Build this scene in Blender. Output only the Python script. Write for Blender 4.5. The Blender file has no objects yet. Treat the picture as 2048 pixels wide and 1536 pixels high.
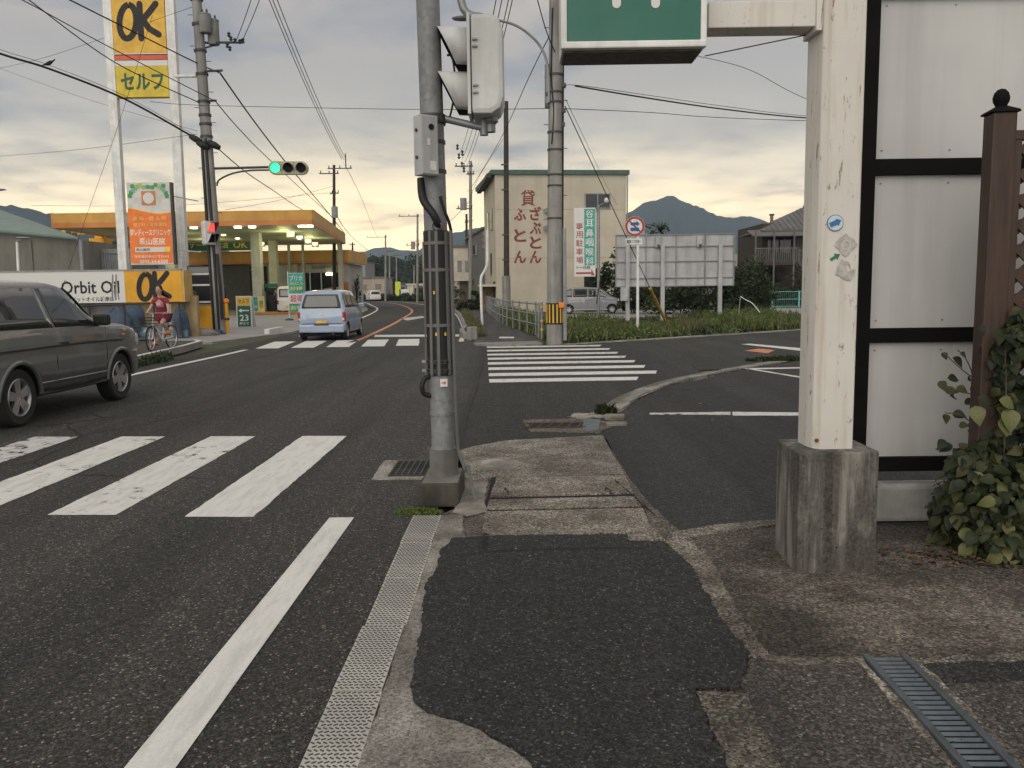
import bpy, bmesh, math, random
from mathutils import Vector, Matrix, Euler
random.seed(7)
PI = math.pi
S = bpy.context.scene
COL = S.collection
# ------------------------------------------------------------------ camera
F, TH, PH, PS, H = 1680.0, math.radians(6.45), -.013, .0075, 1.5
_r0 = Vector((math.cos(PS), math.sin(PS), 0))
_f = Vector((-math.sin(PS)*math.cos(TH), math.cos(PS)*math.cos(TH), -math.sin(TH)))
_u0 = _r0.cross(_f)
_r = _r0*math.cos(PH) + _u0*math.sin(PH)
_u = _u0*math.cos(PH) - _r0*math.sin(PH)
CAM = Vector((0, 0, H))
cd = bpy.data.cameras.new('camera'); cam = bpy.data.objects.new('camera', cd); COL.objects.link(cam)
cam.matrix_world = Matrix(((_r.x, _u.x, -_f.x, 0), (_r.y, _u.y, -_f.y, 0), (_r.z, _u.z, -_f.z, H), (0, 0, 0, 1)))
cd.sensor_width = 36; cd.lens = F/2048*36; cd.clip_end = 20000; cd.clip_start = .05
S.camera = cam
def ray(x, y): return _f + _r*((x-1024)/F) + _u*((768-y)/F)
def G(x, y, z=0.0):
    d = ray(x, y); p = CAM + d*((z-H)/d.z); return Vector((p.x, p.y, z))
def P(x, y, Y):
    d = ray(x, y); return CAM + d*(Y/d.y)
# ------------------------------------------------------------------ sky and sun
SUN_EL, SUN_AZ = math.radians(28), math.radians(196)      # azimuth clockwise from +Y
W = bpy.data.worlds.new('World'); S.world = W; W.use_nodes = True
N = W.node_tree.nodes; L = W.node_tree.links; N.clear()
def nd(t, **k):
    n = N.new(t)
    for a, b in k.items(): setattr(n, a, b)
    return n
def mth(op, a, b=None, c=None):
    n = nd('ShaderNodeMath', operation=op)
    for i, v in enumerate((a, b, c)):
        if v is None: continue
        if isinstance(v, (int, float)): n.inputs[i].default_value = v
        else: L.new(v, n.inputs[i])
    return n.outputs[0]
def mixc(fac, a, b, bt='MIX'):
    n = nd('ShaderNodeMix', data_type='RGBA', blend_type=bt)
    for s, v in ((0, fac), (6, a), (7, b)):
        if isinstance(v, (int, float)): n.inputs[s].default_value = v
        elif isinstance(v, tuple): n.inputs[s].default_value = v + (1,)
        else: L.new(v, n.inputs[s])
    return n.outputs[2]
def ramp(fac, stops, interp='B_SPLINE'):
    n = nd('ShaderNodeValToRGB'); cr = n.color_ramp; cr.interpolation = interp
    while len(cr.elements) < len(stops): cr.elements.new(.5)
    for e, (p, c) in zip(cr.elements, stops):
        e.position = p; e.color = (c if isinstance(c, tuple) else (c, c, c)) + (1,)
    L.new(fac, n.inputs[0]); return n.outputs[0]
tc = nd('ShaderNodeTexCoord'); sp = nd('ShaderNodeSeparateXYZ'); L.new(tc.outputs['Generated'], sp.inputs[0])
sx, sy, sz = sp.outputs
zc = mth('MAXIMUM', sz, 0.0)
den = mth('ADD', zc, .10)
cb = nd('ShaderNodeCombineXYZ'); L.new(mth('DIVIDE', sx, den), cb.inputs[0]); L.new(mth('DIVIDE', sy, den), cb.inputs[1]); cb.inputs[2].default_value = 3.7
def noise(vec, scale, detail, rough, dist=0., off=0.):
    mp = nd('ShaderNodeMapping'); L.new(vec, mp.inputs[0]); mp.inputs['Location'].default_value = (off, off*.7, off*.3)
    n = nd('ShaderNodeTexNoise'); L.new(mp.outputs[0], n.inputs['Vector'])
    n.inputs['Scale'].default_value = scale; n.inputs['Detail'].default_value = detail
    n.inputs['Roughness'].default_value = rough; n.inputs['Distortion'].default_value = dist
    return n.outputs['Fac']
nA = noise(cb.outputs[0], .85, 8, .52, .4, 6.4)       # broad cloud masses
nB = noise(cb.outputs[0], 2.4, 7, .52, .2, 9.3)        # smaller puffs
nC = noise(cb.outputs[0], .7, 5, .5, 0, 2.2)          # breaks in the cover
# cloud deck: overcast law, brighter towards the zenith
deck = ramp(zc, [(0, (.62, .57, .51)), (.10, (.45, .46, .48)), (.20, (.32, .355, .41)), (.33, (.52, .485, .455)), (.6, (.72, .68, .63)), (1, (.80, .77, .72))])
sc_ = nd('ShaderNodeVectorMath', operation='SCALE'); L.new(deck, sc_.inputs[0]); sc_.inputs['Scale'].default_value = 1.0
shade = ramp(mth('ADD', mth('MULTIPLY', nA, .68), mth('MULTIPLY', nB, .32)), [(.36, (.50, .58, .73)), (.45, (.74, .80, .91)), (.51, (1.02, 1.0, .99)), (.57, (1.40, 1.28, 1.17)), (.66, (1.85, 1.60, 1.38))])
deckc = mixc(1.0, sc_.outputs[0], shade, 'MULTIPLY')
# bright clear band low over the horizon, warmest towards the set sun
gd = Vector((math.sin(math.radians(-9)), math.cos(math.radians(-9)), 0))
az = mth('ADD', mth('MULTIPLY', sx, gd.x), mth('MULTIPLY', sy, gd.y))
azf = ramp(az, [(0, 0.0), (.80, .25), (.93, .72), (1, 1.0)])
glow = mixc(azf, (1.7, 1.66, 1.54), (2.3, 2.05, 1.42))
lowf = ramp(zc, [(0, 1.0), (.06, .95), (.11, .55), (.17, .14), (.25, 0.0)])
brk = ramp(mth('ADD', mth('MULTIPLY', nB, .5), mth('MULTIPLY', nC, .5)), [(.34, 0.0), (.45, .6), (.56, 1.0)])
lowm = mth('MULTIPLY', lowf, mth('ADD', mth('MULTIPLY', brk, .85), .15))
cl = mixc(lowm, deckc, glow)
sky = nd('ShaderNodeTexSky', sky_type='NISHITA', sun_disc=False, sun_elevation=SUN_EL, sun_rotation=SUN_AZ)
sks = nd('ShaderNodeVectorMath', operation='SCALE'); L.new(sky.outputs[0], sks.inputs[0]); sks.inputs['Scale'].default_value = .03
final = mixc(.93, sks.outputs[0], cl)
bg = nd('ShaderNodeBackground'); L.new(final, bg.inputs[0]); bg.inputs[1].default_value = 1.08
L.new(bg.outputs[0], nd('ShaderNodeOutputWorld').inputs[0])
sl = bpy.data.lights.new('sun', 'SUN'); sl.energy = 1.6; sl.angle = math.radians(60); sl.color = (1, .94, .86)
so = bpy.data.objects.new('sun', sl); COL.objects.link(so)
sd = Vector((math.sin(SUN_AZ)*math.cos(SUN_EL), math.cos(SUN_AZ)*math.cos(SUN_EL), math.sin(SUN_EL)))
so.rotation_euler = sd.to_track_quat('Z', 'Y').to_euler(); so.location = (0, 0, 30)
S.view_settings.view_transform = 'Standard'; S.view_settings.look = 'None'
S.view_settings.exposure = 0.0; S.view_settings.gamma = 1; S.view_settings.use_curve_mapping = False
# ------------------------------------------------------------------ materials
MATS = {}
class NT:
    def __init__(s, name):
        s.m = bpy.data.materials.new(name); s.m.use_nodes = True; s.n = s.m.node_tree.nodes; s.l = s.m.node_tree.links
        s.b = s.n['Principled BSDF']; s.out = s.n['Material Output']; s.tc = s.n.new('ShaderNodeTexCoord').outputs['Object']
        MATS[name] = s.m
    def set(s, sock, v):
        if isinstance(v, bpy.types.NodeSocket): s.l.new(v, sock)
        elif isinstance(v, tuple): sock.default_value = v + (1,) if len(v) == 3 and sock.type == 'RGBA' else v
        else: sock.default_value = v
    def P(s, **k):
        for a, v in k.items(): s.set(s.b.inputs[a.replace('_', ' ')], v)
    def mp(s, scale=(1, 1, 1), loc=(0, 0, 0), rot=(0, 0, 0)):
        n = s.n.new('ShaderNodeMapping'); s.l.new(s.tc, n.inputs[0]); n.inputs['Scale'].default_value = scale
        n.inputs['Location'].default_value = loc; n.inputs['Rotation'].default_value = rot; return n.outputs[0]
    def noise(s, scale, detail=4, rough=.55, vec=None, dist=0):
        n = s.n.new('ShaderNodeTexNoise'); s.l.new(vec or s.tc, n.inputs['Vector'])
        n.inputs['Scale'].default_value = scale; n.inputs['Detail'].default_value = detail
        n.inputs['Roughness'].default_value = rough; n.inputs['Distortion'].default_value = dist; return n.outputs['Fac']
    def voro(s, scale, feat='F1', out='Distance', vec=None):
        n = s.n.new('ShaderNodeTexVoronoi'); n.feature = feat; s.l.new(vec or s.tc, n.inputs['Vector'])
        n.inputs['Scale'].default_value = scale; return n.outputs[out]
    def wave(s, scale, vec=None, dist=0, d='X', prof='SIN'):
        n = s.n.new('ShaderNodeTexWave'); n.bands_direction = d; n.wave_profile = prof; s.l.new(vec or s.tc, n.inputs['Vector'])
        n.inputs['Scale'].default_value = scale; n.inputs['Distortion'].default_value = dist; return n.outputs['Fac']
    def ramp(s, f, stops, interp='LINEAR'):
        n = s.n.new('ShaderNodeValToRGB'); cr = n.color_ramp; cr.interpolation = interp
        while len(cr.elements) < len(stops): cr.elements.new(.5)
        for e, (p, c) in zip(cr.elements, stops): e.position = p; e.color = (c if isinstance(c, tuple) else (c, c, c)) + (1,)
        s.l.new(f, n.inputs[0]); return n.outputs[0]
    def mix(s, f, a, b, bt='MIX'):
        n = s.n.new('ShaderNodeMix'); n.data_type = 'RGBA'; n.blend_type = bt
        s.set(n.inputs[0], f); s.set(n.inputs[6], a); s.set(n.inputs[7], b); return n.outputs[2]
    def math(s, op, a, b=0.):
        n = s.n.new('ShaderNodeMath'); n.operation = op; s.set(n.inputs[0], a); s.set(n.inputs[1], b); return n.outputs[0]
    def bump(s, h, strength=.3, dist=.01):
        n = s.n.new('ShaderNodeBump'); s.l.new(h, n.inputs['Height']); n.inputs['Strength'].default_value = strength
        n.inputs['Distance'].default_value = dist; s.l.new(n.outputs[0], s.b.inputs['Normal']); return n
    def island(s):
        return s.n.new('ShaderNodeNewGeometry').outputs['Random Per Island']
    def xyz(s, i):
        n = s.n.new('ShaderNodeSeparateXYZ'); s.l.new(s.tc, n.inputs[0]); return n.outputs[i]
def M(name, col, rough=.6, metal=0., var=.12, vs=3., bump=0., bs=40., dirt=0., coat=0., spec=.4):
    """plain painted / cast / metal surface with uneven tone"""
    if name in MATS: return MATS[name]
    t = NT(name); a = tuple(max(0, c*(1-var)) for c in col); b = tuple(min(1, c*(1+var)) for c in col)
    c = t.ramp(t.noise(vs, 6, .6), [(.38, a), (.62, b)])
    if dirt:
        v = t.mp((3, 3, .25)); c = t.mix(t.ramp(t.noise(vs*.8, 5, .6, v), [(.45, 0.), (.66, dirt)]), c, tuple(x*.32 for x in col))
    t.P(Base_Color=c, Roughness=t.ramp(t.noise(vs*2.3, 4), [(.3, max(0, rough-.08)), (.7, min(1, rough+.08))]), Metallic=metal)
    t.b.inputs['Coat Weight'].default_value = coat; t.b.inputs['Coat Roughness'].default_value = .03
    t.b.inputs['Specular IOR Level'].default_value = spec
    if bump: t.bump(t.noise(bs, 5, .6), bump, .01)
    return t.m
def emis(name, col, st):
    t = NT(name); t.P(Base_Color=col, Emission_Color=col, Emission_Strength=st); return t.m
def asphalt(name, dark, lite, stone=.35, speck=.5, size=95, tint=(1, .965, .88), patch=.35):
    t = NT(name)
    cell = t.voro(size, 'F1', 'Color'); sepc = t.n.new('ShaderNodeSeparateColor'); t.l.new(cell, sepc.inputs[0])
    d = t.voro(size, 'F1', 'Distance')
    c0 = tuple(dark*x for x in tint); c1 = tuple(lite*x for x in tint)
    big = t.noise(.55, 5, .6); med = t.noise(6, 5, .6)
    base = t.ramp(t.math('ADD', t.math('MULTIPLY', big, .6), t.math('MULTIPLY', med, .4)), [(.36, tuple(x*.8 for x in c0)), (.5, c0), (.64, tuple(x*1.15 for x in c1))])
    base = t.mix(t.ramp(t.noise(38, 4, .7), [(.36, .55), (.62, 0.)]), base, tuple(x*.45 for x in c0))
    base = t.mix(t.ramp(t.noise(1.1, 6, .65, t.mp(loc=(7, 2, 0))), [(.56, 0.), (.70, .45)]), base, tuple(x*.55 for x in c0))
    stn = t.mix(t.ramp(sepc.outputs[0], [(.2, stone*.7), (1, stone)]), base, t.ramp(sepc.outputs[1], [(0, tuple(x*.25 for x in c0)), (.55, c1), (1, tuple(x*2.8 for x in c1))]))
    br = t.math('MULTIPLY', t.ramp(sepc.outputs[2], [(.965, 0.), (.985, 1.)]), speck)
    col = t.mix(br, stn, (.30, .28, .245))
    trk = t.noise(1., 5, .6, t.mp((.95, .035, 1), (.3, 0, 0))); col = t.mix(t.ramp(trk, [(.44, 0.), (.60, .8)]), col, (1.55, 1.53, 1.48), 'MULTIPLY')
    dv = t.n.new('ShaderNodeMix'); dv.data_type = 'VECTOR'; dv.inputs[0].default_value = .12; t.l.new(t.tc, dv.inputs[4]); nz = t.n.new('ShaderNodeTexNoise'); nz.inputs['Scale'].default_value = 1.4; nz.inputs['Detail'].default_value = 6; t.l.new(t.tc, nz.inputs['Vector']); t.l.new(nz.outputs['Color'], dv.inputs[5])
    ck = t.voro(.42, 'DISTANCE_TO_EDGE', 'Distance', dv.outputs[1]); ckm = t.math('MULTIPLY', t.ramp(ck, [(.0035, 1.), (.008, 0.)]), t.ramp(t.noise(.35, 3), [(.50, 0.), (.56, .8)])); col = t.mix(ckm, col, (.006, .006, .006))
    ln = t.noise(2.2, 7, .65, t.mp((1.2, .12, 1)))
    col = t.mix(t.ramp(ln, [(.48, 0.), (.64, patch*1.6)]), col, (1.5, 1.48, 1.44), 'MULTIPLY')
    t.P(Base_Color=col, Roughness=t.ramp(t.noise(25, 3), [(.3, .72), (.7, .92)])); t.b.inputs['Specular IOR Level'].default_value = .3
    h = t.math('ADD', t.math('MULTIPLY', d, -.7), t.noise(size*1.7, 3)); t.bump(h, .7, .006)
    return t.m
asphalt('asphalt_road', .0225, .033, .7, .55, 120)
asphalt('asphalt_side', .020, .029, .65, .45, 120)
asphalt('asphalt_patch', .018, .0265, .7, .4, 115, (1, .98, .94), .1)
asphalt('asphalt_lot', .021, .030, .55, .25, 120, (1, .98, .95), .2)
asphalt('asphalt_brown', .040, .060, .65, .5, 110, (1, .9, .8), .15)
asphalt('asphalt_walk', .042, .058, .4, .3, 70)
def aggregate(name, paste, stones, size=70, cover=.55, bump=.8, moss=.25):
    """exposed aggregate concrete"""
    t = NT(name); cell = t.voro(size, 'F1', 'Color'); sc = t.n.new('ShaderNodeSeparateColor'); t.l.new(cell, sc.inputs[0])
    d = t.voro(size); big = t.noise(1.3, 6, .62); med = t.noise(9, 5, .6)
    p = t.ramp(big, [(.37, tuple(x*.42 for x in paste)), (.5, paste), (.62, tuple(x*1.55 for x in paste))])
    n = len(stones); st = t.ramp(sc.outputs[0], [(i/n, c) for i, c in enumerate(stones)], 'CONSTANT')
    f = t.math('MULTIPLY', t.ramp(t.math('ADD', t.math('MULTIPLY', sc.outputs[1], .6), t.math('MULTIPLY', med, .4)), [(.25, .2), (.45, 1.)]), min(1., cover*1.25))
    c = t.mix(f, p, st)
    c = t.mix(t.ramp(t.noise(.75, 6, .6, t.mp(loc=(2, 9, 4))), [(.44, .8), (.57, 0.)]), c, (.42, .41, .40), 'MULTIPLY')
    c = t.mix(t.ramp(t.noise(3.1, 6, .65, t.mp(loc=(1, 4, 8))), [(.42, .7), (.58, 0.)]), c, (.55, .54, .52), 'MULTIPLY')
    c = t.mix(t.ramp(t.noise(2.4, 6, .65, t.mp(loc=(5, 3, 1))), [(.50, 0.), (.60, moss)]), c, (.30, .29, .25), 'MULTIPLY')
    t.P(Base_Color=c, Roughness=.85); t.b.inputs['Specular IOR Level'].default_value = .3
    t.bump(t.math('ADD', t.math('MULTIPLY', d, -1.), t.noise(size*2, 3)), bump, .008); return t.m
STN = [(.20, .17, .14), (.09, .08, .07), (.30, .26, .21), (.14, .12, .105), (.05, .047, .043), (.24, .20, .165), (.11, .095, .08), (.38, .34, .29)]
aggregate('aggregate_slab', (.29, .265, .222), [tuple(min(.6, x*1.75) for x in c) for c in STN], 95, .75, .9, .35)
aggregate('aggregate_brown', (.150, .130, .107), [tuple(x*1.05 for x in c) for c in STN], 90, .7, .9, .4)
aggregate('aggregate_pale', (.42, .39, .34), [(.36, .34, .30), (.22, .20, .18), (.45, .43, .39), (.28, .26, .22), (.13, .12, .105)], 110, .6, .6, .12)
aggregate('mortar_pale', (.34, .31, .27), [(.38, .35, .31), (.28, .26, .23), (.3, .27, .24)], 60, .35, .4, .2)
aggregate('gravel', (.20, .19, .17), STN, 40, .9, 1., .1)
def mk_streak():
    t = NT('concrete_streaked'); v = t.mp((6, 6, .5))
    st = t.noise(1.6, 7, .65, v, .2); big = t.noise(3, 6, .6); fine = t.noise(60, 5, .7)
    c = t.ramp(st, [(.40, (.030, .027, .022)), (.5, (.082, .076, .065)), (.60, (.25, .237, .21))])
    c = t.mix(t.ramp(big, [(.47, 0.), (.58, .7)]), c, (.04, .036, .03))
    c = t.mix(t.ramp(t.noise(5, 8, .7, t.mp((1, 1, .5), (3, 1, 2))), [(.53, 0.), (.62, .55)]), c, (.23, .22, .19))
    c = t.mix(t.ramp(fine, [(.4, 0.), (.7, .5)]), c, (.17, .16, .14))
    pit = t.ramp(t.voro(16, 'F1'), [(.05, 1.), (.09, 0.)]); c = t.mix(pit, c, (.015, .014, .012))
    t.P(Base_Color=c, Roughness=.88); t.bump(t.math('ADD', t.math('MULTIPLY', pit, -1.5), fine), .5, .006)
mk_streak()
def paint(name, col, wear, sc=9., rough=.65, seed=0.):
    """thermoplastic road paint, flaking to show the asphalt below"""
    t = NT(name); v = t.mp(loc=(seed, seed*2, 0)); n1 = t.noise(sc, 9, .72, v); n2 = t.noise(1.2, 4, .6, v); n3 = t.noise(90, 3, .6, v)
    c = t.mix(t.ramp(n3, [(.35, .35), (.65, 0.)]), col, tuple(x*.62 for x in col))
    c = t.mix(t.ramp(t.noise(5, 6, .7, t.mp((3, .5, 1))), [(.45, 0.), (.62, .5)]), c, tuple(x*.6 for x in col))
    t.P(Base_Color=c, Roughness=rough); t.bump(n3, .4, .004)
    hole = t.math('ADD', t.math('MULTIPLY', n1, .72), t.math('MULTIPLY', n2, .28))
    fac = t.ramp(hole, [(wear-.02, 1.), (wear+.02, 0.)])
    tr = t.n.new('ShaderNodeBsdfTransparent'); mx = t.n.new('ShaderNodeMixShader'); t.l.new(fac, mx.inputs[0])
    t.l.new(t.b.outputs[0], mx.inputs[1]); t.l.new(tr.outputs[0], mx.inputs[2]); t.l.new(mx.outputs[0], t.out.inputs[0]); return t.m
paint('paint_new', (.72, .70, .66), .355, 10)
paint('paint_worn', (.70, .68, .63), .415, 7, .7, 3.)
paint('paint_faded', (.62, .60, .57), .455, 6, .7, 8.)
paint('paint_orange', (.62, .24, .10), .33, 8, .7, 5.)
def mk_rustpaint():
    t = NT('cream_paint_rusting'); v = t.mp((14, 14, 1.1)); n = t.noise(1.8, 9, .72, v); g = t.noise(2.1, 5, .6)
    c = t.ramp(g, [(.3, (.57, .545, .50)), (.7, (.66, .635, .59))])
    st = t.noise(2.2, 6, .6, t.mp((8, 8, .5))); c = t.mix(t.ramp(st, [(.52, 0.), (.72, .5)]), c, (.44, .34, .23))
    rust = t.ramp(n, [(.60, 0.), (.64, 1.)]); c = t.mix(rust, c, t.ramp(t.noise(70, 4), [(.3, (.10, .035, .012)), (.7, (.28, .12, .045))]))
    c = t.mix(t.ramp(t.noise(30, 6, .7, t.mp((1, 1, .4))), [(.625, 0.), (.67, .8)]), c, (.20, .12, .07))
    t.P(Base_Color=c, Roughness=.5); t.bump(n, .12, .004)
mk_rustpaint()
def mk_galv():
    t = NT('galvanised_steel'); c = t.ramp(t.voro(28, 'F1', 'Color'), [(.2, (.19, .20, .205)), (.8, (.26, .265, .27))])
    c = t.mix(t.ramp(t.noise(2.2, 6, .65, t.mp((2, 2, .5))), [(.42, 0.), (.72, .6)]), c, (.14, .145, .15))
    t.P(Base_Color=c, Roughness=.62, Metallic=.25)
mk_galv()
def leafmat(name, a, b, c=None, rough=.55, tr=.25, obj=False):
    t = NT(name); st = [(0, a), (.6, b)] + ([(1, c)] if c else [])
    col = t.mix(t.ramp(t.noise(14, 3), [(.3, .25), (.7, 0.)]), t.ramp(t.n.new('ShaderNodeObjectInfo').outputs['Random'] if obj else t.island(), st), tuple(x*.5 for x in a))
    t.P(Base_Color=col, Roughness=rough); t.b.inputs['Specular IOR Level'].default_value = .35
    tl = t.n.new('ShaderNodeBsdfTranslucent'); t.l.new(col, tl.inputs[0]); mx = t.n.new('ShaderNodeMixShader'); mx.inputs[0].default_value = tr
    t.l.new(t.b.outputs[0], mx.inputs[1]); t.l.new(tl.outputs[0], mx.inputs[2]); t.l.new(mx.outputs[0], t.out.inputs[0]); return t.m
leafmat('leaf_vine', (.012, .019, .008), (.028, .041, .014), (.085, .085, .026))
leafmat('leaf_single', (.012, .020, .008), (.034, .050, .016), (.085, .092, .028), .5, .35, True)
leafmat('leaf_hedge', (.018, .030, .012), (.042, .062, .022))
leafmat('leaf_weed', (.065, .10, .028), (.13, .175, .05), (.22, .225, .085))
leafmat('leaf_dry', (.15, .13, .06), (.10, .12, .04), (.22, .19, .10))
leafmat('leaf_moss', (.07, .12, .02), (.12, .18, .035), (.18, .22, .06))
leafmat('leaf_far', (.014, .022, .011), (.030, .042, .019))
def mk_ground():
    t = NT('field_soil'); c = t.ramp(t.noise(.25, 7, .65), [(.3, (.055, .05, .034)), (.5, (.06, .07, .03)), (.7, (.085, .09, .04))])
    t.P(Base_Color=c, Roughness=.95); t.bump(t.noise(12, 6, .7), .6, .05)
    t = NT('forest'); c = t.ramp(t.voro(.06, 'F1', 'Distance'), [(0, (.040, .056, .026)), (1, (.014, .022, .012))])
    c = t.mix(t.ramp(t.noise(.006, 6, .6), [(.35, .5), (.65, 0.)]), c, (.022, .036, .022))
    t.P(Base_Color=c, Roughness=1.); t.b.inputs['Specular IOR Level'].default_value = .05
    t = NT('lane_concrete'); c = t.ramp(t.noise(.8, 6, .6), [(.3, (.24, .23, .215)), (.7, (.33, .32, .30))]); t.P(Base_Color=c, Roughness=.9)
mk_ground()
def corrug(name, a, b, scale, d='X', grime=.5, vec=(1, 1, 1)):
    t = NT(name); w = t.wave(scale, t.mp(vec), 0, d); c = t.ramp(t.noise(1.2, 6, .65, t.mp((1.5, 1.5, .3))), [(.3, a), (.7, b)])
    c = t.mix(t.ramp(t.noise(.9, 7, .65), [(.45, 0.), (.75, grime)]), c, tuple(x*.35 for x in a)); t.P(Base_Color=c, Roughness=.6)
    t.bump(w, .9, .03); return t.m
corrug('sheet_grey', (.19, .20, .205), (.26, .27, .275), 2.6, 'X', .35)
corrug('sheet_green', (.20, .27, .235), (.26, .33, .29), 5.0, 'X', .2)
def mk_wall():
    t = NT('block_wall_stained'); z = t.xyz(2); n = t.noise(.9, 7, .65, t.mp((1.4, 1.4, .35)))
    c = t.ramp(n, [(.3, (.10, .095, .08)), (.7, (.20, .19, .16))]); t.P(Base_Color=c, Roughness=.9)
    t = NT('render_cream'); c = t.ramp(t.noise(.6, 6, .6), [(.38, (.45, .41, .325)), (.62, (.53, .485, .39))])
    c = t.mix(t.ramp(t.noise(1.1, 6, .65, t.mp((2.2, 2.2, .12))), [(.5, 0.), (.78, .35)]), c, (.33, .29, .21)); t.P(Base_Color=c, Roughness=.85); t.bump(t.noise(25, 4), .2, .01)
    t = NT('mortar_grey'); c = t.ramp(t.noise(.5, 7, .65), [(.3, (.13, .13, .13)), (.7, (.20, .198, .19))]); t.P(Base_Color=c, Roughness=.9)
    t = NT('window_glass'); t.P(Base_Color=(.02, .023, .026), Roughness=.08); t.b.inputs['Specular IOR Level'].default_value = .6
    t = NT('car_glass'); t.P(Base_Color=(.018, .02, .02), Roughness=.03, IOR=1.7); t.b.inputs['Specular IOR Level'].default_value = .6
    t = NT('wood_brown'); c = t.ramp(t.noise(5, 6, .6, t.mp((8, 8, .5))), [(.38, (.034, .017, .011)), (.62, (.058, .030, .019))]); t.P(Base_Color=c, Roughness=.6); t.bump(t.noise(9, 5, .6, t.mp((10, 10, .5))), .25, .004)
    t = NT('panel_offwhite'); c = t.ramp(t.noise(1.2, 5, .6), [(.3, (.50, .50, .495)), (.7, (.57, .57, .56))])
    c = t.mix(t.ramp(t.noise(.9, 6, .6, t.mp((5, 5, .3))), [(.48, 0.), (.75, .4)]), c, (.33, .325, .31)); t.P(Base_Color=c, Roughness=.45)
    t = NT('roof_tile_grey'); t.P(Base_Color=t.ramp(t.noise(1.5, 6, .6), [(.3, (.09, .09, .087)), (.7, (.15, .147, .14))]), Roughness=.7)
mk_wall()
M('white_paint', (.72, .72, .70), .45, dirt=.25); M('black_frame', (.006, .006, .006), .75, spec=.12); M('black_plastic', (.014, .014, .014), .55)
M('rubber', (.016, .016, .016), .8); M('dark_steel', (.06, .06, .06), .5, .3); M('grey_steel', (.25, .26, .27), .45, .4, dirt=.3)
M('signal_white', (.56, .57, .56), .45, dirt=.35, vs=2.); M('box_grey', (.42, .43, .43), .5, dirt=.3); M('grey_strip', (.13, .13, .125), .6, dirt=.3)
M('pole_concrete', (.27, .265, .25), .85, dirt=.6, vs=2., bump=.15); M('cable', (.012, .012, .013), .7); M('orange_plastic', (.75, .22, .03), .5)
M('yellow_fascia', (.56, .30, .06), .5, vs=.8, dirt=.15); M('orange_fascia', (.54, .20, .05), .5, vs=.8); M('yellow_wall', (.72, .36, .02), .55, dirt=.2, vs=1.)
M('sign_yellow', (.68, .40, .04), .45); M('sign_red', (.62, .10, .04), .45); M('sign_green', (.02, .115, .065), .45); M('sign_teal', (.05, .33, .27), .5); M('board_teal', (.012, .125, .088), .35, var=.04)
M('letter_black', (.012, .012, .012), .6); M('letter_red', (.22, .062, .045), .8, var=.25); M('letter_dgreen', (.015, .10, .06), .5); M('letter_yellow', (.75, .58, .12), .5)
M('sign_orange', (.78, .19, .03), .5); M('tan_wall', (.34, .25, .13), .7, dirt=.3); M('tarp_blue', (.04, .075, .125), .55, var=.35, bump=.6, bs=6.)
M('brown_steel', (.05, .042, .035), .8, dirt=.3); M('yellow_tube', (.42, .26, .05), .55, dirt=.3); M('teal_fence', (.16, .42, .38), .5)
M('stone_kerb', (.24, .23, .21), .9, bump=.4, dirt=.5); M('kerb_white', (.6, .59, .56), .8, bump=.3, dirt=.3); M('rust_iron', (.075, .05, .035), .85, .3, var=.4, vs=20.)
M('iron_grate', (.055, .055, .053), .7, .4, var=.3); M('dark_void', (.008, .008, .008), .95); M('signal_cream', (.40, .38, .28), .6, dirt=.3)
M('skin', (.45, .27, .19), .55, var=.06); M('shirt_maroon', (.22, .022, .055), .8, var=.2, vs=9.); M('hair_black', (.012, .010, .009), .5); M('cloth_blue', (.10, .16, .28), .85); M('cloth_dark', (.02, .021, .025), .9)
M('dark_wood', (.05, .04, .033), .85, dirt=.3); M('plate_yellow', (.75, .42, .03), .5); M('tail_red', (.35, .012, .012), .15, coat=.5); M('lamp_clear', (.55, .55, .52), .15, coat=.5)
M('suv_grey', (.115, .115, .113), .38, .15, var=.05, coat=1.); M('suv_clad', (.055, .055, .055), .5, .1, dirt=.2); M('car_blue', (.285, .35, .46), .4, .1, var=.03, coat=1.); M('car_silver', (.25, .255, .27), .4, .15, var=.03, coat=1.); M('car_white', (.72, .72, .71), .3, var=.03, coat=.5)
M('alloy', (.42, .42, .42), .35, .8, dirt=.3); M('house_brown', (.06, .045, .035), .8, dirt=.3); M('house_white', (.56, .52, .44), .8, dirt=.25, vs=1.); M('green_trim', (.06, .115, .10), .6); M('far_grey', (.25, .25, .27), .9); M('far_tan', (.36, .31, .25), .9)
M('sticker_blue', (.03, .14, .34), .4); M('sticker_green', (.02, .17, .08), .4); M('tape_grey', (.42, .40, .37), .6, var=.2, vs=40.); M('steel_blue_grey', (.13, .148, .16), .4, .55, var=.15, vs=8.)
t = NT('acrylic_white'); t.P(Base_Color=(.62, .62, .60), Roughness=.4)
emis('lamp_glow', (1, .95, .68), 7.); emis('lamp_warm', (1, .62, .25), 5.); emis('green_glow', (.03, 1, .28), 2.2); emis('red_glow', (1, .05, .03), 2.2); emis('shop_glow', (.75, .80, .55), .55)
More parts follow.
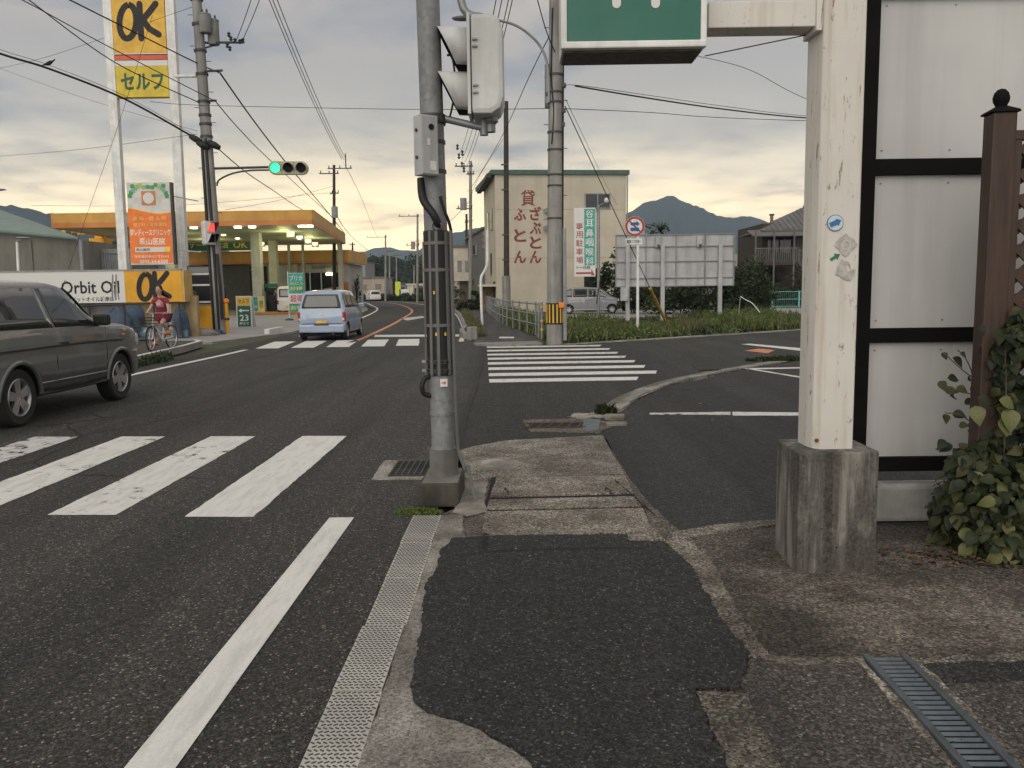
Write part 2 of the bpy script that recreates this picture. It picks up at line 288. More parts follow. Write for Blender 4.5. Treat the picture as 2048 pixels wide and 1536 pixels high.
# ------------------------------------------------------------------ mesh helpers
class MB:
    def __init__(s): s.v = []; s.f = []
    def add(s, vs, fs):
        n = len(s.v); s.v += [tuple(v) for v in vs]; s.f += [tuple(i+n for i in f) for f in fs]; return s
    def box(s, c, d, rz=0., rx=0., ry=0.):
        R = Euler((rx, ry, rz)).to_matrix(); c = Vector(c); a, b, e = d[0]/2, d[1]/2, d[2]/2
        vs = [c + R @ Vector(q) for q in ((-a, -b, -e), (a, -b, -e), (a, b, -e), (-a, b, -e), (-a, -b, e), (a, -b, e), (a, b, e), (-a, b, e))]
        return s.add(vs, [(0, 3, 2, 1), (4, 5, 6, 7), (0, 1, 5, 4), (1, 2, 6, 5), (2, 3, 7, 6), (3, 0, 4, 7)])
    def cyl(s, p0, p1, r0, r1=None, n=14, cap=True):
        r1 = r0 if r1 is None else r1; p0 = Vector(p0); p1 = Vector(p1); d = (p1-p0).normalized()
        a = d.orthogonal().normalized(); b = d.cross(a); vs = []
        for p, r in ((p0, r0), (p1, r1)):
            for i in range(n): t = 2*PI*i/n; vs.append(p + a*(r*math.cos(t)) + b*(r*math.sin(t)))
        fs = [(i, (i+1) % n, n+(i+1) % n, n+i) for i in range(n)]
        if cap: fs += [tuple(range(n))[::-1], tuple(range(n, 2*n))]
        return s.add(vs, fs)
    def tube(s, pts, r, n=8, cap=True):
        pts = [Vector(p) for p in pts]; m = len(pts); rr = r if isinstance(r, (list, tuple)) else [r]*m
        vs = []; a = None
        for i, p in enumerate(pts):
            d = (pts[min(i+1, m-1)] - pts[max(i-1, 0)]).normalized()
            a = d.orthogonal().normalized() if a is None else (a - d*a.dot(d)).normalized()
            b = d.cross(a)
            for k in range(n): t = 2*PI*k/n; vs.append(p + (a*math.cos(t) + b*math.sin(t))*rr[i])
        fs = [(i*n+k, i*n+(k+1) % n, (i+1)*n+(k+1) % n, (i+1)*n+k) for i in range(m-1) for k in range(n)]
        if cap: fs += [tuple(range(n))[::-1], tuple(range((m-1)*n, m*n))]
        return s.add(vs, fs)
    def lathe(s, prof, c=(0, 0, 0), n=24, axis='Z', cap=False):
        vs = []; c = Vector(c)
        for r, h in prof:
            for k in range(n):
                t = 2*PI*k/n; q = Vector((r*math.cos(t), r*math.sin(t), h))
                if axis == 'Y': q = Vector((q.x, q.z, q.y))
                if axis == 'X': q = Vector((q.z, q.x, q.y))
                vs.append(c+q)
        m = len(prof); fs = [(i*n+k, i*n+(k+1) % n, (i+1)*n+(k+1) % n, (i+1)*n+k) for i in range(m-1) for k in range(n)]
        if cap: fs += [tuple(range(n))[::-1], tuple(range((m-1)*n, m*n))]
        return s.add(vs, fs)
    def prism(s, poly, z0, z1):
        n = len(poly); vs = [(p[0], p[1], z0) for p in poly] + [(p[0], p[1], z1) for p in poly]
        return s.add(vs, [tuple(range(n))[::-1], tuple(range(n, 2*n))] + [(i, (i+1) % n, n+(i+1) % n, n+i) for i in range(n)])
    def slab(s, poly3, d):
        """solid sheet: polygon of 3-D points pushed along vector d"""
        n = len(poly3); d = Vector(d); a = [Vector(p) for p in poly3]
        return s.add(a + [p+d for p in a], [tuple(range(n))[::-1], tuple(range(n, 2*n))] + [(i, (i+1) % n, n+(i+1) % n, n+i) for i in range(n)])
    def strip(s, pts, w, z, z0=None):
        vs = []; m = len(pts)
        for i in range(m):
            a = Vector(pts[max(i-1, 0)][:2]); b = Vector(pts[min(i+1, m-1)][:2]); d = (b-a).normalized(); q = Vector((-d.y, d.x))*(w/2); p = Vector(pts[i][:2])
            vs += [(p.x+q.x, p.y+q.y, z), (p.x-q.x, p.y-q.y, z)]
        return s.add(vs, [(2*i, 2*i+1, 2*i+3, 2*i+2) for i in range(m-1)])
    def build(s, name, mat, parent=None, smooth=False, bevel=0., off=None, angle=.6):
        me = bpy.data.meshes.new(name); o_ = Vector(off) if off is not None else Vector((0, 0, 0))
        me.from_pydata([Vector(v)-o_ for v in s.v], [], s.f)
        if True:
            bm = bmesh.new(); bm.from_mesh(me); bmesh.ops.recalc_face_normals(bm, faces=bm.faces)
            if bevel: bmesh.ops.bevel(bm, geom=[e for e in bm.edges if e.is_manifold and e.calc_face_angle(0) > .5], offset=bevel, segments=2, affect='EDGES', profile=.6)
            bm.to_mesh(me); bm.free()
        return link(name, me, mat, parent, smooth)
def link(name, me, mat, parent=None, smooth=False):
    for m in (mat if isinstance(mat, (list, tuple)) else [mat]):
        if len(me.materials) < 8: me.materials.append(MATS[m] if isinstance(m, str) else m)
    o = bpy.data.objects.new(name, me); COL.objects.link(o); o.parent = parent
    if smooth:
        me.shade_smooth()
        try: me.set_sharp_from_angle(angle=.7)
        except Exception: pass
    return o
def tag(o, label, cat, group=None, kind=None):
    if label: o['label'] = label
    if cat: o['category'] = cat
    if group: o['group'] = group
    if kind: o['kind'] = kind
    return o
def thing(name, label, cat, loc=(0, 0, 0), rz=0., group=None):
    o = bpy.data.objects.new(name, None); COL.objects.link(o); o.location = loc; o.rotation_euler = (0, 0, rz); o.empty_display_size = .2
    return tag(o, label, cat, group)
def struct(o): o['kind'] = 'structure'; return o
def box(name, c, d, mat, parent=None, bevel=0., **k): return MB().box(c, d, **k).build(name, mat, parent, bevel=bevel)
def inst(o, parent, loc=(0, 0, 0), rot=(0, 0, 0), scale=(1, 1, 1), name=None):
    c = o.copy(); c.name = name or o.name.split('.')[0]; COL.objects.link(c); c.parent = parent; c.location = loc; c.rotation_euler = rot; c.scale = scale; return c
_fc = bpy.data.curves.new('lettering', 'FONT'); _fo = bpy.data.objects.new('lettering_source', _fc); COL.objects.link(_fo)
def text(s, h, mat, parent, loc, bold=0., w=None, rz=0., ext=.004, name='lettering', align='CENTER', spacing=1., vertical=False, italic=0., rx=PI/2):
    """flat lettering standing upright, facing -Y before rz; h = glyph height, w = forced width"""
    _fc.body = '\n'.join(s) if vertical else s; _fc.size = 1; _fc.offset = bold; _fc.extrude = 0; _fc.align_x = 'CENTER'; _fc.align_y = 'CENTER'
    _fc.space_character = spacing; _fc.space_line = spacing if vertical else 1; _fc.resolution_u = 2; _fc.shear = italic
    dg = bpy.context.evaluated_depsgraph_get(); dg.update()
    me = bpy.data.meshes.new_from_object(_fo.evaluated_get(dg)); me.name = name
    if not me.vertices: return None
    xs = [v.co.x for v in me.vertices]; ys = [v.co.y for v in me.vertices]
    cx, cy = (min(xs)+max(xs))/2, (min(ys)+max(ys))/2; sy = h/(max(ys)-min(ys)); sx = w/(max(xs)-min(xs)) if w else sy
    R = Matrix.Translation(loc) @ Matrix.Rotation(rz, 4, 'Z') @ Matrix.Rotation(rx, 4, 'X')
    me.transform(R @ Matrix.Diagonal((sx, sy, 1, 1)) @ Matrix.Translation((-cx, -cy, ext)))
    me.materials.clear(); return link(name, me, mat, parent)
def brush(lines, width, mat, parent, loc, size, name='lettering', rz=0.):
    mb = MB(); k = 0
    for pl in lines:
        pts = [Vector(p[:2]) for p in pl]; vs = []; m = len(pts)
        for i, p in enumerate(pts):
            d = (pts[min(i+1, m-1)] - pts[max(i-1, 0)]).normalized(); q = Vector((-d.y, d.x))*width/2
            vs += [(p+q), (p-q)]
        zz = .004 + .0015*k; k += 1
        mb.add([(v.x*size, -zz, v.y*size) for v in vs], [(2*i, 2*i+1, 2*i+3, 2*i+2) for i in range(m-1)])
        for e in (0, -1):
            if (pts[0]-pts[-1]).length < 1e-4: break
            zz += .0007; c = pts[e]; mb.add([((c.x+width/2*math.cos(2*PI*a/12))*size, -zz, (c.y+width/2*math.sin(2*PI*a/12))*size) for a in range(12)], [tuple(range(12))])
    o = mb.build(name, mat, parent); o.data.transform(Matrix.Translation(loc) @ Matrix.Rotation(rz, 4, 'Z')); return o
def cr(pts, n=8):
    """Catmull-Rom through points"""
    pts = [Vector(p) for p in pts]; out = []
    for i in range(len(pts)-1):
        p0 = pts[max(i-1, 0)]; p1 = pts[i]; p2 = pts[i+1]; p3 = pts[min(i+2, len(pts)-1)]
        for k in range(n):
            t = k/n; out.append(.5*((2*p1) + (p2-p0)*t + (2*p0-5*p1+4*p2-p3)*t*t + (3*p1-p0-3*p2+p3)*t**3))
    return out + [pts[-1]]
def ragged(poly, step=.06, amp=.012, seed=1, close=True):
    """break a polygon outline into short uneven edges"""
    rn = random.Random(seed); out = []; n = len(poly); drift = 0.
    for i in range(n if close else n-1):
        a = Vector(poly[i][:2]); b = Vector(poly[(i+1) % n][:2]); d = b-a; m = max(1, int(d.length/step)); q = Vector((-d.y, d.x)).normalized() if d.length else Vector((0, 0))
        for k in range(m):
            drift = drift*.7 + rn.uniform(-amp, amp)
            out.append(a + d*(k/m) + (q*drift if k else Vector((0, 0))))
    return out
def sag(a, b, s, n=14):
    a = Vector(a); b = Vector(b); return [a.lerp(b, i/n) - Vector((0, 0, s*4*(i/n)*(1-i/n))) for i in range(n+1)]
# ================================================================== SETTING: ground, roads, hills
def sheet(name, poly, mat, z, thick=.02, parent=None, rag=None):
    pl = ragged(poly, *rag) if rag else [Vector(p[:2]) for p in poly]
    return MB().prism(pl, z-thick, z).build(name, mat, parent)
g = MB(); R_ = 6800
g.add([(-R_, -300, -.05), (R_, -300, -.05), (R_, 3400, -.05), (-R_, 3400, -.05)], [(0, 1, 2, 3)])
struct(g.build('ground', 'field_soil'))
RE = cr([(-1.19, -6), (-1.19, 8), (-1.25, 16), (-1.65, 24.4), (-2.0, 31.5), (-3.44, 48.4), (-4.6, 58), (-7.2, 74), (-11.2, 94), (-18, 120), (-30, 160), (-52, 230)])
LE = cr([(-7.25, -6), (-7.25, 8), (-7.2, 16), (-7.15, 22), (-7.5, 31), (-8.4, 44), (-11.0, 66), (-14.4, 84), (-22.5, 120), (-36, 160), (-60, 230)])
OR = cr([(-4.95, 24.6), (-5.0, 28), (-6.0, 43), (-8.1, 64.6), (-13.4, 94), (-19.6, 118), (-32, 158), (-55, 230)])
shoulderR = [(p.x+.62, p.y) for p in RE]; shoulderL = [(p.x-.75 if p.y < 30 else p.x-.6, p.y) for p in LE]
road = struct(MB().prism(shoulderR + shoulderL[::-1], -.12, 0).build('road', 'asphalt_road'))
SR = [(-.62, 6.9), (-.45, 7.6), (-.2, 8.05), (.86, 8.3), (1.05, 8.7), (1.3, 9.35), (1.5, 10.9), (2.1, 12.7), (4.1, 15.4), (6.2, 17.8), (14, 25.5), (40, 46), (40, 60), (14, 31.6), (9.7, 28.5), (4.2, 24.4), (1.3, 22.3), (-.2, 22.6), (-1.0, 22.9), (-.85, 20), (-.6, 14)]
sheet('side_road', SR, 'asphalt_side', .006, .09, None, (.25, .012, 3)); struct(bpy.data.objects['side_road'])
LOT = [(.86, 8.35), (1.0, 8.9), (1.25, 9.35), (1.5, 10.9), (2.25, 12.6), (4.2, 15.2), (6.3, 17.5), (14, 25.0), (16, 24.2), (16, 3.6), (2.2, 5.02), (1.5, 5.03), (.95, 4.98), (.83, 5.9)]
lot = struct(sheet('parking_lot', LOT, 'asphalt_lot', .010, .09, None, (.12, .008, 5)))
# --- road paint, each mark its own sheet
Z1 = .0045
def mark(name, poly, mat, z=Z1, parent=road, rag=(.05, .006, 2)): return sheet(name, poly, mat, z, .003, parent, rag)
def quadpx(name, px, mat, z=Z1, parent=road, seed=2): return mark(name, [G(*p) for p in px], mat, z, parent, (.05, .007, seed))
ed = MB(); ed.strip([(-1.185, -4), (-1.185, 5.45)], .165, Z1); ed.build('edge_line', 'paint_new', road)
MB().strip([p for p in RE if p.y > 24.2], .15, Z1).build('edge_line', 'paint_worn', road)
MB().strip([p for p in LE if p.y < 22.1], .16, Z1).build('edge_line', 'paint_new', road)
MB().strip([p for p in LE if p.y > 27.5], .16, Z1).build('edge_line', 'paint_new', road)
MB().strip(OR, .17, Z1).build('centre_line', 'paint_orange', road)
for i, (x0, w) in enumerate(((-2.26, .47), (-3.24, .48), (-4.20, .47), (-5.15, .47), (-6.1, .47), (-7.0, .47))):      # near crossing
    y0 = 5.52 + .045*i*2; y1 = 8.64 + .05*i
    mark('crosswalk_stripe', [(x0, y0), (x0+w, y0-.02), (x0+w, y1-.03), (x0, y1)], ('paint_new', 'paint_worn', 'paint_worn', 'paint_faded', 'paint_worn', 'paint_worn')[i], Z1, road, (.03, .0035, 11+i))
for i in range(5):                                                                                                  # far crossing
    a = .93*i; mark('crosswalk_stripe', [(-7.05+a, 22.5+.1*i), (-6.42+a, 22.45+.1*i), (-6.76+a, 25.5+.12*i), (-7.4+a, 25.5+.12*i)], 'paint_new', Z1, road, (.08, .004, 31+i))
quadpx('stop_line', [(750, 670), (918, 669), (919, 673), (748, 674)], 'paint_new')
side = bpy.data.objects['side_road']
ys = [(13.45, 13.95, 2.02), (14.45, 14.95, 2.5), (15.55, 16.05, 2.45), (16.7, 17.2, 2.42), (17.85, 18.35, 2.38), (19.0, 19.5, 2.35), (20.25, 20.75, 2.3), (21.5, 22.0, 2.2)]
for i, (a, b, xr) in enumerate(ys):
    xl = -.47 - (a-13.5)*.04
    mark('crosswalk_stripe', [(xl, a), (xr-.1, a+.1), (xr, b+.1), (xl-.02, b)], ('paint_new', 'paint_new', 'paint_new', 'paint_worn', 'paint_worn', 'paint_worn', 'paint_worn', 'paint_worn')[i], .0105, side, (.05, .005, 51+i))
quadpx('stop_line', [(1482, 689), (1500, 688), (1700, 706), (1700, 713)], 'paint_new', .0105, side)
quadpx('painted_patch', [(1490, 702), (1518, 698), (1550, 701), (1535, 707)], 'paint_orange', .0105, side)
quadpx('painted_mark', [(800, 637), (845, 632), (850, 635), (815, 641)], 'paint_faded', Z1)
quadpx('parking_line', [(1466, 826), (1700, 828), (1700, 833), (1466, 833)], 'paint_new', .0145, lot)
quadpx('parking_line', [(1300, 828), (1462, 826), (1462, 832), (1300, 831)], 'paint_faded', .0145, lot)
quadpx('parking_line', [(1478, 736.5), (1490, 737), (1700, 770), (1700, 774)], 'paint_worn', .0145, lot)
quadpx('parking_line', [(1490, 738), (1700, 734), (1700, 736), (1510, 740)], 'paint_worn', .0145, lot)
# dark longitudinal repair seam between the carriageway and the side road
mark('tar_seam', [(-.62, 7.6), (-.56, 7.6), (-.75, 20), (-.83, 20)], 'asphalt_patch', .0098, side, (.2, .01, 77))
mark('tar_patch', [(1.6, 16), (3.4, 17.2), (2.9, 20.5), (1.1, 21.6)], 'asphalt_patch', .0082, side, (.25, .03, 79))
# --- footway on the near side: slabs, patches, gutter blocks
pave = struct(sheet('footway', [(-.52, -4), (-.53, 5.45), (-.45, 5.6), (-.46, 6.7), (-.5, 7.75), (-.2, 8.15), (.85, 8.4), (.86, 6.6), (.90, 5.6), (.98, 4.99), (1.4, 5.06), (2.2, 5.08), (16, 3.66), (16, -4)], 'aggregate_brown', .014, .12, None, (.1, .006, 8)))
def pv(name, px, mat, z, rag=(.04, .008, 4), th=.012, w=False): return sheet(name, px if w else [G(*p) for p in px], mat, z, th, pave, rag)
pv('pale_strip', [(880, 1036), (925, 1034), (930, 1085), (905, 1095), (870, 1180), (850, 1290), (830, 1380), (845, 1430), (960, 1470), (1060, 1536), (1105, 1580), (690, 1640), (718, 1536)], 'aggregate_pale', .019, (.03, .006, 21))
pv('asphalt_patch', [(905, 1084), (985, 1080), (1255, 1077), (1262, 1090), (1328, 1092), (1390, 1150), (1435, 1235), (1500, 1318), (1478, 1386), (1392, 1389), (1415, 1465), (1455, 1560), (1480, 1640), (1085, 1640), (1075, 1560), (1030, 1510), (950, 1466), (850, 1432), (826, 1410), (824, 1370), (845, 1230), (852, 1180), (872, 1150), (880, 1110)], 'asphalt_patch', .0278, (.018, .008, 22))
pv('pale_edge', [(1330, 1090), (1360, 1074), (1425, 1130), (1470, 1222), (1535, 1312), (1550, 1330), (1498, 1324), (1470, 1290), (1420, 1215), (1380, 1145)], 'aggregate_slab', .0232, (.02, .006, 28))
pv('pale_edge', [(1545, 1322), (1640, 1324), (1730, 1322), (1730, 1334), (1640, 1338), (1560, 1336)], 'aggregate_slab', .0208, (.02, .01, 29))
pv('pale_edge', [(1830, 1326), (2300, 1308), (2300, 1322), (1836, 1338)], 'aggregate_slab', .0228, (.02, .01, 30))
pv('pale_strip', [(1391, 1395), (1497, 1398), (1555, 1530), (1600, 1640), (1480, 1640), (1450, 1540), (1420, 1470)], 'aggregate_slab', .021, (.03, .008, 23))
pv('lower_asphalt', [(1500, 1322), (1600, 1334), (1728, 1332), (1930, 1536), (2040, 1640), (1600, 1640), (1480, 1380)], 'asphalt_brown', .0185, (.03, .006, 24))
pv('lower_asphalt', [(1832, 1335), (2300, 1320), (2300, 1640), (2110, 1640)], 'asphalt_brown', .0175, (.03, .006, 25))
pv('dark_step', [(1832, 1335), (2300, 1318), (2300, 1356), (1880, 1378)], 'asphalt_patch', .0205, (.04, .008, 26))
pv('concrete_apron', [(920, 905), (945, 897), (1010, 885), (1205, 874), (1250, 953), (985, 959), (975, 965), (935, 968), (925, 940)], 'aggregate_slab', .020, (.04, .008, 27))
for px, sd_ in (([(993, 962), (1251, 957), (1267, 993), (980, 1001)], 41), ([(978, 1006), (1268, 999), (1283, 1019), (972, 1026)], 42), ([(972, 1030), (1285, 1023), (1308, 1072), (985, 1079), (965, 1070)], 43)):
    s_ = pv('pavement_slab', px, 'aggregate_slab', .030 if sd_ == 41 else .026, (.05, .003, sd_), .035)
pv('slab_joint', [(984, 958), (1252, 954), (1270, 996), (1288, 1022), (1306, 1068), (968, 1074), (971, 1010)], 'dark_void', .0188, (.05, .003, 44))
pv('pavement_slab', [(1308, 1060), (1318, 1072), (1330, 1088), (1258, 1090), (1255, 1078), (1300, 1074)], 'aggregate_slab', .029, (.03, .004, 45))
pv('mortar_patch', [(918, 1008), (922, 975), (938, 966), (978, 968), (970, 1010), (975, 1030), (935, 1040), (905, 1030)], 'mortar_pale', .0225, (.03, .008, 46), .003)
pv('mortar_patch', [(965, 926), (978, 923), (1035, 924), (1042, 932), (1030, 944), (961, 946)], 'mortar_pale', .0225, (.03, .008, 47), .002)
pv('concrete_edge', [(1340, 1072), (1420, 1058), (1556, 1044), (1556, 1056), (1430, 1072), (1345, 1088)], 'aggregate_slab', .024, (.04, .006, 48))
pv('crack', [(1230, 965), (1310, 1040), (1312, 1042), (1229, 968)], 'dark_void', .0312, (.03, .006, 49), .001)
for a in ((1013, 984), (1216, 983)):          # lifting hooks of the slab
    c = G(*a, .03); MB().tube([c+Vector(q) for q in ((-.012, .05, 0), (-.012, .05, .018), (.0, .0, .022), (.014, -.045, .018), (.012, -.06, 0))], .006, 6).build('lifting_hook', 'rust_iron', pave)
blk = MB().prism([(-.092, -.298), (.092, -.298), (.092, .298), (-.092, .298)], -.1, 0)
proto = None; tread = None
for k in range(8):                            # chequered gutter lids, 0.6 m each
    yc = 5.42 - .3 - k*.612
    if yc < .6: break
    if proto is None:
        proto = blk.build('gutter_lid', M('lid_concrete', (.44, .42, .38), .8, bump=.2, dirt=.35), pave); b = proto
        tm = MB(); n_ = 0
        for r in range(26):
            for c in range(9):
                x = -.082 + c*.0205 + (.0102 if r % 2 else 0); y = -.288 + r*.023
                if abs(x) > .086: continue
                tm.box((x, y, .0012), (.0165, .0042, .003), rz=.62 if (r % 2) else -.62)
        tread = tm.build('tread_bars', M('tread_dark', (.06, .056, .05), .85), b); tread['kind'] = 'stuff'
    else:
        b = inst(proto, pave, name='gutter_lid'); t2 = inst(tread, b); t2['kind'] = 'stuff'
    b.location = (-.61 + .004*(k % 3 - 1), yc, .021 + .001*(k % 2)); b.rotation_euler = (0, 0, .004*((k*7) % 5-2))
# --- loose stones along the gutter edge and on the footway
rn = random.Random(5); gm = MB()
def pebble(mb, x, y, z, r):
    q = [Vector((rn.uniform(.7, 1.2)*a, rn.uniform(.7, 1.2)*b, rn.uniform(.5, .9)*c))*r for a, b, c in ((1, 0, 0), (-1, 0, 0), (0, 1, 0), (0, -1, 0), (0, 0, 1), (0, 0, -.3))]
    a = rn.uniform(0, 6.3); Rz = Matrix.Rotation(a, 3, 'Z'); mb.add([Vector((x, y, z)) + Rz @ v for v in q], [(0, 2, 4), (2, 1, 4), (1, 3, 4), (3, 0, 4), (2, 0, 5), (1, 2, 5), (3, 1, 5), (0, 3, 5)])
for i in range(800):
    y = rn.uniform(2, 7.6); x = -.72 - abs(rn.gauss(0, .11)); pebble(gm, x, y, .002, rn.choice((.002, .003, .004, .006)))
for i in range(500):
    x = rn.uniform(-.4, 2.6); y = rn.uniform(2.2, 5); pebble(gm, x, y, .028, rn.choice((.002, .003, .004, .006)))
for i in range(260):
    x = rn.uniform(-.5, 3); y = rn.uniform(9.2, 13.5); pebble(gm, x, y, .012, rn.choice((.005, .008, .012)))
tag(gm.build('loose_gravel', 'gravel'), 'small loose grit and gravel scattered along the gutter lids and footway', 'gravel', kind='stuff')
# --- corner kerb stones between side road and car park
kp = [G(1150, 838), G(1190, 832), G(1222, 822), G(1250, 800), G(1285, 784), G(1325, 769), G(1370, 757), G(1420, 747), G(1470, 738), G(1530, 728), G(1610, 716), G(1700, 703)]
kc = cr(kp, 6)
kerb = struct(MB().strip(kc, .30, .0115).build('corner_gutter', 'aggregate_pale'))
i = 0; seg = 0
while i < len(kc)-5 and seg < 14:
    a, b = kc[i], kc[i+4]; d = (b-a); m_ = MB(); ln = d.length*.93; ang = math.atan2(d.y, d.x); c = (a+b)/2 + Vector((-d.y, d.x, 0)).normalized()*-.07
    pl = ragged([(-ln/2, -.06), (ln/2, -.06), (ln/2, .06), (-ln/2, .06)], .08, .012, 90+seg)
    o = MB().prism(pl, -.05, .012+.014*rn.random()).build('kerb_stone', 'stone_kerb' if seg % 3 else 'mortar_pale', kerb); o.location = (c.x, c.y, .012); o.rotation_euler = (0, 0, ang); i += 4; seg += 1
# drain with flat bars at the corner
dr = thing('drain_grate', 'rusty slotted drain grate with wide bars in broken concrete at the side road corner', 'drain', G(1130, 853))
o0 = dr.location
sheet('pit', [Vector(G(*p))-o0 for p in ((1046, 842), (1170, 838), (1240, 848), (1200, 868), (1060, 866))], 'aggregate_brown', .0125, .006, dr, (.05, .014, 61))
cx0, cx1 = G(1058, 856).x-o0.x, G(1165, 856).x-o0.x
box('void', ((cx0+cx1)/2, 0, .016), (cx1-cx0, .27, .004), 'dark_void', dr)
for k in range(6): box('bar', (cx0+.02+(cx1-cx0-.04)*k/5, 0, .019), (.018, .28, .008), 'rust_iron', dr, rz=-.25)
for s_ in (-1, 1): box('frame', ((cx0+cx1)/2, s_*.15, .0175), (cx1-cx0+.06, .03, .008), 'rust_iron', dr)
sheet('lid_plate', [Vector(G(*p))-o0 for p in ((1166, 842), (1200, 840), (1198, 864), (1166, 866))], M('lid_blue', (.12, .145, .15), .7, dirt=.5), .0165, .008, dr, (.05, .006, 62))
for px, zz in (((1195, 834), .035), ((1228, 838), .05), ((1232, 851), .04), ((1160, 833), .03)):
    c = G(*px)-o0; pl = ragged([(c.x-.11, c.y-.1), (c.x+.1, c.y-.12), (c.x+.12, c.y+.08), (c.x-.07, c.y+.11)], .06, .02, int(px[0])); MB().prism(pl, 0, zz).build('broken_block', 'mortar_pale', dr, bevel=.012)
# square cast drain beside the signal pole
gd_ = thing('drain_grate', 'square grid drain grate in a pale concrete frame beside the signal pole footing', 'drain', (-.98, 6.92, 0)); o0 = gd_.location
sheet('frame', [Vector(p) for p in ((-.2, -.36), (.32, -.36), (.32, .36), (-.2, .36))], 'aggregate_pale', .0125, .03, gd_, (.05, .006, 64))
box('void', (.08, .0, .010), (.3, .56, .008), 'dark_void', gd_)
for k in range(7): box('bar', (.08-.15+.05*k, 0, .018), (.014, .58, .016), 'iron_grate', gd_)
for k in range(8): box('bar', (.08, -.28+.08*k, .0176), (.31, .014, .016), 'iron_grate', gd_)
# channel grate lower right
A = G(1770, 1315, .02); B = G(1978, 1536, .02); d = (B-A).normalized(); B = A + d*1.35
cg = thing('channel_grate', 'blue-grey steel channel grate with close cross slats set in the footway', 'grate', A, math.atan2(d.y, d.x))
ln = 1.35
box('void', (ln/2, 0, -.018), (ln, .16, .03), 'dark_void', cg)
for s_ in (-1, 1):
    box('side_rail', (ln/2, s_*.075, .004), (ln, .026, .022), 'steel_blue_grey', cg, bevel=.002)
    MB().prism(ragged([(0, s_*.09), (ln, s_*.09), (ln, s_*.125), (0, s_*.125)], .04, .008, 70+s_), -.02, .001).build('mortar_edge', 'aggregate_slab', cg)
sp_ = None
for k in range(38):
    o = MB().box((0, 0, 0), (.015, .126, .018), ry=.45).build('slat', 'steel_blue_grey', cg) if sp_ is None else inst(sp_, cg)
    sp_ = sp_ or o; o.location = (.02+.0352*k, 0, -.004)
# --- left footway with kerb
LW = [(-8.05, -6), (-8.1, 12), (-8.3, 18), (-8.65, 21.5), (-8.98, 23.6), (-9.4, 24.3), (-11.3, 24.5), (-11.3, -6)]
lw = struct(sheet('left_footway', LW, 'asphalt_walk', .13, .2, None))
for a, b in zip(LW[:5], LW[1:6]):
    a = Vector(a+(0,)); b = Vector(b+(0,)); d = b-a; nseg = max(1, int(d.length/.6))
    for k in range(nseg):
        if a.y + d.y*k/nseg < 9: continue
        c = a + d*((k+.5)/nseg); box('kerb_stone', (c.x+.02, c.y, .075), (d.length/nseg-.012, .15, .17), 'stone_kerb', lw, .012, rz=math.atan2(d.y, d.x))
        box('kerb_paint', (c.x+.02, c.y, .1625), (d.length/nseg-.012, .11, .005), 'paint_worn', lw, rz=math.atan2(d.y, d.x))
fore = struct(sheet('forecourt', [(-9.3, 25.5), (-8.4, 31), (-9.1, 44), (-11.7, 66), (-14, 78), (-46, 82), (-46, 30), (-11.4, 28.5), (-11.3, 24.5)], 'lane_concrete', .02, .1))
box('kerb_stone', (-9.0, 31.0, .09), (.2, 2.2, .2), 'kerb_white', fore, .03, rz=.05)
# footway on the far right
fw = [(-1.12, 22.95), (-1.75, 28), (-2.0, 33.5), (-3.6, 52), (-5.2, 65), (-8, 84), (-11, 100)]; fr = [(-8.5, 100), (-5.6, 84), (-2.9, 66), (-2.0, 58), (-.55, 34), (.3, 27), (.75, 22.9)]
rw = struct(sheet('right_footway', fw+fr, 'asphalt_walk', .05, .15))
kk = cr([(p[0]-.1, p[1], 0) for p in fw], 10)
for k in range(2, len(kk)-1, 1):
    a, b = kk[k], kk[k+1]
    if a.y > 62 or a.y < 25.5: continue
    d = b-a; c = (a+b)/2; box('kerb_stone', (c.x, c.y, .08), (d.length-.03, .16, .2), 'stone_kerb', rw, .015, rz=math.atan2(d.y, d.x))
sheet('curb_line', [G(948, 689), G(1075, 686), G(1085, 691), G(1000, 694), G(950, 692)], 'stone_kerb', .056, .05, rw, (.1, .01, 91))
quadpx('painted_mark', [(1000, 677), (1028, 677), (1028, 680), (998, 680)], 'paint_worn', .0545, rw)
box('block', (-1.35, 25.0, .2), (.3, .5, .4), 'stone_kerb', rw, .03)
# paved lane and verge beyond the weeds
struct(sheet('lane', [(2.2, 37.5), (6, 38.5), (12.5, 36.8), (30, 34), (60, 32), (60, 52), (20, 60), (8, 55), (2.4, 53)], 'lane_concrete', .0, .1))
struct(sheet('kerb_strip', [(1.3, 22.2), (4.25, 24.3), (9.75, 28.3), (14.2, 31.5), (14.0, 31.9), (9.6, 28.75), (4.1, 24.7), (1.2, 22.6)], 'aggregate_pale', .02, .06, None, (.2, .02, 92)))
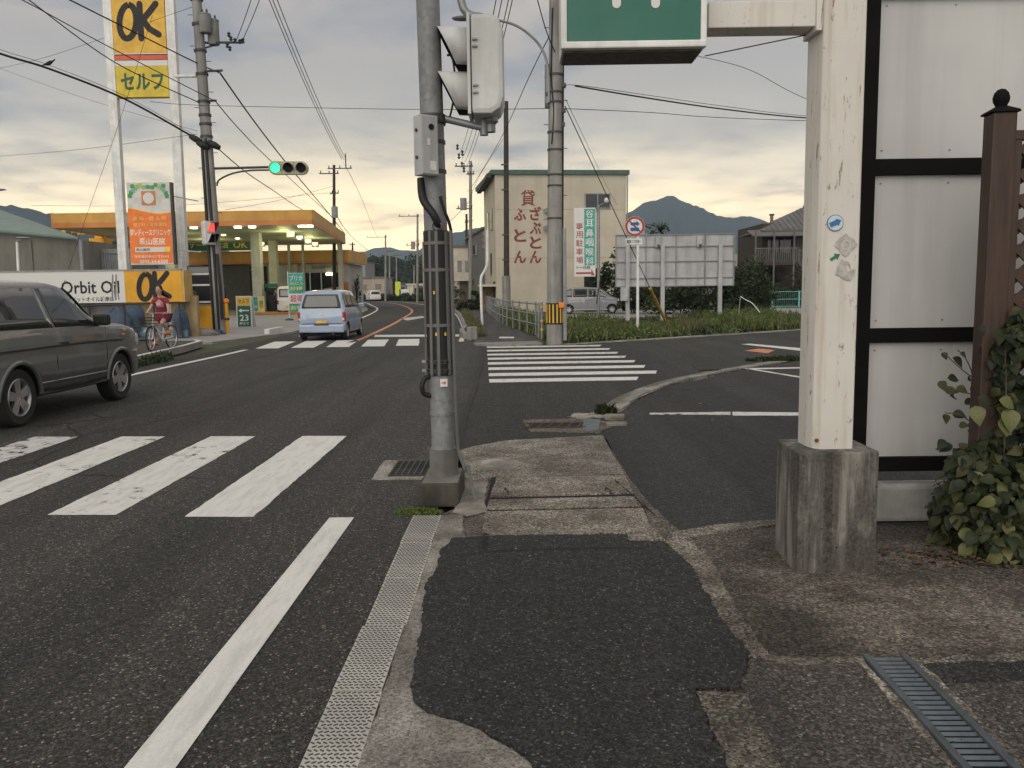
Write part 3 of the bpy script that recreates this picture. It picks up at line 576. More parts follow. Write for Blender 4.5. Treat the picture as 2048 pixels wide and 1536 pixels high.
# --- hills
def hills(name, prof, D, depth, front, seed, rough=6., step=30.):
    """ridge: prof = pixel outline seen from the street; D = distance of the ridge; slopes run down both ways"""
    rn = random.Random(seed); pts = [P(x, y, D) for x, y in prof]; xs = [p.x for p in pts]; n = int((xs[-1]-xs[0])/step); mb = MB()
    rows = [(-front, 0.), (-front*.75, .10), (-front*.5, .30), (-front*.28, .55), (-front*.1, .82), (0, 1.), (depth*.3, .7), (depth, 0.)]
    cols = []
    ph = [rn.uniform(0, 6.3) for _ in range(12)]
    for i in range(n+1):
        x = xs[0] + (xs[-1]-xs[0])*i/n; k = max(j for j in range(len(xs)) if xs[j] <= x+1e-6); k = min(k, len(xs)-2); t = (x-xs[k])/(xs[k+1]-xs[k]); zz = pts[k].z*(1-t) + pts[k+1].z*t
        col = []
        for j, (dy, f) in enumerate(rows):
            spur = .16*math.sin(x/front*7+ph[0]+j*.3) + .10*math.sin(x/front*17+ph[1]-j*.5)
            ff = f if f in (0, 1.) else min(1.02, max(.02, f*(1+spur*(1-f)*1.1)))
            jit = rn.uniform(-1, 1)*rough*(.8 if f == 1. else .3 if f else 0)
            col.append((x*(1+dy/D), D + dy + rn.uniform(-1, 1)*step*.4, zz*ff + jit - (2 if f == 0 else 0)))
        cols.append(col)
    m = len(rows); mb.add([v for c in cols for v in c], [(i*m+j, (i+1)*m+j, (i+1)*m+j+1, i*m+j+1) for i in range(n) for j in range(m-1)])
    return struct(mb.build(name, 'forest', smooth=True))
hills('hill', [(760, 540), (840, 500), (870, 476), (900, 466), (930, 461), (960, 455), (1000, 452), (1100, 445), (1200, 436), (1250, 430), (1262, 422), (1285, 407), (1305, 402), (1322, 398), (1334, 393), (1341, 390), (1349, 393), (1357, 399), (1370, 405), (1400, 414), (1435, 431), (1462, 436), (1492, 432), (1520, 438), (1545, 449), (1590, 468), (1700, 480), (2300, 470)], 2300, 500, 1100, 3, 2.6, 9.)
hills('hill', [(-900, 380), (-200, 400), (0, 410), (25, 411), (60, 420), (105, 428), (130, 440), (200, 468), (320, 500), (480, 515), (700, 540)], 1500, 500, 800, 5, 3.5, 10.)
hills('far_hill', [(400, 500), (600, 512), (700, 508), (730, 501), (770, 496), (810, 499), (850, 500), (900, 490), (1000, 480), (1200, 490)], 2950, 350, 400, 9, 5., 30.)
hills('wooded_rise', [(690, 552), (722, 528), (745, 516), (770, 512), (795, 518), (815, 522), (835, 512), (870, 500), (910, 494), (960, 500), (1010, 520)], 330, 120, 70, 11, 1.6, 2.2)
# ================================================================== NEAR THINGS
# --- signal pole: galvanised tube on a low concrete footing
PX, PY = -.545, 6.0
sp = thing('signal_pole', 'galvanised steel signal pole with black ribbed sleeve on a mossy concrete footing', 'pole', (PX, PY, 0))
def pz(y, Y=PY): return P(880, y, Y).z
ft = MB().prism([(-.155, -.30), (.125, -.30), (.135, .20), (-.145, .20)], 0, .165).build('footing', M('footing_dark', (.06, .056, .046), .9, var=.4, vs=4., bump=.5, dirt=.5), sp, bevel=.012)
box('footing_top', (-.008, -.045, .167), (.25, .46, .006), M('footing_lid', (.17, .16, .14), .9, var=.2, bump=.3), sp, .002)
lean = -.012
def pp(z, dx=0, dy=0): return (dx + lean*z, dy, z)
MB().cyl(pp(.17), pp(.36), .105, .100, 28).build('base_collar', M('collar', (.16, .155, .145), .8, var=.25, dirt=.4), sp, True)
MB().cyl(pp(.35), pp(5.6), .083, .078, 28).build('shaft', 'galvanised_steel', sp, True)
for z in (.36, .62, 2.32, 2.52): MB().cyl(pp(z-.012), pp(z+.012), .089, .089, 28).build('band', 'dark_steel' if z > 2 else 'galvanised_steel', sp, True)
zt, zb_ = pz(462), pz(750)
slv = MB().cyl(pp(zb_), pp(zt), .090, .090, 28).build('sleeve', 'black_plastic', sp, True)
for a in (-118, -88, -40, 15, 60, 190):
    a = math.radians(a); q = (.094*math.cos(a), .094*math.sin(a)); MB().box(pp((zt+zb_)/2, *q), (.012, .02, zt-zb_-.01), rz=a, ry=lean).build('sleeve_rib', 'grey_strip', slv)
for yy in (487, 540, 650): MB().cyl(pp(pz(yy)-.011), pp(pz(yy)+.011), .0985, .0985, 28).build('sleeve_band', 'grey_strip', slv, True)
for yy, a in ((585, -100), (667, -97), (667, -60)):
    a = math.radians(a); MB().box(pp(pz(yy), .1015*math.cos(a), .1015*math.sin(a)), (.004, .012, .022), rz=a).build('reflector', 'sign_yellow', slv)
for yy in (722, 740):
    z = pz(yy); st = MB().cyl(pp(z-.014), pp(z+.014), .0975, .0975, 28).build('perforated_strap', 'dark_steel', sp, True)
    for k in range(8):
        a = math.radians(-165+k*22); MB().box(pp(z, .0985*math.cos(a), .0985*math.sin(a)), (.004, .014, .012), rz=a).build('hole', 'dark_void', st)
    box('strap_screw', pp(z, -.115, -.02), (.03, .02, .02), 'grey_steel', sp)
cz = [(.1, -.05, pz(462)), (.1, -.05, pz(750)), (.108, -.05, pz(880)), (.12, -.06, pz(905)), (.165, -.10, pz(935)), (.18, -.13, .25), (.21, -.17, .1), (.235, -.21, .02)]
MB().tube(cr([(x+lean*z*.6, y, z) for x, y, z in cz], 5), .013, 8).build('conduit', 'grey_strip', sp, True)
MB().tube(cr([(-.085, -.03, pz(752)), (-.125, -.05, pz(757)), (-.14, -.06, pz(772)), (-.13, -.05, pz(785)), (-.08, -.03, pz(791))], 5), .018, 8).build('flexible_elbow', 'black_plastic', sp, True)
MB().tube(cr([(-.115, -.03, pz(358)), (-.10, -.07, pz(400)), (-.03, -.10, pz(430)), (0, -.08, pz(448)), (0, -.04, pz(452))], 6), .028, 10).build('hose', 'black_plastic', sp, True)
MB().tube(cr([(.02, -.075, pz(395)), (.05, -.085, pz(425)), (.075, -.06, pz(445)), (.09, -.05, pz(465))], 6), .011, 8).build('cable', 'cable', sp, True)
MB().lathe([(.03, -.02), (.04, .0), (.028, .02)], (lean*.6, -.085, pz(453)), 12, 'Y').build('cable_gland', 'grey_steel', sp, True)
sk = box('arrow_sticker', (.0+.03+lean, -.0885, pz(763)), (.052, .003, .056), 'white_paint', sp, rz=.28)
a_ = MB(); a_.slab([(x*.05, 0, z*.05) for x, z in ((-.36, .07), (.02, .07), (.02, .26), (.38, 0), (.02, -.26), (.02, -.07), (-.36, -.07))], (0, -.002, 0))
o = a_.build('arrow_print', 'sign_red', sk); o.data.transform(Matrix.Translation((.03+lean, -.0905, pz(763))) @ Matrix.Rotation(.28, 4, 'Z'))
# upper bracket arm reaching to the signal head
hz = P(965, 35, PY); Mx = hz.x-PX
MB().tube(cr([(lean*3.7, 0, 3.78), (.14, 0, 3.74), (Mx-.13, 0, hz.z+.06), (Mx, 0, hz.z)], 5), .028, 10).build('bracket_arm', 'grey_steel', sp, True)
lz = P(930, 240, PY).z; lo = P(968, 262, PY)
MB().tube([(lean*2.7, 0, lz+.03), (.1, 0, lz), (lo.x-PX, 0, lo.z+.02)], .026, 10).build('bracket_arm', 'grey_steel', sp, True)
MB().cyl((lo.x-PX, 0, lo.z-.03), (lo.x-PX, 0, lo.z+.1), .03, .03, 12).build('elbow', 'grey_steel', sp, True)
for k in range(8):
    a = 2*PI*k/8; MB().cyl(pp(lz-.025), pp(lz+.035), .096, .096, 24).build('clamp', 'dark_steel', sp, True) if k == 0 else MB().box(pp(lz, .1*math.cos(a), .1*math.sin(a)), (.03, .016, .05), rz=a).build('clamp_bolt', 'dark_steel', sp)
MB().tube(cr([(.085, -.02, P(890, 112, PY).z), (.12, -.03, P(890, 118, PY).z), (.135, -.03, P(890, 160, PY).z), (.12, -.03, P(890, 205, PY).z), (.095, -.02, lz+.02)], 6), .008, 6).build('cable', 'cable', sp, True)
# --- pedestrian signal head, seen from its side: faces left across the road
hb, ht = P(975, 238, PY).z, P(975, 42, PY).z; hx0, hx1 = P(944, 140, PY).x, P(1008, 140, PY).x; hh = ht-hb
ps = thing('pedestrian_signal', 'white pedestrian signal head with two hoods facing across the road, hung beside the pole', 'traffic signal', (hx0, PY, hb))
dx = hx1-hx0; sw = .185
body = [(0, 0), (dx*.62, -.0), (dx*.9, hh*.06), (dx, hh*.17), (dx, hh*.83), (dx*.86, hh*.97), (dx*.6, hh), (0, hh)]
MB().slab([(x, -sw, z) for x, z in body], (0, 2*sw, 0)).build('housing', 'signal_white', ps, bevel=.035)
box('door_frame', (-.012, 0, hh*.5), (.022, 2*sw+.012, hh*1.005), 'signal_white', ps, .006)
for zc in (.70, .245):
    z0 = hh*zc; hd = .17
    m = MB(); n = 14; L0 = .215
    pr = [(math.sin(2*PI*k/28+PI*.0)*.16, math.cos(2*PI*k/28)*.15) for k in range(-11, 12)]
    for y, z in pr:
        f_ = .30 + .70*max(0, (z+.15)/.30)
        m.v += [(-.02, y, z0+z), (-.02-L0*f_, y*1.02, z0+z-.0+.012*f_)]
    k2 = len(pr); m.f += [(2*i, 2*i+1, 2*i+3, 2*i+2) for i in range(k2-1)]
    ln_ = MB(); ln_.v = [(x, y*.93, z0+(z-z0)*.93-.004) for x, y, z in m.v]; ln_.f = list(m.f); ln_.build('hood_lining', 'dark_void', ps, True)
    ho = m.build('hood', 'signal_white', ps, True); so_ = ho.modifiers.new('s', 'SOLIDIFY'); so_.thickness = .006
    MB().cyl((-.03, 0, z0), (-.018, 0, z0), .135, .135, 20).build('lens', 'dark_void', ps)
    for dz in (-.0, .045): box('hinge', (.03, -sw-.006, z0+dz-.02), (.035, .02, .012), 'grey_steel', ps)
MB().lathe([(.05, 0), (.055, -.03), (.035, -.05), (.035, -.1)], (dx*.55, 0, .01), 14).build('mount_collar', 'grey_steel', ps, True)
# --- control box strapped to the pole
c0 = P(850, 295, PY-.13); bw, bd, bh = .135, .10, P(850, 232, PY-.13).z - P(850, 352, PY-.13).z
cbx = thing('control_box', 'light grey metal control box with round knobs strapped to the signal pole', 'control box', (P(852, 295, PY-.13).x, PY-.13, P(850, 352, PY-.13).z), .62)
box('case', (0, 0, bh/2), (bw, bd, bh), 'box_grey', cbx, .006)
box('lid', (0, -bd/2-.004, bh/2), (bw-.012, .008, bh-.016), 'box_grey', cbx, .003)
for z in (.3, .75): MB().cyl((-bw/2-.001, 0, bh*z), (-bw/2-.012, 0, bh*z), .011, .011, 12).build('knob', 'dark_steel', cbx)
MB().cyl((.01, -bd/2-.006, bh*.8), (.01, -bd/2-.015, bh*.8), .02, .02, 14).build('speaker', 'dark_void', cbx)
box('window', (-.01, -bd/2-.0095, bh*.55), (.02, .004, .045), 'white_paint', cbx)
box('rating_plate', (.02, -bd/2-.0092, bh*.16), (.045, .003, .06), 'white_paint', cbx)
# --- green light-box sign on a rusting cream post and plinth
BX, BY = 1.655, 4.45
po = thing('sign_post', 'cream steel post with rust streaks on a tall stained concrete plinth', 'post', (BX, BY, 0))
bt = P(1680, 905, 4.24).z
MB().prism([(-.225, -.225), (.2, -.185), (.2, .2), (-.21, .2)], 0, bt).build('plinth', 'concrete_streaked', po, bevel=.012)
pl = P(1612, 880, BY-.03).x-BX; pr_ = P(1705, 888, BY-.1).x-BX
sh = [(pl, -.02), (pl+.012, -.085), (pl+.05, -.118), (pr_-.006, -.112), (pr_, -.10), (pr_+.005, .1), (pl+.02, .12), (pl, .1)]
MB().prism(sh, bt-.01, 4.6).build('shaft', 'cream_paint_rusting', po, bevel=.006)
MB().lathe([(.0, -.004), (.011, -.004), (.011, 0)], (pl+.028, -.108, bt+.045), 14, 'Y').build('plug', M('plug_red', (.16, .05, .03), .7), po)
# stickers
def disc(name, c, r, mat, parent, n=24, th=.0025): return MB().cyl((c[0], c[1], c[2]), (c[0], c[1]-th, c[2]), r, r, n).build(name, mat, parent)
def onpost(px, py, Yd=-.1175): p = P(px, py, BY+Yd); return Vector((p.x-BX, Yd-.001, p.z))
s1 = onpost(1670, 446); st = disc('round_sticker', s1, .042, 'sticker_blue', po); disc('sticker_face', s1+Vector((0, -.003, 0)), .038, M('sticker_pale', (.5, .56, .6), .4), st)
ar = [(-.9, -.35), (.25, -.35), (.25, -.6), (.95, .05), (.25, .6), (.25, .4), (-.9, .4)]
o = MB().slab([(x*.033, 0, z*.033) for x, z in ar], (0, -.002, 0)).build('sticker_arrow', 'sticker_blue', st); o.data.transform(Matrix.Translation(s1+Vector((0, -.0065, 0))) @ Matrix.Rotation(-.4, 4, 'Y'))
s2 = onpost(1670, 514); o = MB().slab([(x*.03, 0, z*.03) for x, z in ((-.9, -.25), (.1, -.25), (.1, -.6), (.95, 0), (.1, .6), (.1, .25), (-.9, .25))], (0, -.002, 0)).build('arrow_sticker', 'sticker_green', po); o.data.transform(Matrix.Translation(s2) @ Matrix.Rotation(-.55, 4, 'Y'))
for px, py, a, hole in ((1692, 490, .75, 1), (1692, 540, .35, 0)):
    c = onpost(px, py); pg = ragged([(-.042, -.042), (.042, -.042), (.042, .042), (-.042, .042)], .02, .006, px+py)
    if not hole: pg = ragged([(-.042, -.042), (.042, -.042), (.042, .02), (.01, -.01), (-.012, .042), (-.042, .042)], .02, .006, py)
    o = MB().slab([(q.x, 0, q.y) for q in pg], (0, -.0015, 0)).build('tape_remnant', 'tape_grey', po); o.data.transform(Matrix.Translation(c) @ Matrix.Rotation(a, 4, 'Y'))
    if hole:
        rg = MB(); n = 18; [rg.v.extend([(.019*math.cos(2*PI*k/n), 0, .019*math.sin(2*PI*k/n)), (.026*math.cos(2*PI*k/n), 0, .026*math.sin(2*PI*k/n))]) for k in range(n)]; rg.f = [(2*k, 2*k+1, (2*k+3) % (2*n), (2*k+2) % (2*n)) for k in range(n)]
        o = rg.build('glue_ring', M('glue', (.5, .48, .45), .6), po); o.data.transform(Matrix.Translation(c+Vector((0, -.003, 0))))
# arm to the sign
za, zb2 = P(1640, 10, BY).z, P(1640, 62, BY).z; xa = P(1410, 40, BY).x
box('arm', ((xa+BX+pl)/2-BX+.04, 0, (za+zb2)/2), (BX+pl-xa+.08, .16, za-zb2), 'cream_paint_rusting', po, .006)
box('arm_flange', (pl-.012, 0, (za+zb2)/2+.0), (.03, .2, za-zb2+.05), 'cream_paint_rusting', po, .004)
# sign box
fy = BY-.22; xl, xr = P(1122, 60, fy).x, P(1413, 60, fy).x; zb3 = P(1260, 96, fy).z
gs = thing('light_box_sign', 'green light-box sign in a cream frame hung on the cream post arm', 'sign', ((xl+xr)/2, BY, zb3)); ww = xr-xl
box('case', (0, -.07, .6), (ww-.01, .26, 1.2), 'cream_paint_rusting', gs, .004)
for s_ in (-1, 1): box('frame_rail', (s_*(ww/2-.014), -.205, .6), (.03, .05, 1.2), 'white_paint', gs, .008)
box('frame_rail', (0, -.208, .016), (ww, .05, .034), 'white_paint', gs, .008)
box('under_panel', (0, -.07, -.005), (ww-.03, .24, .008), M('under_dark', (.13, .12, .105), .8, dirt=.5, vs=8), gs)
box('panel', (0, -.215, .62), (ww-.06, .012, 1.17), 'board_teal', gs)
for px in (1233, 1311):
    p = P(px, 0, fy); zt_ = P(px, 17, fy).z-zb3; x_ = p.x-(xl+xr)/2
    m = MB(); w_ = .021; pts = [(x_+w_*math.cos(a), zt_+w_+w_*math.sin(a)) for a in [PI+PI*k/10 for k in range(11)]] + [(x_+w_, zt_+.26), (x_-w_, zt_+.26)]
    m.slab([(x, -.221, z) for x, z in pts], (0, -.004, 0)).build('letter', 'acrylic_white', gs)
ax = P(1233, 0, fy).x-(xl+xr)/2; bx_ = P(1311, 0, fy).x-(xl+xr)/2; zt_ = P(1233, 17, fy).z-zb3
box('letter', (bx_, -.223, zt_+.275), (.17, .004, .04), 'acrylic_white', gs); box('letter', (ax+.03, -.223, zt_+.275), (.10, .004, .04), 'acrylic_white', gs); box('letter', (ax+.025, -.2235, zt_+.16), (.09, .004, .035), 'acrylic_white', gs)
# --- white panel board in a black frame behind the post
WY = 5.35
bl, br_ = P(1708, 500, WY).x, P(2300, 500, WY).x
wb = thing('panel_board', 'tall blank white panel board in a black timber frame behind the lattice fence', 'board', ((bl+br_)/2, WY, 0)); cx = (bl+br_)/2
zb4 = P(1850, 940, WY).z; zt4 = P(1850, -420, WY).z
def wz(y): return P(1850, y, WY).z
le = P(1712, 500, WY).x-cx
box('upright', (le+.045, 0, (zb4+zt4)/2-.1), (.09, .08, zt4-zb4+.35), 'black_frame', wb, .004)
box('upright', (br_-cx-.06, 0, (zb4+zt4)/2-.1), (.1, .08, zt4-zb4+.35), 'black_frame', wb, .004)
for s_ in (le+.045, br_-cx-.06): box('foot', (s_, 0, zb4/2-.1), (.11, .1, zb4-.1+.0), 'black_frame', wb, .004)
for y0, y1 in ((-40, -3), (318, 350), (655, 684), (912, 940)):
    za_, zb_2 = wz(y0), wz(y1); box('cross_rail', ((br_-cx+le)/2, .002, (za_+zb_2)/2), (br_-cx-le-.1, .07, za_-zb_2), 'black_frame', wb, .003)
for zc_ in (wz(10), wz(300), wz(366), wz(640), wz(700), wz(898)):
    for kx in range(5): MB().cyl((le+.14+kx*.42, .006, zc_), (le+.14+kx*.42, .001, zc_), .006, .006, 8).build('screw', 'grey_steel', wb)
edges = [(-420, -40), (-3, 318), (350, 655), (684, 912)]
for y0, y1 in edges:
    za_, zb_2 = wz(y0), wz(y1); box('panel', ((br_-cx+le)/2, .015, (za_+zb_2)/2), (br_-cx-le-.12, .02, za_-zb_2+.01), 'panel_offwhite', wb)
# concrete wheel-stop blocks behind
for k, (a, b) in enumerate(((1757, 1900),)):
    p0 = G(a, 1050); p1 = G(b, 1048)
    cbk = thing('concrete_block', 'pale moulded concrete block lying between the plinth and the vine', 'concrete block', ((p0.x+p1.x)/2+.08, 5.24, .014))
    w = p1.x-p0.x+.2; MB().prism([(-w/2, -.08), (w/2, -.08), (w/2, .08), (-w/2, .08)], 0, .235).build('block', M('block_pale', (.34, .34, .325), .85, var=.2, bump=.3, dirt=.4), cbk, bevel=.025)
    box('recess', (0, -.0, .2345), (w-.16, .06, .006), 'stone_kerb', cbk, .002)
# --- brown lattice fence
FY = 4.72
fx = P(1972, 800, FY).x
lf = thing('lattice_fence', 'brown timber lattice fence with a ball-topped square post, half hidden by the vine', 'fence', (fx, FY, 0), -.10)
zt5 = P(1998, 228, FY).z
box('post', (0, 0, zt5/2), (.125, .125, zt5), 'wood_brown', lf, .01)
MB().lathe([(.105, 0), (.10, .012), (.02, .045), (0, .05)], (0, 0, zt5), 4).build('cap', 'black_frame', lf).data.transform(Matrix.Translation((0, 0, zt5)) @ Matrix.Rotation(PI/4, 4, 'Z') @ Matrix.Translation((0, 0, -zt5)))
MB().lathe([(.0, 0), (.026, .008), (.04, .035), (.043, .055), (.036, .082), (.02, .1), (0, .106)], (0, 0, zt5+.028), 18).build('finial', 'black_frame', lf, True)
tz = P(2040, 272, FY).z
box('top_rail', (.72, 0, tz), (1.32, .07, .05), 'wood_brown', lf, .004); box('bottom_rail', (.72, 0, .2), (1.32, .07, .05), 'wood_brown', lf, .004)
box('inner_stile', (.085, 0, (tz+.2)/2), (.045, .06, tz-.2), 'wood_brown', lf, .003); box('end_post', (1.4, 0, tz/2), (.1, .1, tz), 'wood_brown', lf, .006)
x0, x1, z0, z1 = .11, 1.37, .23, tz-.02; pitch = .135
for sgn in (-1, 1):
    c0 = -4.
    while c0 < 5:
        c0 += pitch                       # line z = sgn*x + c
        pts = []
        for x in (x0, x1):
            z = sgn*x+c0
            if z0 <= z <= z1: pts.append((x, z))
        for z in (z0, z1):
            x = (z-c0)*sgn
            if x0 < x < x1: pts.append((x, z))
        if len(pts) < 2: continue
        pts.sort(); a, b = pts[0], pts[-1]
        if math.dist(a, b) < .08: continue
        m = ((a[0]+b[0])/2, .011*sgn, (a[1]+b[1])/2); MB().box(m, (math.dist(a, b), .016, .045), ry=-math.atan2(b[1]-a[1], b[0]-a[0])).build('lattice_slat', 'wood_brown', lf)
# --- climbing vine
def leafmesh(name, wd=.8):
    prof = [(0, .02), (.12, .30), (.3, .46), (.5, .44), (.7, .3), (.87, .13), (1, 0)]
    vs = []; fs = []
    for i, (t, w) in enumerate(prof):
        zc = .16*t*(1-t)*1.6 - .22*t*t; w *= wd
        vs += [(-w, t, zc+.32*w), (0, t, zc), (w, t, zc+.32*w)]
    for i in range(len(prof)-1):
        a = i*3; fs += [(a, a+1, a+4, a+3), (a+1, a+2, a+5, a+4)]
    return vs, fs
LV, LFc = leafmesh('leaf')
def leafsM(pos, nrm, size, roll, up=Vector((0, 0, 1))):
    n = Vector(nrm).normalized(); t = (Vector((0, 0, -1)) - n*n.dot(Vector((0, 0, -1))))
    t = t.normalized() if t.length > .1 else n.orthogonal().normalized()
    t = Matrix.Rotation(roll, 3, n) @ t; s_ = t.cross(n)
    return Matrix(((s_.x*size, t.x*size, n.x*size, pos[0]), (s_.y*size, t.y*size, n.y*size, pos[1]), (s_.z*size, t.z*size, n.z*size, pos[2]), (0, 0, 0, 1)))
vine = thing('climbing_vine', 'leafy green climbing vine sprawling over the foot of the lattice fence', 'plant', (fx, FY-.2, 0)); vo = vine.location.copy()
rn = random.Random(12)
vb = [(P(2000, 1010, 4.6), (.30, .26, .30), 300), (P(2060, 900, 4.65), (.24, .2, .42), 240), (P(2035, 740, 4.62), (.13, .12, .28), 130), (P(1925, 1030, 4.75), (.17, .2, .22), 170), (P(1960, 930, 4.62), (.16, .12, .14), 110), (P(2060, 1080, 4.45), (.3, .16, .14), 160), (P(1905, 1075, 4.72), (.1, .1, .06), 60), (P(2070, 650, 4.62), (.14, .1, .12), 60)]
cand = []
for c, rad, n in vb:
    for _ in range(int(n*2.6)):
        while True:
            d = Vector((rn.gauss(0, 1), rn.gauss(0, 1), rn.gauss(0, 1))).normalized(); r = rn.uniform(.55, 1.06)
            if d.y < .55: break
        p = c + Vector((d.x*rad[0], d.y*rad[1], d.z*rad[2]))*r
        if p.z < .03: p.z = rn.uniform(.03, .1)
        nr = (d*.7 + Vector((rn.gauss(0, .35), -.45+rn.gauss(0, .35), .55+rn.gauss(0, .3))))
        cand.append((p, nr, rn.choice((.03, .035, .045, .05, .06, .07, .085, .10)), rn.gauss(0, .7)))
for px, py, s_ in ((1950, 812, .11), (1998, 800, .10), (2015, 818, .13), (2000, 838, .10), (1992, 1085, .12), (1955, 795, .08), (2030, 700, .09), (2010, 672, .07), (1985, 660, .07), (1960, 650, .06)): cand.append((P(px, py, 4.42), Vector((rn.gauss(0, .2), -.9, .5)), s_, rn.gauss(.6, .6)))
for px, py in ((1885, 705), (1905, 715), (1920, 708), (1880, 762), (1895, 757), (1890, 782), (1912, 775), (1900, 792), (1930, 800), (1940, 775), (1945, 735), (1935, 760), (1890, 828), (1905, 826), (1918, 850), (1935, 860), (1890, 880), (1905, 890), (1940, 845), (1950, 880)): cand.append((P(px, py, 4.85), Vector((rn.gauss(0, .4), -.7, .5)), rn.uniform(.05, .085), rn.gauss(1.0, .8)))
cand.sort(key=lambda c: c[0].y - c[2]*3)
lm = bpy.data.meshes.new('leaf'); lm.from_pydata([Vector(v) for v in LV], [], LFc)
lm2 = bpy.data.meshes.new('leaf_pale'); lm2.from_pydata([Vector(v) for v in LV], [], LFc)
lm3 = bpy.data.meshes.new('leaf_mid'); lm3.from_pydata([Vector(v) for v in LV], [], LFc)
M('leaf_pale_face', (.10, .105, .032), .5, var=.25, vs=20.); 
for q_, mm in ((lm, 'leaf_vine'), (lm2, 'leaf_pale_face'), (lm3, 'leaf_single')): q_.materials.append(MATS[mm]); q_.shade_smooth()
rest = MB()
for i, (p, nr, s_, rl) in enumerate(cand):
    Mx_ = leafsM(p-vo, nr, s_, rl)
    if i < 290:
        o = bpy.data.objects.new('leaf', (lm2 if (s_ > .095 and rn.random() < .75) or rn.random() < .04 else lm3)); COL.objects.link(o); o.parent = vine; o.matrix_local = Mx_
    else: rest.add([Mx_ @ Vector(v) for v in LV], LFc)
o = rest.build('foliage', 'leaf_vine', vine, True); o['kind'] = 'stuff'
for pts in ([(1962, 690), (1955, 720), (1950, 780), (1948, 860), (1950, 960)], [(1952, 760), (1925, 740), (1905, 722), (1888, 706)], [(1952, 790), (1930, 785), (1900, 775), (1882, 764)], [(1950, 850), (1920, 830), (1890, 826)], [(1975, 990), (1950, 1012), (1925, 1025)], [(1990, 1035), (2005, 1010), (2010, 1000)], [(1950, 800), (1945, 750), (1930, 715), (1915, 700)], [(2010, 700), (2012, 800), (2005, 950), (1990, 1080)]):
    MB().tube(cr([P(x, y, 4.80 if x < 1960 else 4.55)-vo for x, y in pts], 5), .0035, 5).build('stem', M('stem_brown', (.09, .07, .045), .8), vine, True)
ll = MB(); rr_ = random.Random(6)
for _ in range(260):
    a = rr_.gauss(0, 1); x = P(1960, 1110, 4.5).x + a*.3; y = 4.42 + rr_.gauss(0, .07) + abs(a)*.05; Mx_ = leafsM((x, y, .022), (rr_.gauss(0, .3), rr_.gauss(0, .3), 1), rr_.uniform(.02, .05), rr_.uniform(0, 6)); ll.add([Mx_ @ Vector(v) for v in LV], LFc)
M('leaf_litter_brown', (.085, .055, .03), .9, var=.5, vs=12.); tag(ll.build('leaf_litter', 'leaf_litter_brown', None, True), 'brown dead leaves littering the ground under the vine', 'leaf litter', kind='stuff')
# small green weeds at footing and corner
def tuft(name, label, pos, rad, n, h, mat='leaf_moss', sq=.4):
    rr = random.Random(int(pos[0]*100+pos[1]*10)); m = MB()
    for _ in range(n):
        a = rr.uniform(0, 6.3); r = rad*math.sqrt(rr.random()); x, y = pos[0]+r*math.cos(a), pos[1]+r*math.sin(a)*sq; hh_ = h*rr.uniform(.35, 1)*(1-.5*r/rad); b = rr.uniform(0, 6.3); w = h*.10+.002; lx, ly = hh_*.6*math.cos(b), hh_*.6*math.sin(b)
        m.add([(x-w*math.sin(b), y+w*math.cos(b), 0), (x+w*math.sin(b), y-w*math.cos(b), 0), (x+lx*.5+w*math.sin(b), y+ly*.5-w*math.cos(b), hh_*.7), (x+lx, y+ly, hh_), (x+lx*.5-w*math.sin(b), y+ly*.5+w*math.cos(b), hh_*.7)], [(0, 1, 2, 3, 4)])
    return tag(m.build(name, mat), label, 'weeds', kind='stuff')
c = G(838, 1026); tuft('weed_patch', 'bright green moss and weeds at the foot of the signal pole footing', (c.x, c.y), .17, 420, .045)
c = G(1211, 832); tuft('weed_tuft', 'grassy weed tuft in the broken kerb by the corner drain', (c.x, c.y), .12, 260, .2, 'leaf_hedge', 1)
c = G(1550, 722); tuft('weed_tuft', 'low dark weeds along the car park kerb beyond the corner', (c.x+.2, c.y), .8, 700, .16, 'leaf_hedge', .25)
c = G(1428, 742); tuft('weed_tuft', 'tiny weeds in the corner gutter', (c.x, c.y), .3, 120, .06, 'leaf_hedge', .4)
# ================================================================== RIGHT SIDE, MIDDLE DISTANCE
def crown(mb, c, rad, n, size, rn, flat=.3):
    """leaf-sized faces scattered through an uneven volume made of clumps"""
    c = Vector(c); cl = []
    for _ in range(max(5, n//90)):
        d = Vector((rn.gauss(0, 1), rn.gauss(0, 1), rn.gauss(0, 1))).normalized()*rn.uniform(.35, .92); cl.append((Vector((d.x*rad[0], d.y*rad[1], d.z*rad[2])), rn.uniform(.22, .42)))
    for _ in range(n):
        k, kr = rn.choice(cl); d = Vector((rn.gauss(0, 1), rn.gauss(0, 1), rn.gauss(0, 1))).normalized()*(rn.random()**.4)*kr
        p = c + k + Vector((d.x*rad[0], d.y*rad[1], d.z*rad[2])); s = size*rn.uniform(.55, 1.35)
        if p.z < .02: continue
        u = Vector((rn.gauss(0, 1), rn.gauss(0, 1), rn.gauss(0, .6))).normalized(); v = u.orthogonal().normalized(); v = Matrix.Rotation(rn.uniform(0, 6.3), 3, u) @ v
        mb.add([p-u*s*.5, p+v*s*.28, p+u*s*.55, p-v*s*.28], [(0, 1, 2, 3)])
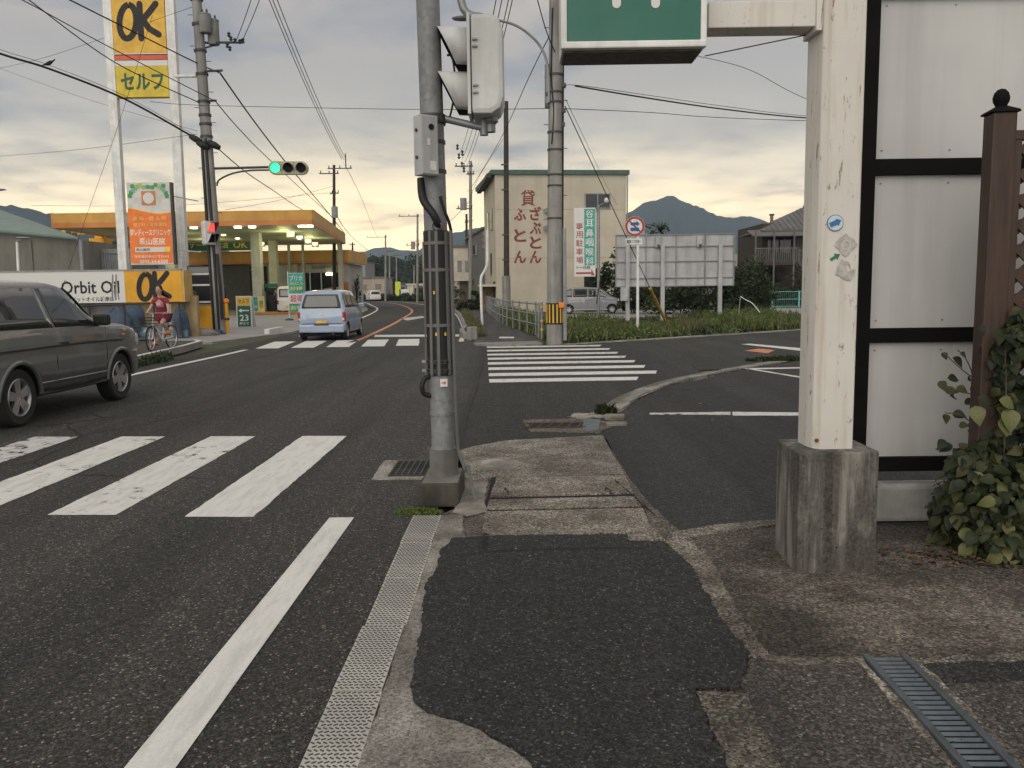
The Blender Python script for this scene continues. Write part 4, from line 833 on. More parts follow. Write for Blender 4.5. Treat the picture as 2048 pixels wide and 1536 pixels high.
def bush(name, label, base, rad, n, size, mat='leaf_hedge', seed=1, group=None, cat='bush'):
    rn = random.Random(seed); t = thing(name, label, cat, base, 0, group); m = MB(); crown(m, (0, 0, rad[2]*.95), rad, n, size, rn); crown(m, (0, 0, rad[2]*.5), (rad[0]*.9, rad[1]*.9, rad[2]*.5), n//2, size, rn)
    m.build('foliage', mat, t); s = MB()
    for k in range(4): a = 1.6*k; s.tube([(0.1*math.cos(a), .1*math.sin(a), 0), (rad[0]*.3*math.cos(a), rad[1]*.3*math.sin(a), rad[2]*.6), (rad[0]*.55*math.cos(a), rad[1]*.55*math.sin(a), rad[2]*1.3)], [.04, .03, .012], 5)
    s.build('stem', 'dark_wood', t); return t
def tree(name, label, base, h, rad, n, size, mat='leaf_far', seed=1, group=None):
    rn = random.Random(seed); t = thing(name, label, 'tree', base, 0, group); m = MB(); crown(m, (0, 0, h-rad[2]), rad, n, size, rn); m.build('crown', mat, t)
    s = MB().tube([(0, 0, 0), (.1, 0, h*.4), (-.1, .1, h*.75)], [h*.03, h*.022, h*.008], 8)
    for k in range(5): a = 1.3*k+seed; s.tube([(0, 0, h*(.35+.06*k)), (rad[0]*.6*math.cos(a), rad[1]*.6*math.sin(a), h*(.6+.06*k))], [h*.012, h*.004], 5)
    s.build('trunk', 'dark_wood', t); return t
def blades(name, label, poly, n, h, seed, mat='leaf_weed', cat='weeds', clump=1., wid=.02, hmap=None):
    rn = random.Random(seed); m = MB(); xs = [p[0] for p in poly]; ysx = [p[1] for p in poly]
    def inside(x, y):
        r = False; j = len(poly)-1
        for i in range(len(poly)):
            if (poly[i][1] > y) != (poly[j][1] > y) and x < (poly[j][0]-poly[i][0])*(y-poly[i][1])/(poly[j][1]-poly[i][1])+poly[i][0]: r = not r
            j = i
        return r
    cl = []
    while len(cl) < max(4, n//28):
        x, y = rn.uniform(min(xs), max(xs)), rn.uniform(min(ysx), max(ysx))
        if inside(x, y): cl.append((x, y, rn.uniform(.45, 1.25)*(hmap(x, y) if hmap else 1)))
    for _ in range(n):
        cx, cy, ch = rn.choice(cl); x, y = cx+rn.gauss(0, .16)*clump, cy+rn.gauss(0, .16)*clump
        if not inside(x, y): continue
        hh = h*ch*rn.uniform(.4, 1.1); b = rn.uniform(0, 6.3); ln = rn.uniform(.1, .6)*hh; w = wid*rn.uniform(.5, 1.4); sx, sy = -w*math.sin(b), w*math.cos(b); lx, ly = ln*math.cos(b), ln*math.sin(b)
        if rn.random() < .55: m.add([(x+sx, y+sy, 0), (x-sx, y-sy, 0), (x+lx*.45-sx*.8, y+ly*.45-sy*.8, hh*.65), (x+lx, y+ly, hh), (x+lx*.45+sx*.8, y+ly*.45+sy*.8, hh*.65)], [(0, 1, 2, 3, 4)])
        else:
            z = hh*rn.uniform(.35, 1); s = wid*rn.uniform(1.6, 3.2); p = Vector((x+lx*.6, y+ly*.6, z)); u = Vector((rn.gauss(0, 1), rn.gauss(0, 1), rn.gauss(0, .7))).normalized()*s; v = u.orthogonal().normalized()*s*.5
            m.add([p-u, p+v, p+u, p-v], [(0, 1, 2, 3)])
    return tag(m.build(name, mat), label, cat, kind='stuff')
# weeds on the verge
V1 = [(1.25, 22.65), (4.2, 24.75), (9.6, 28.9), (16, 33.4), (16, 36.5), (9.5, 36.6), (2.5, 36), (1.0, 30), (.85, 23)]
def hm(x, y): return .65 + .5*math.sin(x*1.1+1)*math.sin(y*.9) + (.75 if 7.4 < x < 10.5 else 0) + (.35 if x < 2.6 else 0)
blades('verge_weeds', 'tall tangled green weeds along the side road verge', V1, 48000, .36, 4, hmap=hm, wid=.022)
blades('verge_undergrowth', 'dense dark undergrowth below the verge weeds', V1, 16000, .22, 14, mat='leaf_hedge', wid=.03)
blades('verge_straw', 'dry straw stalks among the verge weeds', V1, 3500, .45, 15, mat='leaf_dry', wid=.012)
blades('footway_weeds', 'weeds growing between the railing and the right footway', [(.75, 24), (.35, 29), (-.3, 34), (-1.9, 58), (-.9, 58), (1.1, 34), (1.0, 24)], 9000, .5, 5, wid=.025)
blades('kerb_weeds', 'dry yellowish weeds along the right footway kerb', [(-1.35, 25.3), (-1.85, 31), (-2.7, 42), (-3.4, 52), (-3.05, 52), (-2.3, 42), (-1.45, 32), (-1.0, 26)], 5200, .38, 6, mat='leaf_dry', wid=.02)
blades('lane_grass', 'mown green grass beyond the paved lane', [(7, 56.2), (20, 61), (60, 53), (60, 80), (34, 95), (8, 90)], 26000, .35, 7, wid=.06, clump=3)
blades('kerb_grass', 'short grass beside the left footway kerb', [(-8.2, 12), (-8.0, 17), (-8.3, 19.6), (-7.75, 19), (-7.7, 12)], 1500, .2, 8, mat='leaf_hedge')
# --- concrete utility pole at the corner
def upole(name, label, base, h, r0, r1, top=None, group=None, mat='pole_concrete'):
    t = thing(name, label, 'utility pole', base, 0, group); q = Vector(top)-Vector(base) if top else Vector((0, 0, h))
    MB().cyl((0, 0, -.1), q, r0, r1, 20).build('shaft', mat, t, True); return t, q
ub = Vector((1.0, 22.75, 0)); ut = P(1112, -180, 22.75)
up, uq = upole('utility_pole', 'concrete utility pole with black and yellow striped guard at the side road corner', ub, 12, .225, .155, ut)
def on(fr, dx=0, dy=0): return uq*fr + Vector((dx, dy, 0))
uz = lambda y: (P(1108, y, 22.75).z)/uq.z
f0, f1 = uz(648), uz(606)
gd2 = MB().cyl(on(f0), on(f1), .235, .235, 24).build('guard_wrap', 'black_plastic', up, True)
for k in range(14):
    a = 2*PI*k/14; c = on((f0+f1)/2, .237*math.cos(a), .237*math.sin(a)); MB().box(c, (.008, .04, uq.z*(f1-f0)*.88), rz=a).build('yellow_stripe', 'sign_yellow', gd2)
box('orange_marker', on(uz(610), .17, -.2), (.15, .06, .14), 'orange_plastic', up, .01)
box('rider_pipe', on(uz(570)/1, .26, -.06), (.1, .12, 3.0), 'grey_steel', up, .02)
MB().tube([on(uz(y), .2, -.08) for y in (40, 200, 330, 470)], .022, 6).build('riser_cable', 'cable', up, True)
MB().tube(cr([on(uz(y), x, -.17) for y, x in ((20, -.09), (150, -.12), (225, -.05), (290, -.1))], 4), .02, 6).build('riser_cable', 'cable', up, True)
for yy in (150, 185, 205, 265, 300, 350, 372, 437): MB().cyl(on(uz(yy)-.002), on(uz(yy)+.002), .215, .215, 20).build('steel_band', 'dark_steel', up, True)
for yy, dx in ((172, .2), (222, .2), (190, -.2), (212, -.2), (250, .18)): box('clamp', on(uz(yy), dx, -.05), (.14, .12, .1), 'dark_steel', up)
for k in range(12): box('step_bolt', on(.3+.055*k, .24 if k % 2 else -.22, 0), (.16, .018, .018), 'dark_steel', up)
cl_ = MB().cyl(on(uz(215), -.21, -.03), on(uz(130), -.21, -.03), .075, .075, 12).build('lamp_ballast', 'grey_steel', up, True)
arm = [P(1098, 205, 22.6), P(1096, 140, 22.6), P(1085, 100, 22.6), P(1060, 70, 22.6), P(1025, 48, 22.6), P(975, 37, 22.6), P(945, 35, 22.6)]
MB().tube([p-ub for p in cr(arm, 5)], .035, 8).build('lamp_arm', 'grey_steel', up, True)
lc = P(928, 36, 22.6)-ub
m = MB().lathe([(0, .07), (.1, .06), (.17, .0), (.15, -.05), (0, -.07)], (0, 0, 0), 14); o = m.build('lamp_head', 'grey_steel', up, True); o.data.transform(Matrix.Translation(lc) @ Matrix.Diagonal((1.9, 1, .8, 1)))
o = MB().lathe([(0, -.05), (.1, -.045), (.13, -.02)], (0, 0, 0), 14).build('lamp_bowl', 'lamp_clear', up, True); o.data.transform(Matrix.Translation(lc) @ Matrix.Diagonal((1.8, 1, 1, 1)))
box('cross_arm', on(.93, 0, -.1), (2.2, .09, .09), 'grey_steel', up)
for k in (-1, -.6, -.2, .5, .95): MB().lathe([(.03, 0), (.05, .03), (.03, .06), (.05, .09), (.02, .13)], on(.93, k, -.1)+Vector((0, 0, .05)), 8).build('insulator', 'white_paint', up, True)
# guy wire with yellow guard
ga = G(1338, 657); gb = P(1130, 212, 22.75)
gw = thing('guy_wire', 'slanting guy wire with a yellow guard tube anchored in the weeds', 'guy wire', ga)
MB().tube([(0, 0, 0), gb-ga], .014, 6).build('wire', 'cable', gw); d = (gb-ga)
MB().tube([(0, 0, 0), d*.235], .055, 8).build('guard_tube', 'yellow_tube', gw, True)
# --- brown steel pole before the cream building
bpz = 48.; bb = P(1013, 606, bpz); bb.z = 0; bt_ = P(1012, 203, bpz)
bp, _ = upole('brown_pole', 'tall dark brown timber pole on a concrete stub in front of the cream building', bb, 11, .17, .13, bt_, mat='brown_steel')
MB().cyl((0, 0, 0), (0, 0, P(1013, 552, bpz).z), .25, .24, 14).build('stub', 'pole_concrete', bp, True)
for yy in (330, 380, 470, 520): box('clamp', (0, -.15, P(1013, yy, bpz).z), (.4, .1, .08), 'dark_steel', bp)
# --- white bent post
wb0 = P(965, 654, 34.); wb0.z = .05
wp = thing('bent_post', 'slim white post bent near mid-height beside the right footway railing', 'post', wb0)
pts = [P(965, 654, 34), P(963, 620, 34), P(961.5, 562, 34), P(963, 552, 34), P(970, 540, 34), P(974, 530, 34), P(975, 520, 34), P(975, 462, 34)]
MB().tube([p-wb0 for p in pts], .055, 10).build('tube', 'white_paint', wp, True)
MB().lathe([(.06, 0), (.05, .03), (0, .04)], P(975, 462, 34)-wb0, 10).build('cap', 'white_paint', wp, True); MB().cyl((0, 0, -.05), (0, 0, .03), .09, .09, 12).build('base_plate', 'grey_steel', wp)
# --- pedestrian railing, one thing
rp = cr([(.62, 24.6, .05), (.6, 26.2, .05), (.12, 29.4, .05), (-.1, 31, .05), (-.45, 33.5, .05), (-1.0, 40, .05), (-1.6, 49, .05), (-2.3, 60, .05)], 12)
rl = thing('footway_railing', 'grey tubular railing with three rails along the right footway', 'railing', (.62, 24.6, .05)); ro = rl.location.copy()
for hh, r in ((.98, .028), (.66, .024), (.34, .024)): MB().tube([p-ro+Vector((0, 0, hh)) for p in rp], r, 6).build('rail', 'grey_steel', rl, True)
acc = 9; last = rp[0]; k = 0
for p in rp:
    acc += (p-last).length; last = p
    if acc >= 1.65: acc = 0; MB().cyl(p-ro, p-ro+Vector((0, 0, 1.04)), .032, .032, 8).build('rail_post', 'grey_steel', rl, True)
rpst = MB().cyl((.08, -.3, 0), (.08, -.3, 1.06), .042, .042, 10).build('end_post', 'grey_steel', rl, True)
for z in (.25, .5, .9): MB().cyl((.08, -.3, z), (.08, -.3, z+.06), .046, .046, 10).build('yellow_band', 'sign_yellow', rpst, True)
# --- no-lorries sign
sb = G(1275, 672); SY = sb.y
ns = thing('road_sign', 'round red-rimmed no lorries or buses sign on a white post in the verge', 'sign', sb)
MB().cyl((0, 0, 0), P(1276, 440, SY)-sb, .045, .042, 12).build('post', 'white_paint', ns, True)
sc0 = P(1269, 453, SY)-sb; sc0.y = -.06; R0 = .30
MB().cyl(sc0, sc0+Vector((0, -.012, 0)), R0, R0, 36).build('plate', 'white_paint', ns, True)
rg = MB(); n = 40
for k in range(n):
    a = 2*PI*k/n
    for r in (R0-.008, R0*.76): rg.v.append((sc0.x+r*math.cos(a), sc0.y-.016, sc0.z+r*math.sin(a)))
rg.f = [(2*k, 2*k+1, (2*k+3) % (2*n), (2*k+2) % (2*n)) for k in range(n)]; M('road_sign_red', (.36, .035, .03), .4); rg.build('red_ring', 'road_sign_red', ns)
MB().box(sc0+Vector((0, -.016, 0)), (R0*1.5, .004, .05), ry=PI/4).build('red_bar', 'road_sign_red', ns)
M('road_sign_blue', (.02, .09, .30), .4)
def veh(mb, x, z, s, bus):
    if bus: pr = [(-1, -.35), (1, -.35), (1, .15), (.85, .38), (-.95, .38), (-1, .3)]
    else: pr = [(-1, -.3), (1, -.3), (1, .05), (.8, .1), (.65, .4), (.35, .4), (.35, .25), (-1, .25)]
    mb.slab([(sc0.x+x+a*s, sc0.y-.020, sc0.z+z+b*s) for a, b in pr], (0, -.004, 0))
    for w in (-.6, .55): mb.cyl((sc0.x+x+w*s, sc0.y-.020, sc0.z+z-.34*s), (sc0.x+x+w*s, sc0.y-.026, sc0.z+z-.34*s), .17*s, .17*s, 10)
m = MB(); veh(m, 0, .085, .135, False); m.build('lorry_symbol', 'road_sign_blue', ns); m = MB(); veh(m, 0, -.09, .135, True); m.build('bus_symbol', 'road_sign_blue', ns)
pz_ = P(1267, 483, SY)-sb; b2 = box('notice_plate', (pz_.x, -.06, pz_.z), (.50, .012, .18), 'white_paint', ns)
text('路線バスを除く', .11, 'letter_black', b2, (pz_.x, -.068, pz_.z), .01, .44)
# --- billboard seen from behind
BYb = 33.; L0 = P(1231, 468, BYb); R0b = P(1469, 470, BYb); z0 = P(1350, 572, BYb).z; z1 = P(1350, 469, BYb).z
bb_ = thing('billboard', 'back of a large grey-white billboard on three steel posts in the weeds', 'billboard', ((L0.x+R0b.x)/2, BYb, 0)); ww = R0b.x-L0.x; bx0 = bb_.location.x
M('bill_white', (.42, .425, .43), .5, dirt=.3, vs=1.5)
cols = 4; xs = [-ww/2 + ww*k for k in (0, .255, .51, .755, 1)]; zs = [z0, z0+(z1-z0)*.16, z0+(z1-z0)*.48, z0+(z1-z0)*.77, z1]
for i in range(4):
    for j in range(4): box('panel', ((xs[i]+xs[i+1])/2, 0, (zs[j]+zs[j+1])/2), (xs[i+1]-xs[i]-.012, .02, zs[j+1]-zs[j]-.012), 'bill_white', bb_, .003)
for x in xs: box('rib', (x*.995, -.035, (z0+z1)/2), (.035, .05, z1-z0), 'grey_steel', bb_)
for z in zs: box('rib', (0, -.038, z), (ww, .05, .035), 'grey_steel', bb_)
box('backing', (0, .03, (z0+z1)/2), (ww*.995, .012, (z1-z0)*.99), 'grey_steel', bb_)
for px in (1255, 1325, 1440): x = P(px, 560, BYb-.15).x-bx0; box('post', (x, -.16, (zs[3]+.05)/2), (.15, .15, zs[3]+.05), 'bill_white', bb_, .01)
for px in (1315, 1398): x = P(px, 476, BYb).x-bx0; box('bracket', (x, -.1, zs[3]+.18), (.2, .08, .42), 'bill_white', bb_); box('clamp', (x+.02, -.16, zs[3]+.02), (.1, .06, .1), 'dark_steel', bb_)
px_ = P(1248, 590, BYb-.2).x-bx0; box('meter_box', (px_, -.3, P(1248, 588, BYb).z), (.3, .16, .52), 'box_grey', bb_, .01)
# --- parking sign of the clinic
KY = 46.; kb = P(1197, 600, KY); kb.z = 0
ks = thing('parking_sign', 'tall white and turquoise Japanese parking sign on a grey steel pole', 'sign', kb)
MB().cyl((0, 0, 0), P(1197, 410, KY)-kb, .09, .08, 12).build('pole', 'grey_steel', ks, True)
a0 = P(1148, 416, KY)-kb; a1 = P(1191, 553, KY)-kb; w = a1.x-a0.x; cx = (a0.x+a1.x)/2; cz = (a0.z+a1.z)/2; h = a0.z-a1.z
pn = box('board', (cx, 0, cz), (w, .08, h), 'acrylic_white', ks, .01)
tw = w*.50; tx = cx+w/2-tw/2-.03; box('turquoise_panel', (tx, -.043, cz+h*.075), (tw, .012, h*.82), 'sign_teal', pn)
for i, ch in enumerate('谷耳鼻咽喉科'): text(ch, .42, 'white_paint', pn, (tx, -.051, cz+h/2-.32-i*.505), .010, .42)
M('letter_brick', (.33, .07, .06), .6)
for i, ch in enumerate('専用駐車場'): text(ch, .36, 'letter_brick', pn, (cx-w*.25, -.043, cz+.86-i*.45), .010, .38)
text('1～10台', .2, 'letter_black', pn, (cx-.08, -.043, cz-h/2+.5), .02, .74)
aw = MB().slab([(cx-w*.42, -.043, cz-h/2+.14), (cx+w*.3, -.043, cz-h/2+.14), (cx+w*.3, -.043, cz-h/2+.06), (cx+w*.47, -.043, cz-h/2+.06), (cx+w*.3, -.043, cz-h/2+.42), (cx+w*.3, -.043, cz-h/2+.24), (cx-w*.42, -.043, cz-h/2+.24)], (0, -.006, 0)).build('arrow', 'letter_brick', pn)
for z in (.95, .2): MB().cyl((cx+w/2, 0, a1.z+h*z), (0, 0, a1.z+h*z), .03, .03, 8).build('bracket', 'grey_steel', ks)
fl = P(1207, 404, KY)-kb; MB().tube([P(1197, 412, KY)-kb, P(1207, 407, KY)-kb+Vector((0, -.1, 0)), P(1212, 405, KY)-kb+Vector((0, -.25, 0))], .03, 6).build('lamp_arm', 'grey_steel', ks, True)
MB().lathe([(.02, 0), (.13, -.1), (.14, -.2), (.1, -.24), (0, -.25)], P(1212, 402, KY)-kb+Vector((0, -.2, 0)), 12, 'Y').build('floodlight', 'lamp_clear', ks, True)
MB().tube([P(1197, y, KY)-kb+Vector((.1*math.sin(y), -.12, 0)) for y in range(560, 612, 6)], .03, 5).build('vine_stem', 'leaf_hedge', ks)
# --- cream building with painted letters
A = Vector((P(993, 600, 54).x, 54, 0)); ang = math.atan2(.95, 8.2); D = 9.; Wd = 8.45
cb_ = thing('cream_building', 'cream three-storey building with brick-red Japanese lettering and green roof edge', 'building', A, ang)
zr = P(1000, 349, 54).z
box('wall', (Wd/2, D/2, zr/2), (Wd, D, zr), 'render_cream', cb_)
rf = MB().prism([(-.25, -.18), (Wd+.18, -.18), (Wd+.18, D+.3), (-.6, D+.3)], zr, zr+.28).build('roof', 'green_trim', cb_)
box('roof_edge', (-.36, D/2, zr-.05), (.3, D, .25), M('roof_dark', (.05, .055, .05), .7), cb_)
def bx(px, py): p = P(px, py, 54+ (P(px, py, 54).x-A.x)*math.tan(ang)); q = p-A; return q.x/math.cos(ang), q.z
def facetext(ch, px, py, h, w=None):
    x, z = bx(px, py); text(ch, h, 'letter_red', cb_, (x, -.004, z), .014 if ch == '貸' else .034, w, name='painted_letter')
facetext('貸', 1056, 396, 1.0, .92)
for ch, py, h in (('ふ', 429, .78), ('と', 471, .82), ('ん', 514, .82)): facetext(ch, 1040, py, h, .80)
for ch, py, h in (('ざ', 427, .88), ('ぶ', 457, .82), ('と', 485, .80), ('ん', 514, .82)): facetext(ch, 1071, py, h, .76)
x, z = bx(1195, 402); wn = box('window', (x, -.02, z), (1.55, .06, .86), 'window_glass', cb_); 
for dx in (-.8, 0, .8): box('frame', (x+dx, -.045, z), (.06, .05, .92), 'grey_steel', wn)
for dz in (-.45, .45): box('frame', (x, -.042, z+dz), (1.64, .05, .06), 'grey_steel', wn)
x, z = bx(1182, 580); dw = box('doorway', (x, -.02, 1.35), (.9, .06, 2.7), 'window_glass', cb_); box('frame', (x, -.045, 2.72), (1.0, .04, .08), 'dark_steel', dw)
box('vent', (bx(1124, 490)[0], -.1, bx(1124, 483)[1]), (.16, .16, .5), 'grey_steel', cb_)
for i, (yy, zz, hh) in enumerate(((2.4, 6.1, 1.3), (5.2, 6.1, 1.3), (3.4, 3.2, 1.4))): wn = box('window', (-.02, yy, zz), (.06, .9, hh), 'window_glass', cb_); box('frame', (-.04, yy, zz-hh/2-.04), (.1, 1.0, .06), 'grey_steel', wn)
box('porch', (-.5, 1.3, 1.75), (1.0, 2.6, .16), 'render_cream', cb_); box('porch_wall', (-.35, 2.4, .85), (.7, .2, 1.7), M('brick_tan', (.22, .15, .10), .8, var=.3, vs=6), cb_); box('door', (-.03, 1.2, 1.0), (.06, 1.1, 2.0), 'house_brown', cb_)
MB().cyl((Wd+.05, -.1, 0), (Wd+.05, -.1, zr), .05, .05, 8).build('downpipe', 'grey_steel', cb_, True)
for z_ in (3.45, 6.5): box('joint_line', (Wd/2, -.004, z_), (Wd-.04, .012, .03), M('joint_tan', (.36, .31, .23), .9), cb_)
for px, py in ((1094, 422), (1094, 456)):
    x, z = bx(px, py); o = MB().slab([(x-.25, -.45, z-.2), (x+.4, -.45, z+.1), (x+.4, -.02, z+.35), (x-.25, -.02, z+.05)], (0, 0, .03)).build('awning', 'grey_steel', cb_)
# --- grey and white houses beyond
gh = thing('grey_house', 'grey mortar gable house beside the cream building', 'house', P(950, 620, 68)*1)
gh.location.z = 0; gl = P(938, 600, 68).x-gh.location.x; gr = P(984, 600, 68).x-gh.location.x; ze = P(940, 478, 68).z; zp = P(984, 452, 68).z
MB().slab([(gl, 0, 0), (gr+1.2, 0, 0), (gr+1.2, 0, zp), (gr-.2, 0, zp), (gl, 0, ze)], (0, 8, 0)).build('wall', 'mortar_grey', gh)
MB().slab([(gl-.2, -.2, ze-.05), (gr-.2, -.2, zp), (gr-.2, -.2, zp+.15), (gl-.2, -.2, ze+.12)], (0, 8.4, 0)).build('roof', 'roof_tile_grey', gh)
for px, py, w, h in ((950, 500, .3, .7), (944, 565, .25, .5), (958, 565, .25, .5), (977, 570, .3, .7)): p = P(px, py, 68)-gh.location; wn = box('window', (p.x, -.02, p.z), (w, .06, h), 'window_glass', gh); box('sill', (p.x, -.06, p.z-h/2-.04), (w+.1, .1, .06), 'grey_steel', wn)
for py in (468, 480, 492): p = P(976, py, 68)-gh.location; box('faded_board', (p.x, -.06, p.z), (.9, .05, .34), M('board_faded', (.27, .26, .25), .8), gh)
wh = thing('white_house', 'small white rendered house with two upper windows overhanging its ground floor', 'house', P(925, 620, 74)*1); wh.location.z = 0
xl_, xr_ = P(909, 600, 74).x-wh.location.x, P(940, 600, 74).x-wh.location.x
box('upper_wall', ((xl_+xr_)/2, 2.5, (P(925, 494, 74).z+P(925, 562, 74).z)/2), (xr_-xl_, 5, P(925, 494, 74).z-P(925, 562, 74).z), 'house_white', wh); box('lower_wall', ((xl_+xr_)/2+.2, 2.9, 1.2), (xr_-xl_-.5, 4.6, 2.6), M('lower_brown', (.12, .10, .08), .9), wh)
box('roof', ((xl_+xr_)/2, 2.5, P(925, 492, 74).z), (xr_-xl_+.3, 5.4, .16), 'roof_tile_grey', wh)
for px in (919, 934): p = P(px, 533, 74)-wh.location; wn = box('window', (p.x, -.02, p.z), (.36, .06, .9), 'window_glass', wh); box('frame', (p.x, -.04, p.z+.48), (.44, .06, .06), 'grey_steel', wn)
tag(box('brown_house', P(890, 555, 96)-Vector((.4, -2, P(890, 555, 96).z/2-2.)), (4, 6, 6), 'far_tan'), 'small brown house between the white house and the wooded rise', 'house')
# --- hedges and shrubs behind the billboard
for i, (px, Y, rad, n, s) in enumerate(((1225, 50, (1.3, 1.1, 1.75), 1500, .22), (1268, 49, (1.6, 1.2, 1.9), 1600, .22), (1325, 47, (1.8, 1.3, 1.6), 1700, .2), (1385, 46, (1.8, 1.3, 1.45), 1700, .2), (1440, 46, (1.7, 1.3, 1.4), 1600, .2), (1490, 45.5, (1.5, 1.3, 1.4), 1600, .2))):
    b = P(px, 600, Y); b.z = 0
    bush('hedge_shrub', ['dark round shrub between the silver car and the billboard', 'tall dark shrub behind the left end of the billboard', 'dark shrub behind the left middle of the billboard', 'dark shrub behind the middle of the billboard', 'dark shrub behind the right end of the billboard', 'dark shrub just right of the billboard'][i], b, rad, n, s, 'leaf_hedge', 20+i, 'shrubs behind the billboard')
b = P(1500, 600, 44); b.z = 0; bush('garden_bush', 'large rounded green bush below the dark house balcony', b, (1.45, 1.4, 1.6), 3200, .16, M('bush_dummy', (.05, .06, .02)) and 'leaf_hedge', 31)
b = P(1600, 600, 58); b.z = 0; bush('garden_bush', 'low dark bush under the house stairs', b, (2.4, 1.5, 1.3), 1800, .2, 'leaf_hedge', 32)
b = P(1530, 600, 62); b.z = 0; bush('garden_bush', 'tall dark shrub at the left corner of the balcony house', b, (1.5, 1.2, 2.0), 1500, .22, 'leaf_hedge', 33)
b = P(1320, 600, 75); b.z = 0; t = tree('palm_tree', 'small spiky palm crown showing over the billboard', b, 7.3, (1.2, 1.2, .9), 60, .3, 'leaf_hedge', 34)
m = MB(); rn = random.Random(3)
for k in range(34):
    a = 2*PI*k/34; el = rn.uniform(-.3, 1.2); d = Vector((math.cos(a)*math.cos(el), math.sin(a)*math.cos(el), math.sin(el)))*1.3; s = Vector((-math.sin(a), math.cos(a), 0))*.1; m.add([Vector((0, 0, 6.4))+s, Vector((0, 0, 6.4))-s, Vector((0, 0, 6.4))+d-Vector((0, 0, .2))], [(0, 1, 2)])
m.build('frond', 'leaf_hedge', t)
b = P(1358, 600, 78); b.z = 0; tree('garden_tree', 'low dark tree crown just above the billboard', b, 6.4, (1.5, 1.5, 1.0), 500, .25, 'leaf_hedge', 35)
M('rail_weathered', (.13, .125, .12), .8, dirt=.3)
# --- dark house on the right with balcony and stairs
HY = 62.
hs = thing('balcony_house', 'dark timber house with grey tiled hip roof, railed balcony and outside stairs', 'house', P(1570, 600, HY)*1); hs.location.z = 0; hx = hs.location.x
def hp(px, py, Y=HY): p = P(px, py, Y); return Vector((p.x-hx, p.y-HY, p.z))
zb5 = hp(1550, 530).z
box('wall', ((hp(1530, 500).x+hp(1760, 500).x)/2, 4.2, hp(1570, 445).z/2), (hp(1760, 500).x-hp(1530, 500).x, 7, hp(1570, 445).z), 'house_brown', hs)
e0, e1 = hp(1524, 459, HY-.6), hp(1800, 427, HY-.6); r0_, r1_ = hp(1607, 414, HY+3.5), hp(1800, 404, HY+3.5)
roof = MB(); roof.slab([e0, (e1.x, e1.y, e0.z), (r1_.x, r1_.y, r0_.z), r0_], (0, 0, -.12)); roof.slab([e0, r0_, (e0.x+.5, 8.5, e0.z)], (0, 0, -.1)); rob = roof.build('roof', 'roof_tile_grey', hs)
for k in range(26):                                   # tile rolls
    t = k/25; a = e0.lerp(Vector((e1.x, e1.y, e0.z)), t); top = r0_.lerp(Vector((r1_.x, r1_.y, r0_.z)), t) if a.x > r0_.x else e0.lerp(r0_, (a.x-e0.x)/max(.1, r0_.x-e0.x))
    if a.x > r0_.x: top = Vector((a.x, r0_.y, r0_.z))
    if (top-a).length > .3: MB().tube([a+Vector((0, 0, .02)), top+Vector((0, 0, .02))], .06, 5).build('tile_roll', 'roof_tile_grey', rob)
MB().tube([r0_, (r1_.x, r1_.y, r0_.z)], .14, 8).build('ridge', 'roof_tile_grey', rob, True)
box('fascia', ((e0.x+e1.x)/2, e0.y+.1, e0.z-.25), (e1.x-e0.x-.6, .1, .4), 'mortar_grey', hs)
aw0, aw1 = hp(1505, 473, HY-2), hp(1800, 445, HY-2); MB().slab([aw0, (aw1.x, aw1.y, aw0.z), (aw1.x, .2, aw0.z+.5), (aw0.x+.2, .2, aw0.z+.5)], (0, 0, .08)).build('awning_roof', 'rail_weathered', hs)
fl0, fl1 = hp(1512, 528, HY-2).x, hp(1596, 528, HY-2).x; zf = hp(1550, 525, HY-2).z
box('balcony_floor', ((fl0+fl1)/2, -.9, zf-.1), (fl1-fl0, 2.2, .2), 'dark_wood', hs); box('rail', ((fl0+fl1)/2, -2, zf+1.0), (fl1-fl0, .07, .07), 'rail_weathered', hs)
for k in range(22): box('baluster', (fl0+(fl1-fl0)*k/21, -2, zf+.5), (.05, .05, 1.0), 'rail_weathered', hs)
for px in (1511, 1548, 1588): x = hp(px, 500, HY-2).x; box('balcony_post', (x, -2, zf/2+1.1), (.1, .1, zf+2.4), 'rail_weathered', hs)
for k, px in enumerate((1553, 1575)): x = hp(px, 490, HY).x; wn = box('window', (x, .68, zf+1.3), (.9, .06, 1.1), 'window_glass', hs); box('frame', (x, .64, zf+1.3), (.05, .04, 1.1), 'grey_steel', wn)
x = hp(1605, 487, HY).x; box('door', (x, .68, zf+1.0), (.8, .08, 2.0), 'rail_weathered', hs)
sx0 = fl1+.1
for k in range(11): box('stair_tread', (sx0+.27*k, -1.4, zf-.1-.26*k), (.3, 1.1, .05), 'rail_weathered', hs)
for yy in (-2.0, -.85):
    MB().tube([(sx0, yy, zf-.1), (sx0+2.9, yy, zf-2.9)], .06, 6).build('stringer', 'rail_weathered', hs); MB().tube([(sx0, yy, zf+.9), (sx0+2.9, yy, zf-1.9)], .04, 6).build('stair_rail', 'rail_weathered', hs)
    for k in range(5): MB().tube([(sx0+.6*k, yy, zf-.1-.58*k), (sx0+.6*k, yy, zf+.9-.58*k)], .03, 5).build('stair_baluster', 'rail_weathered', hs)
ch = hp(1543, 458, HY+2); MB().cyl((ch.x, 2, ch.z-1), (ch.x, 2, hp(1543, 428, HY+2).z), .12, .12, 10).build('flue', M('flue_rust', (.2, .15, .11), .8), hs, True); MB().cyl((ch.x, 2, hp(1543, 431, HY+2).z), (ch.x, 2, hp(1543, 428, HY+2).z), .2, .2, 10).build('flue_cap', 'dark_steel', hs)
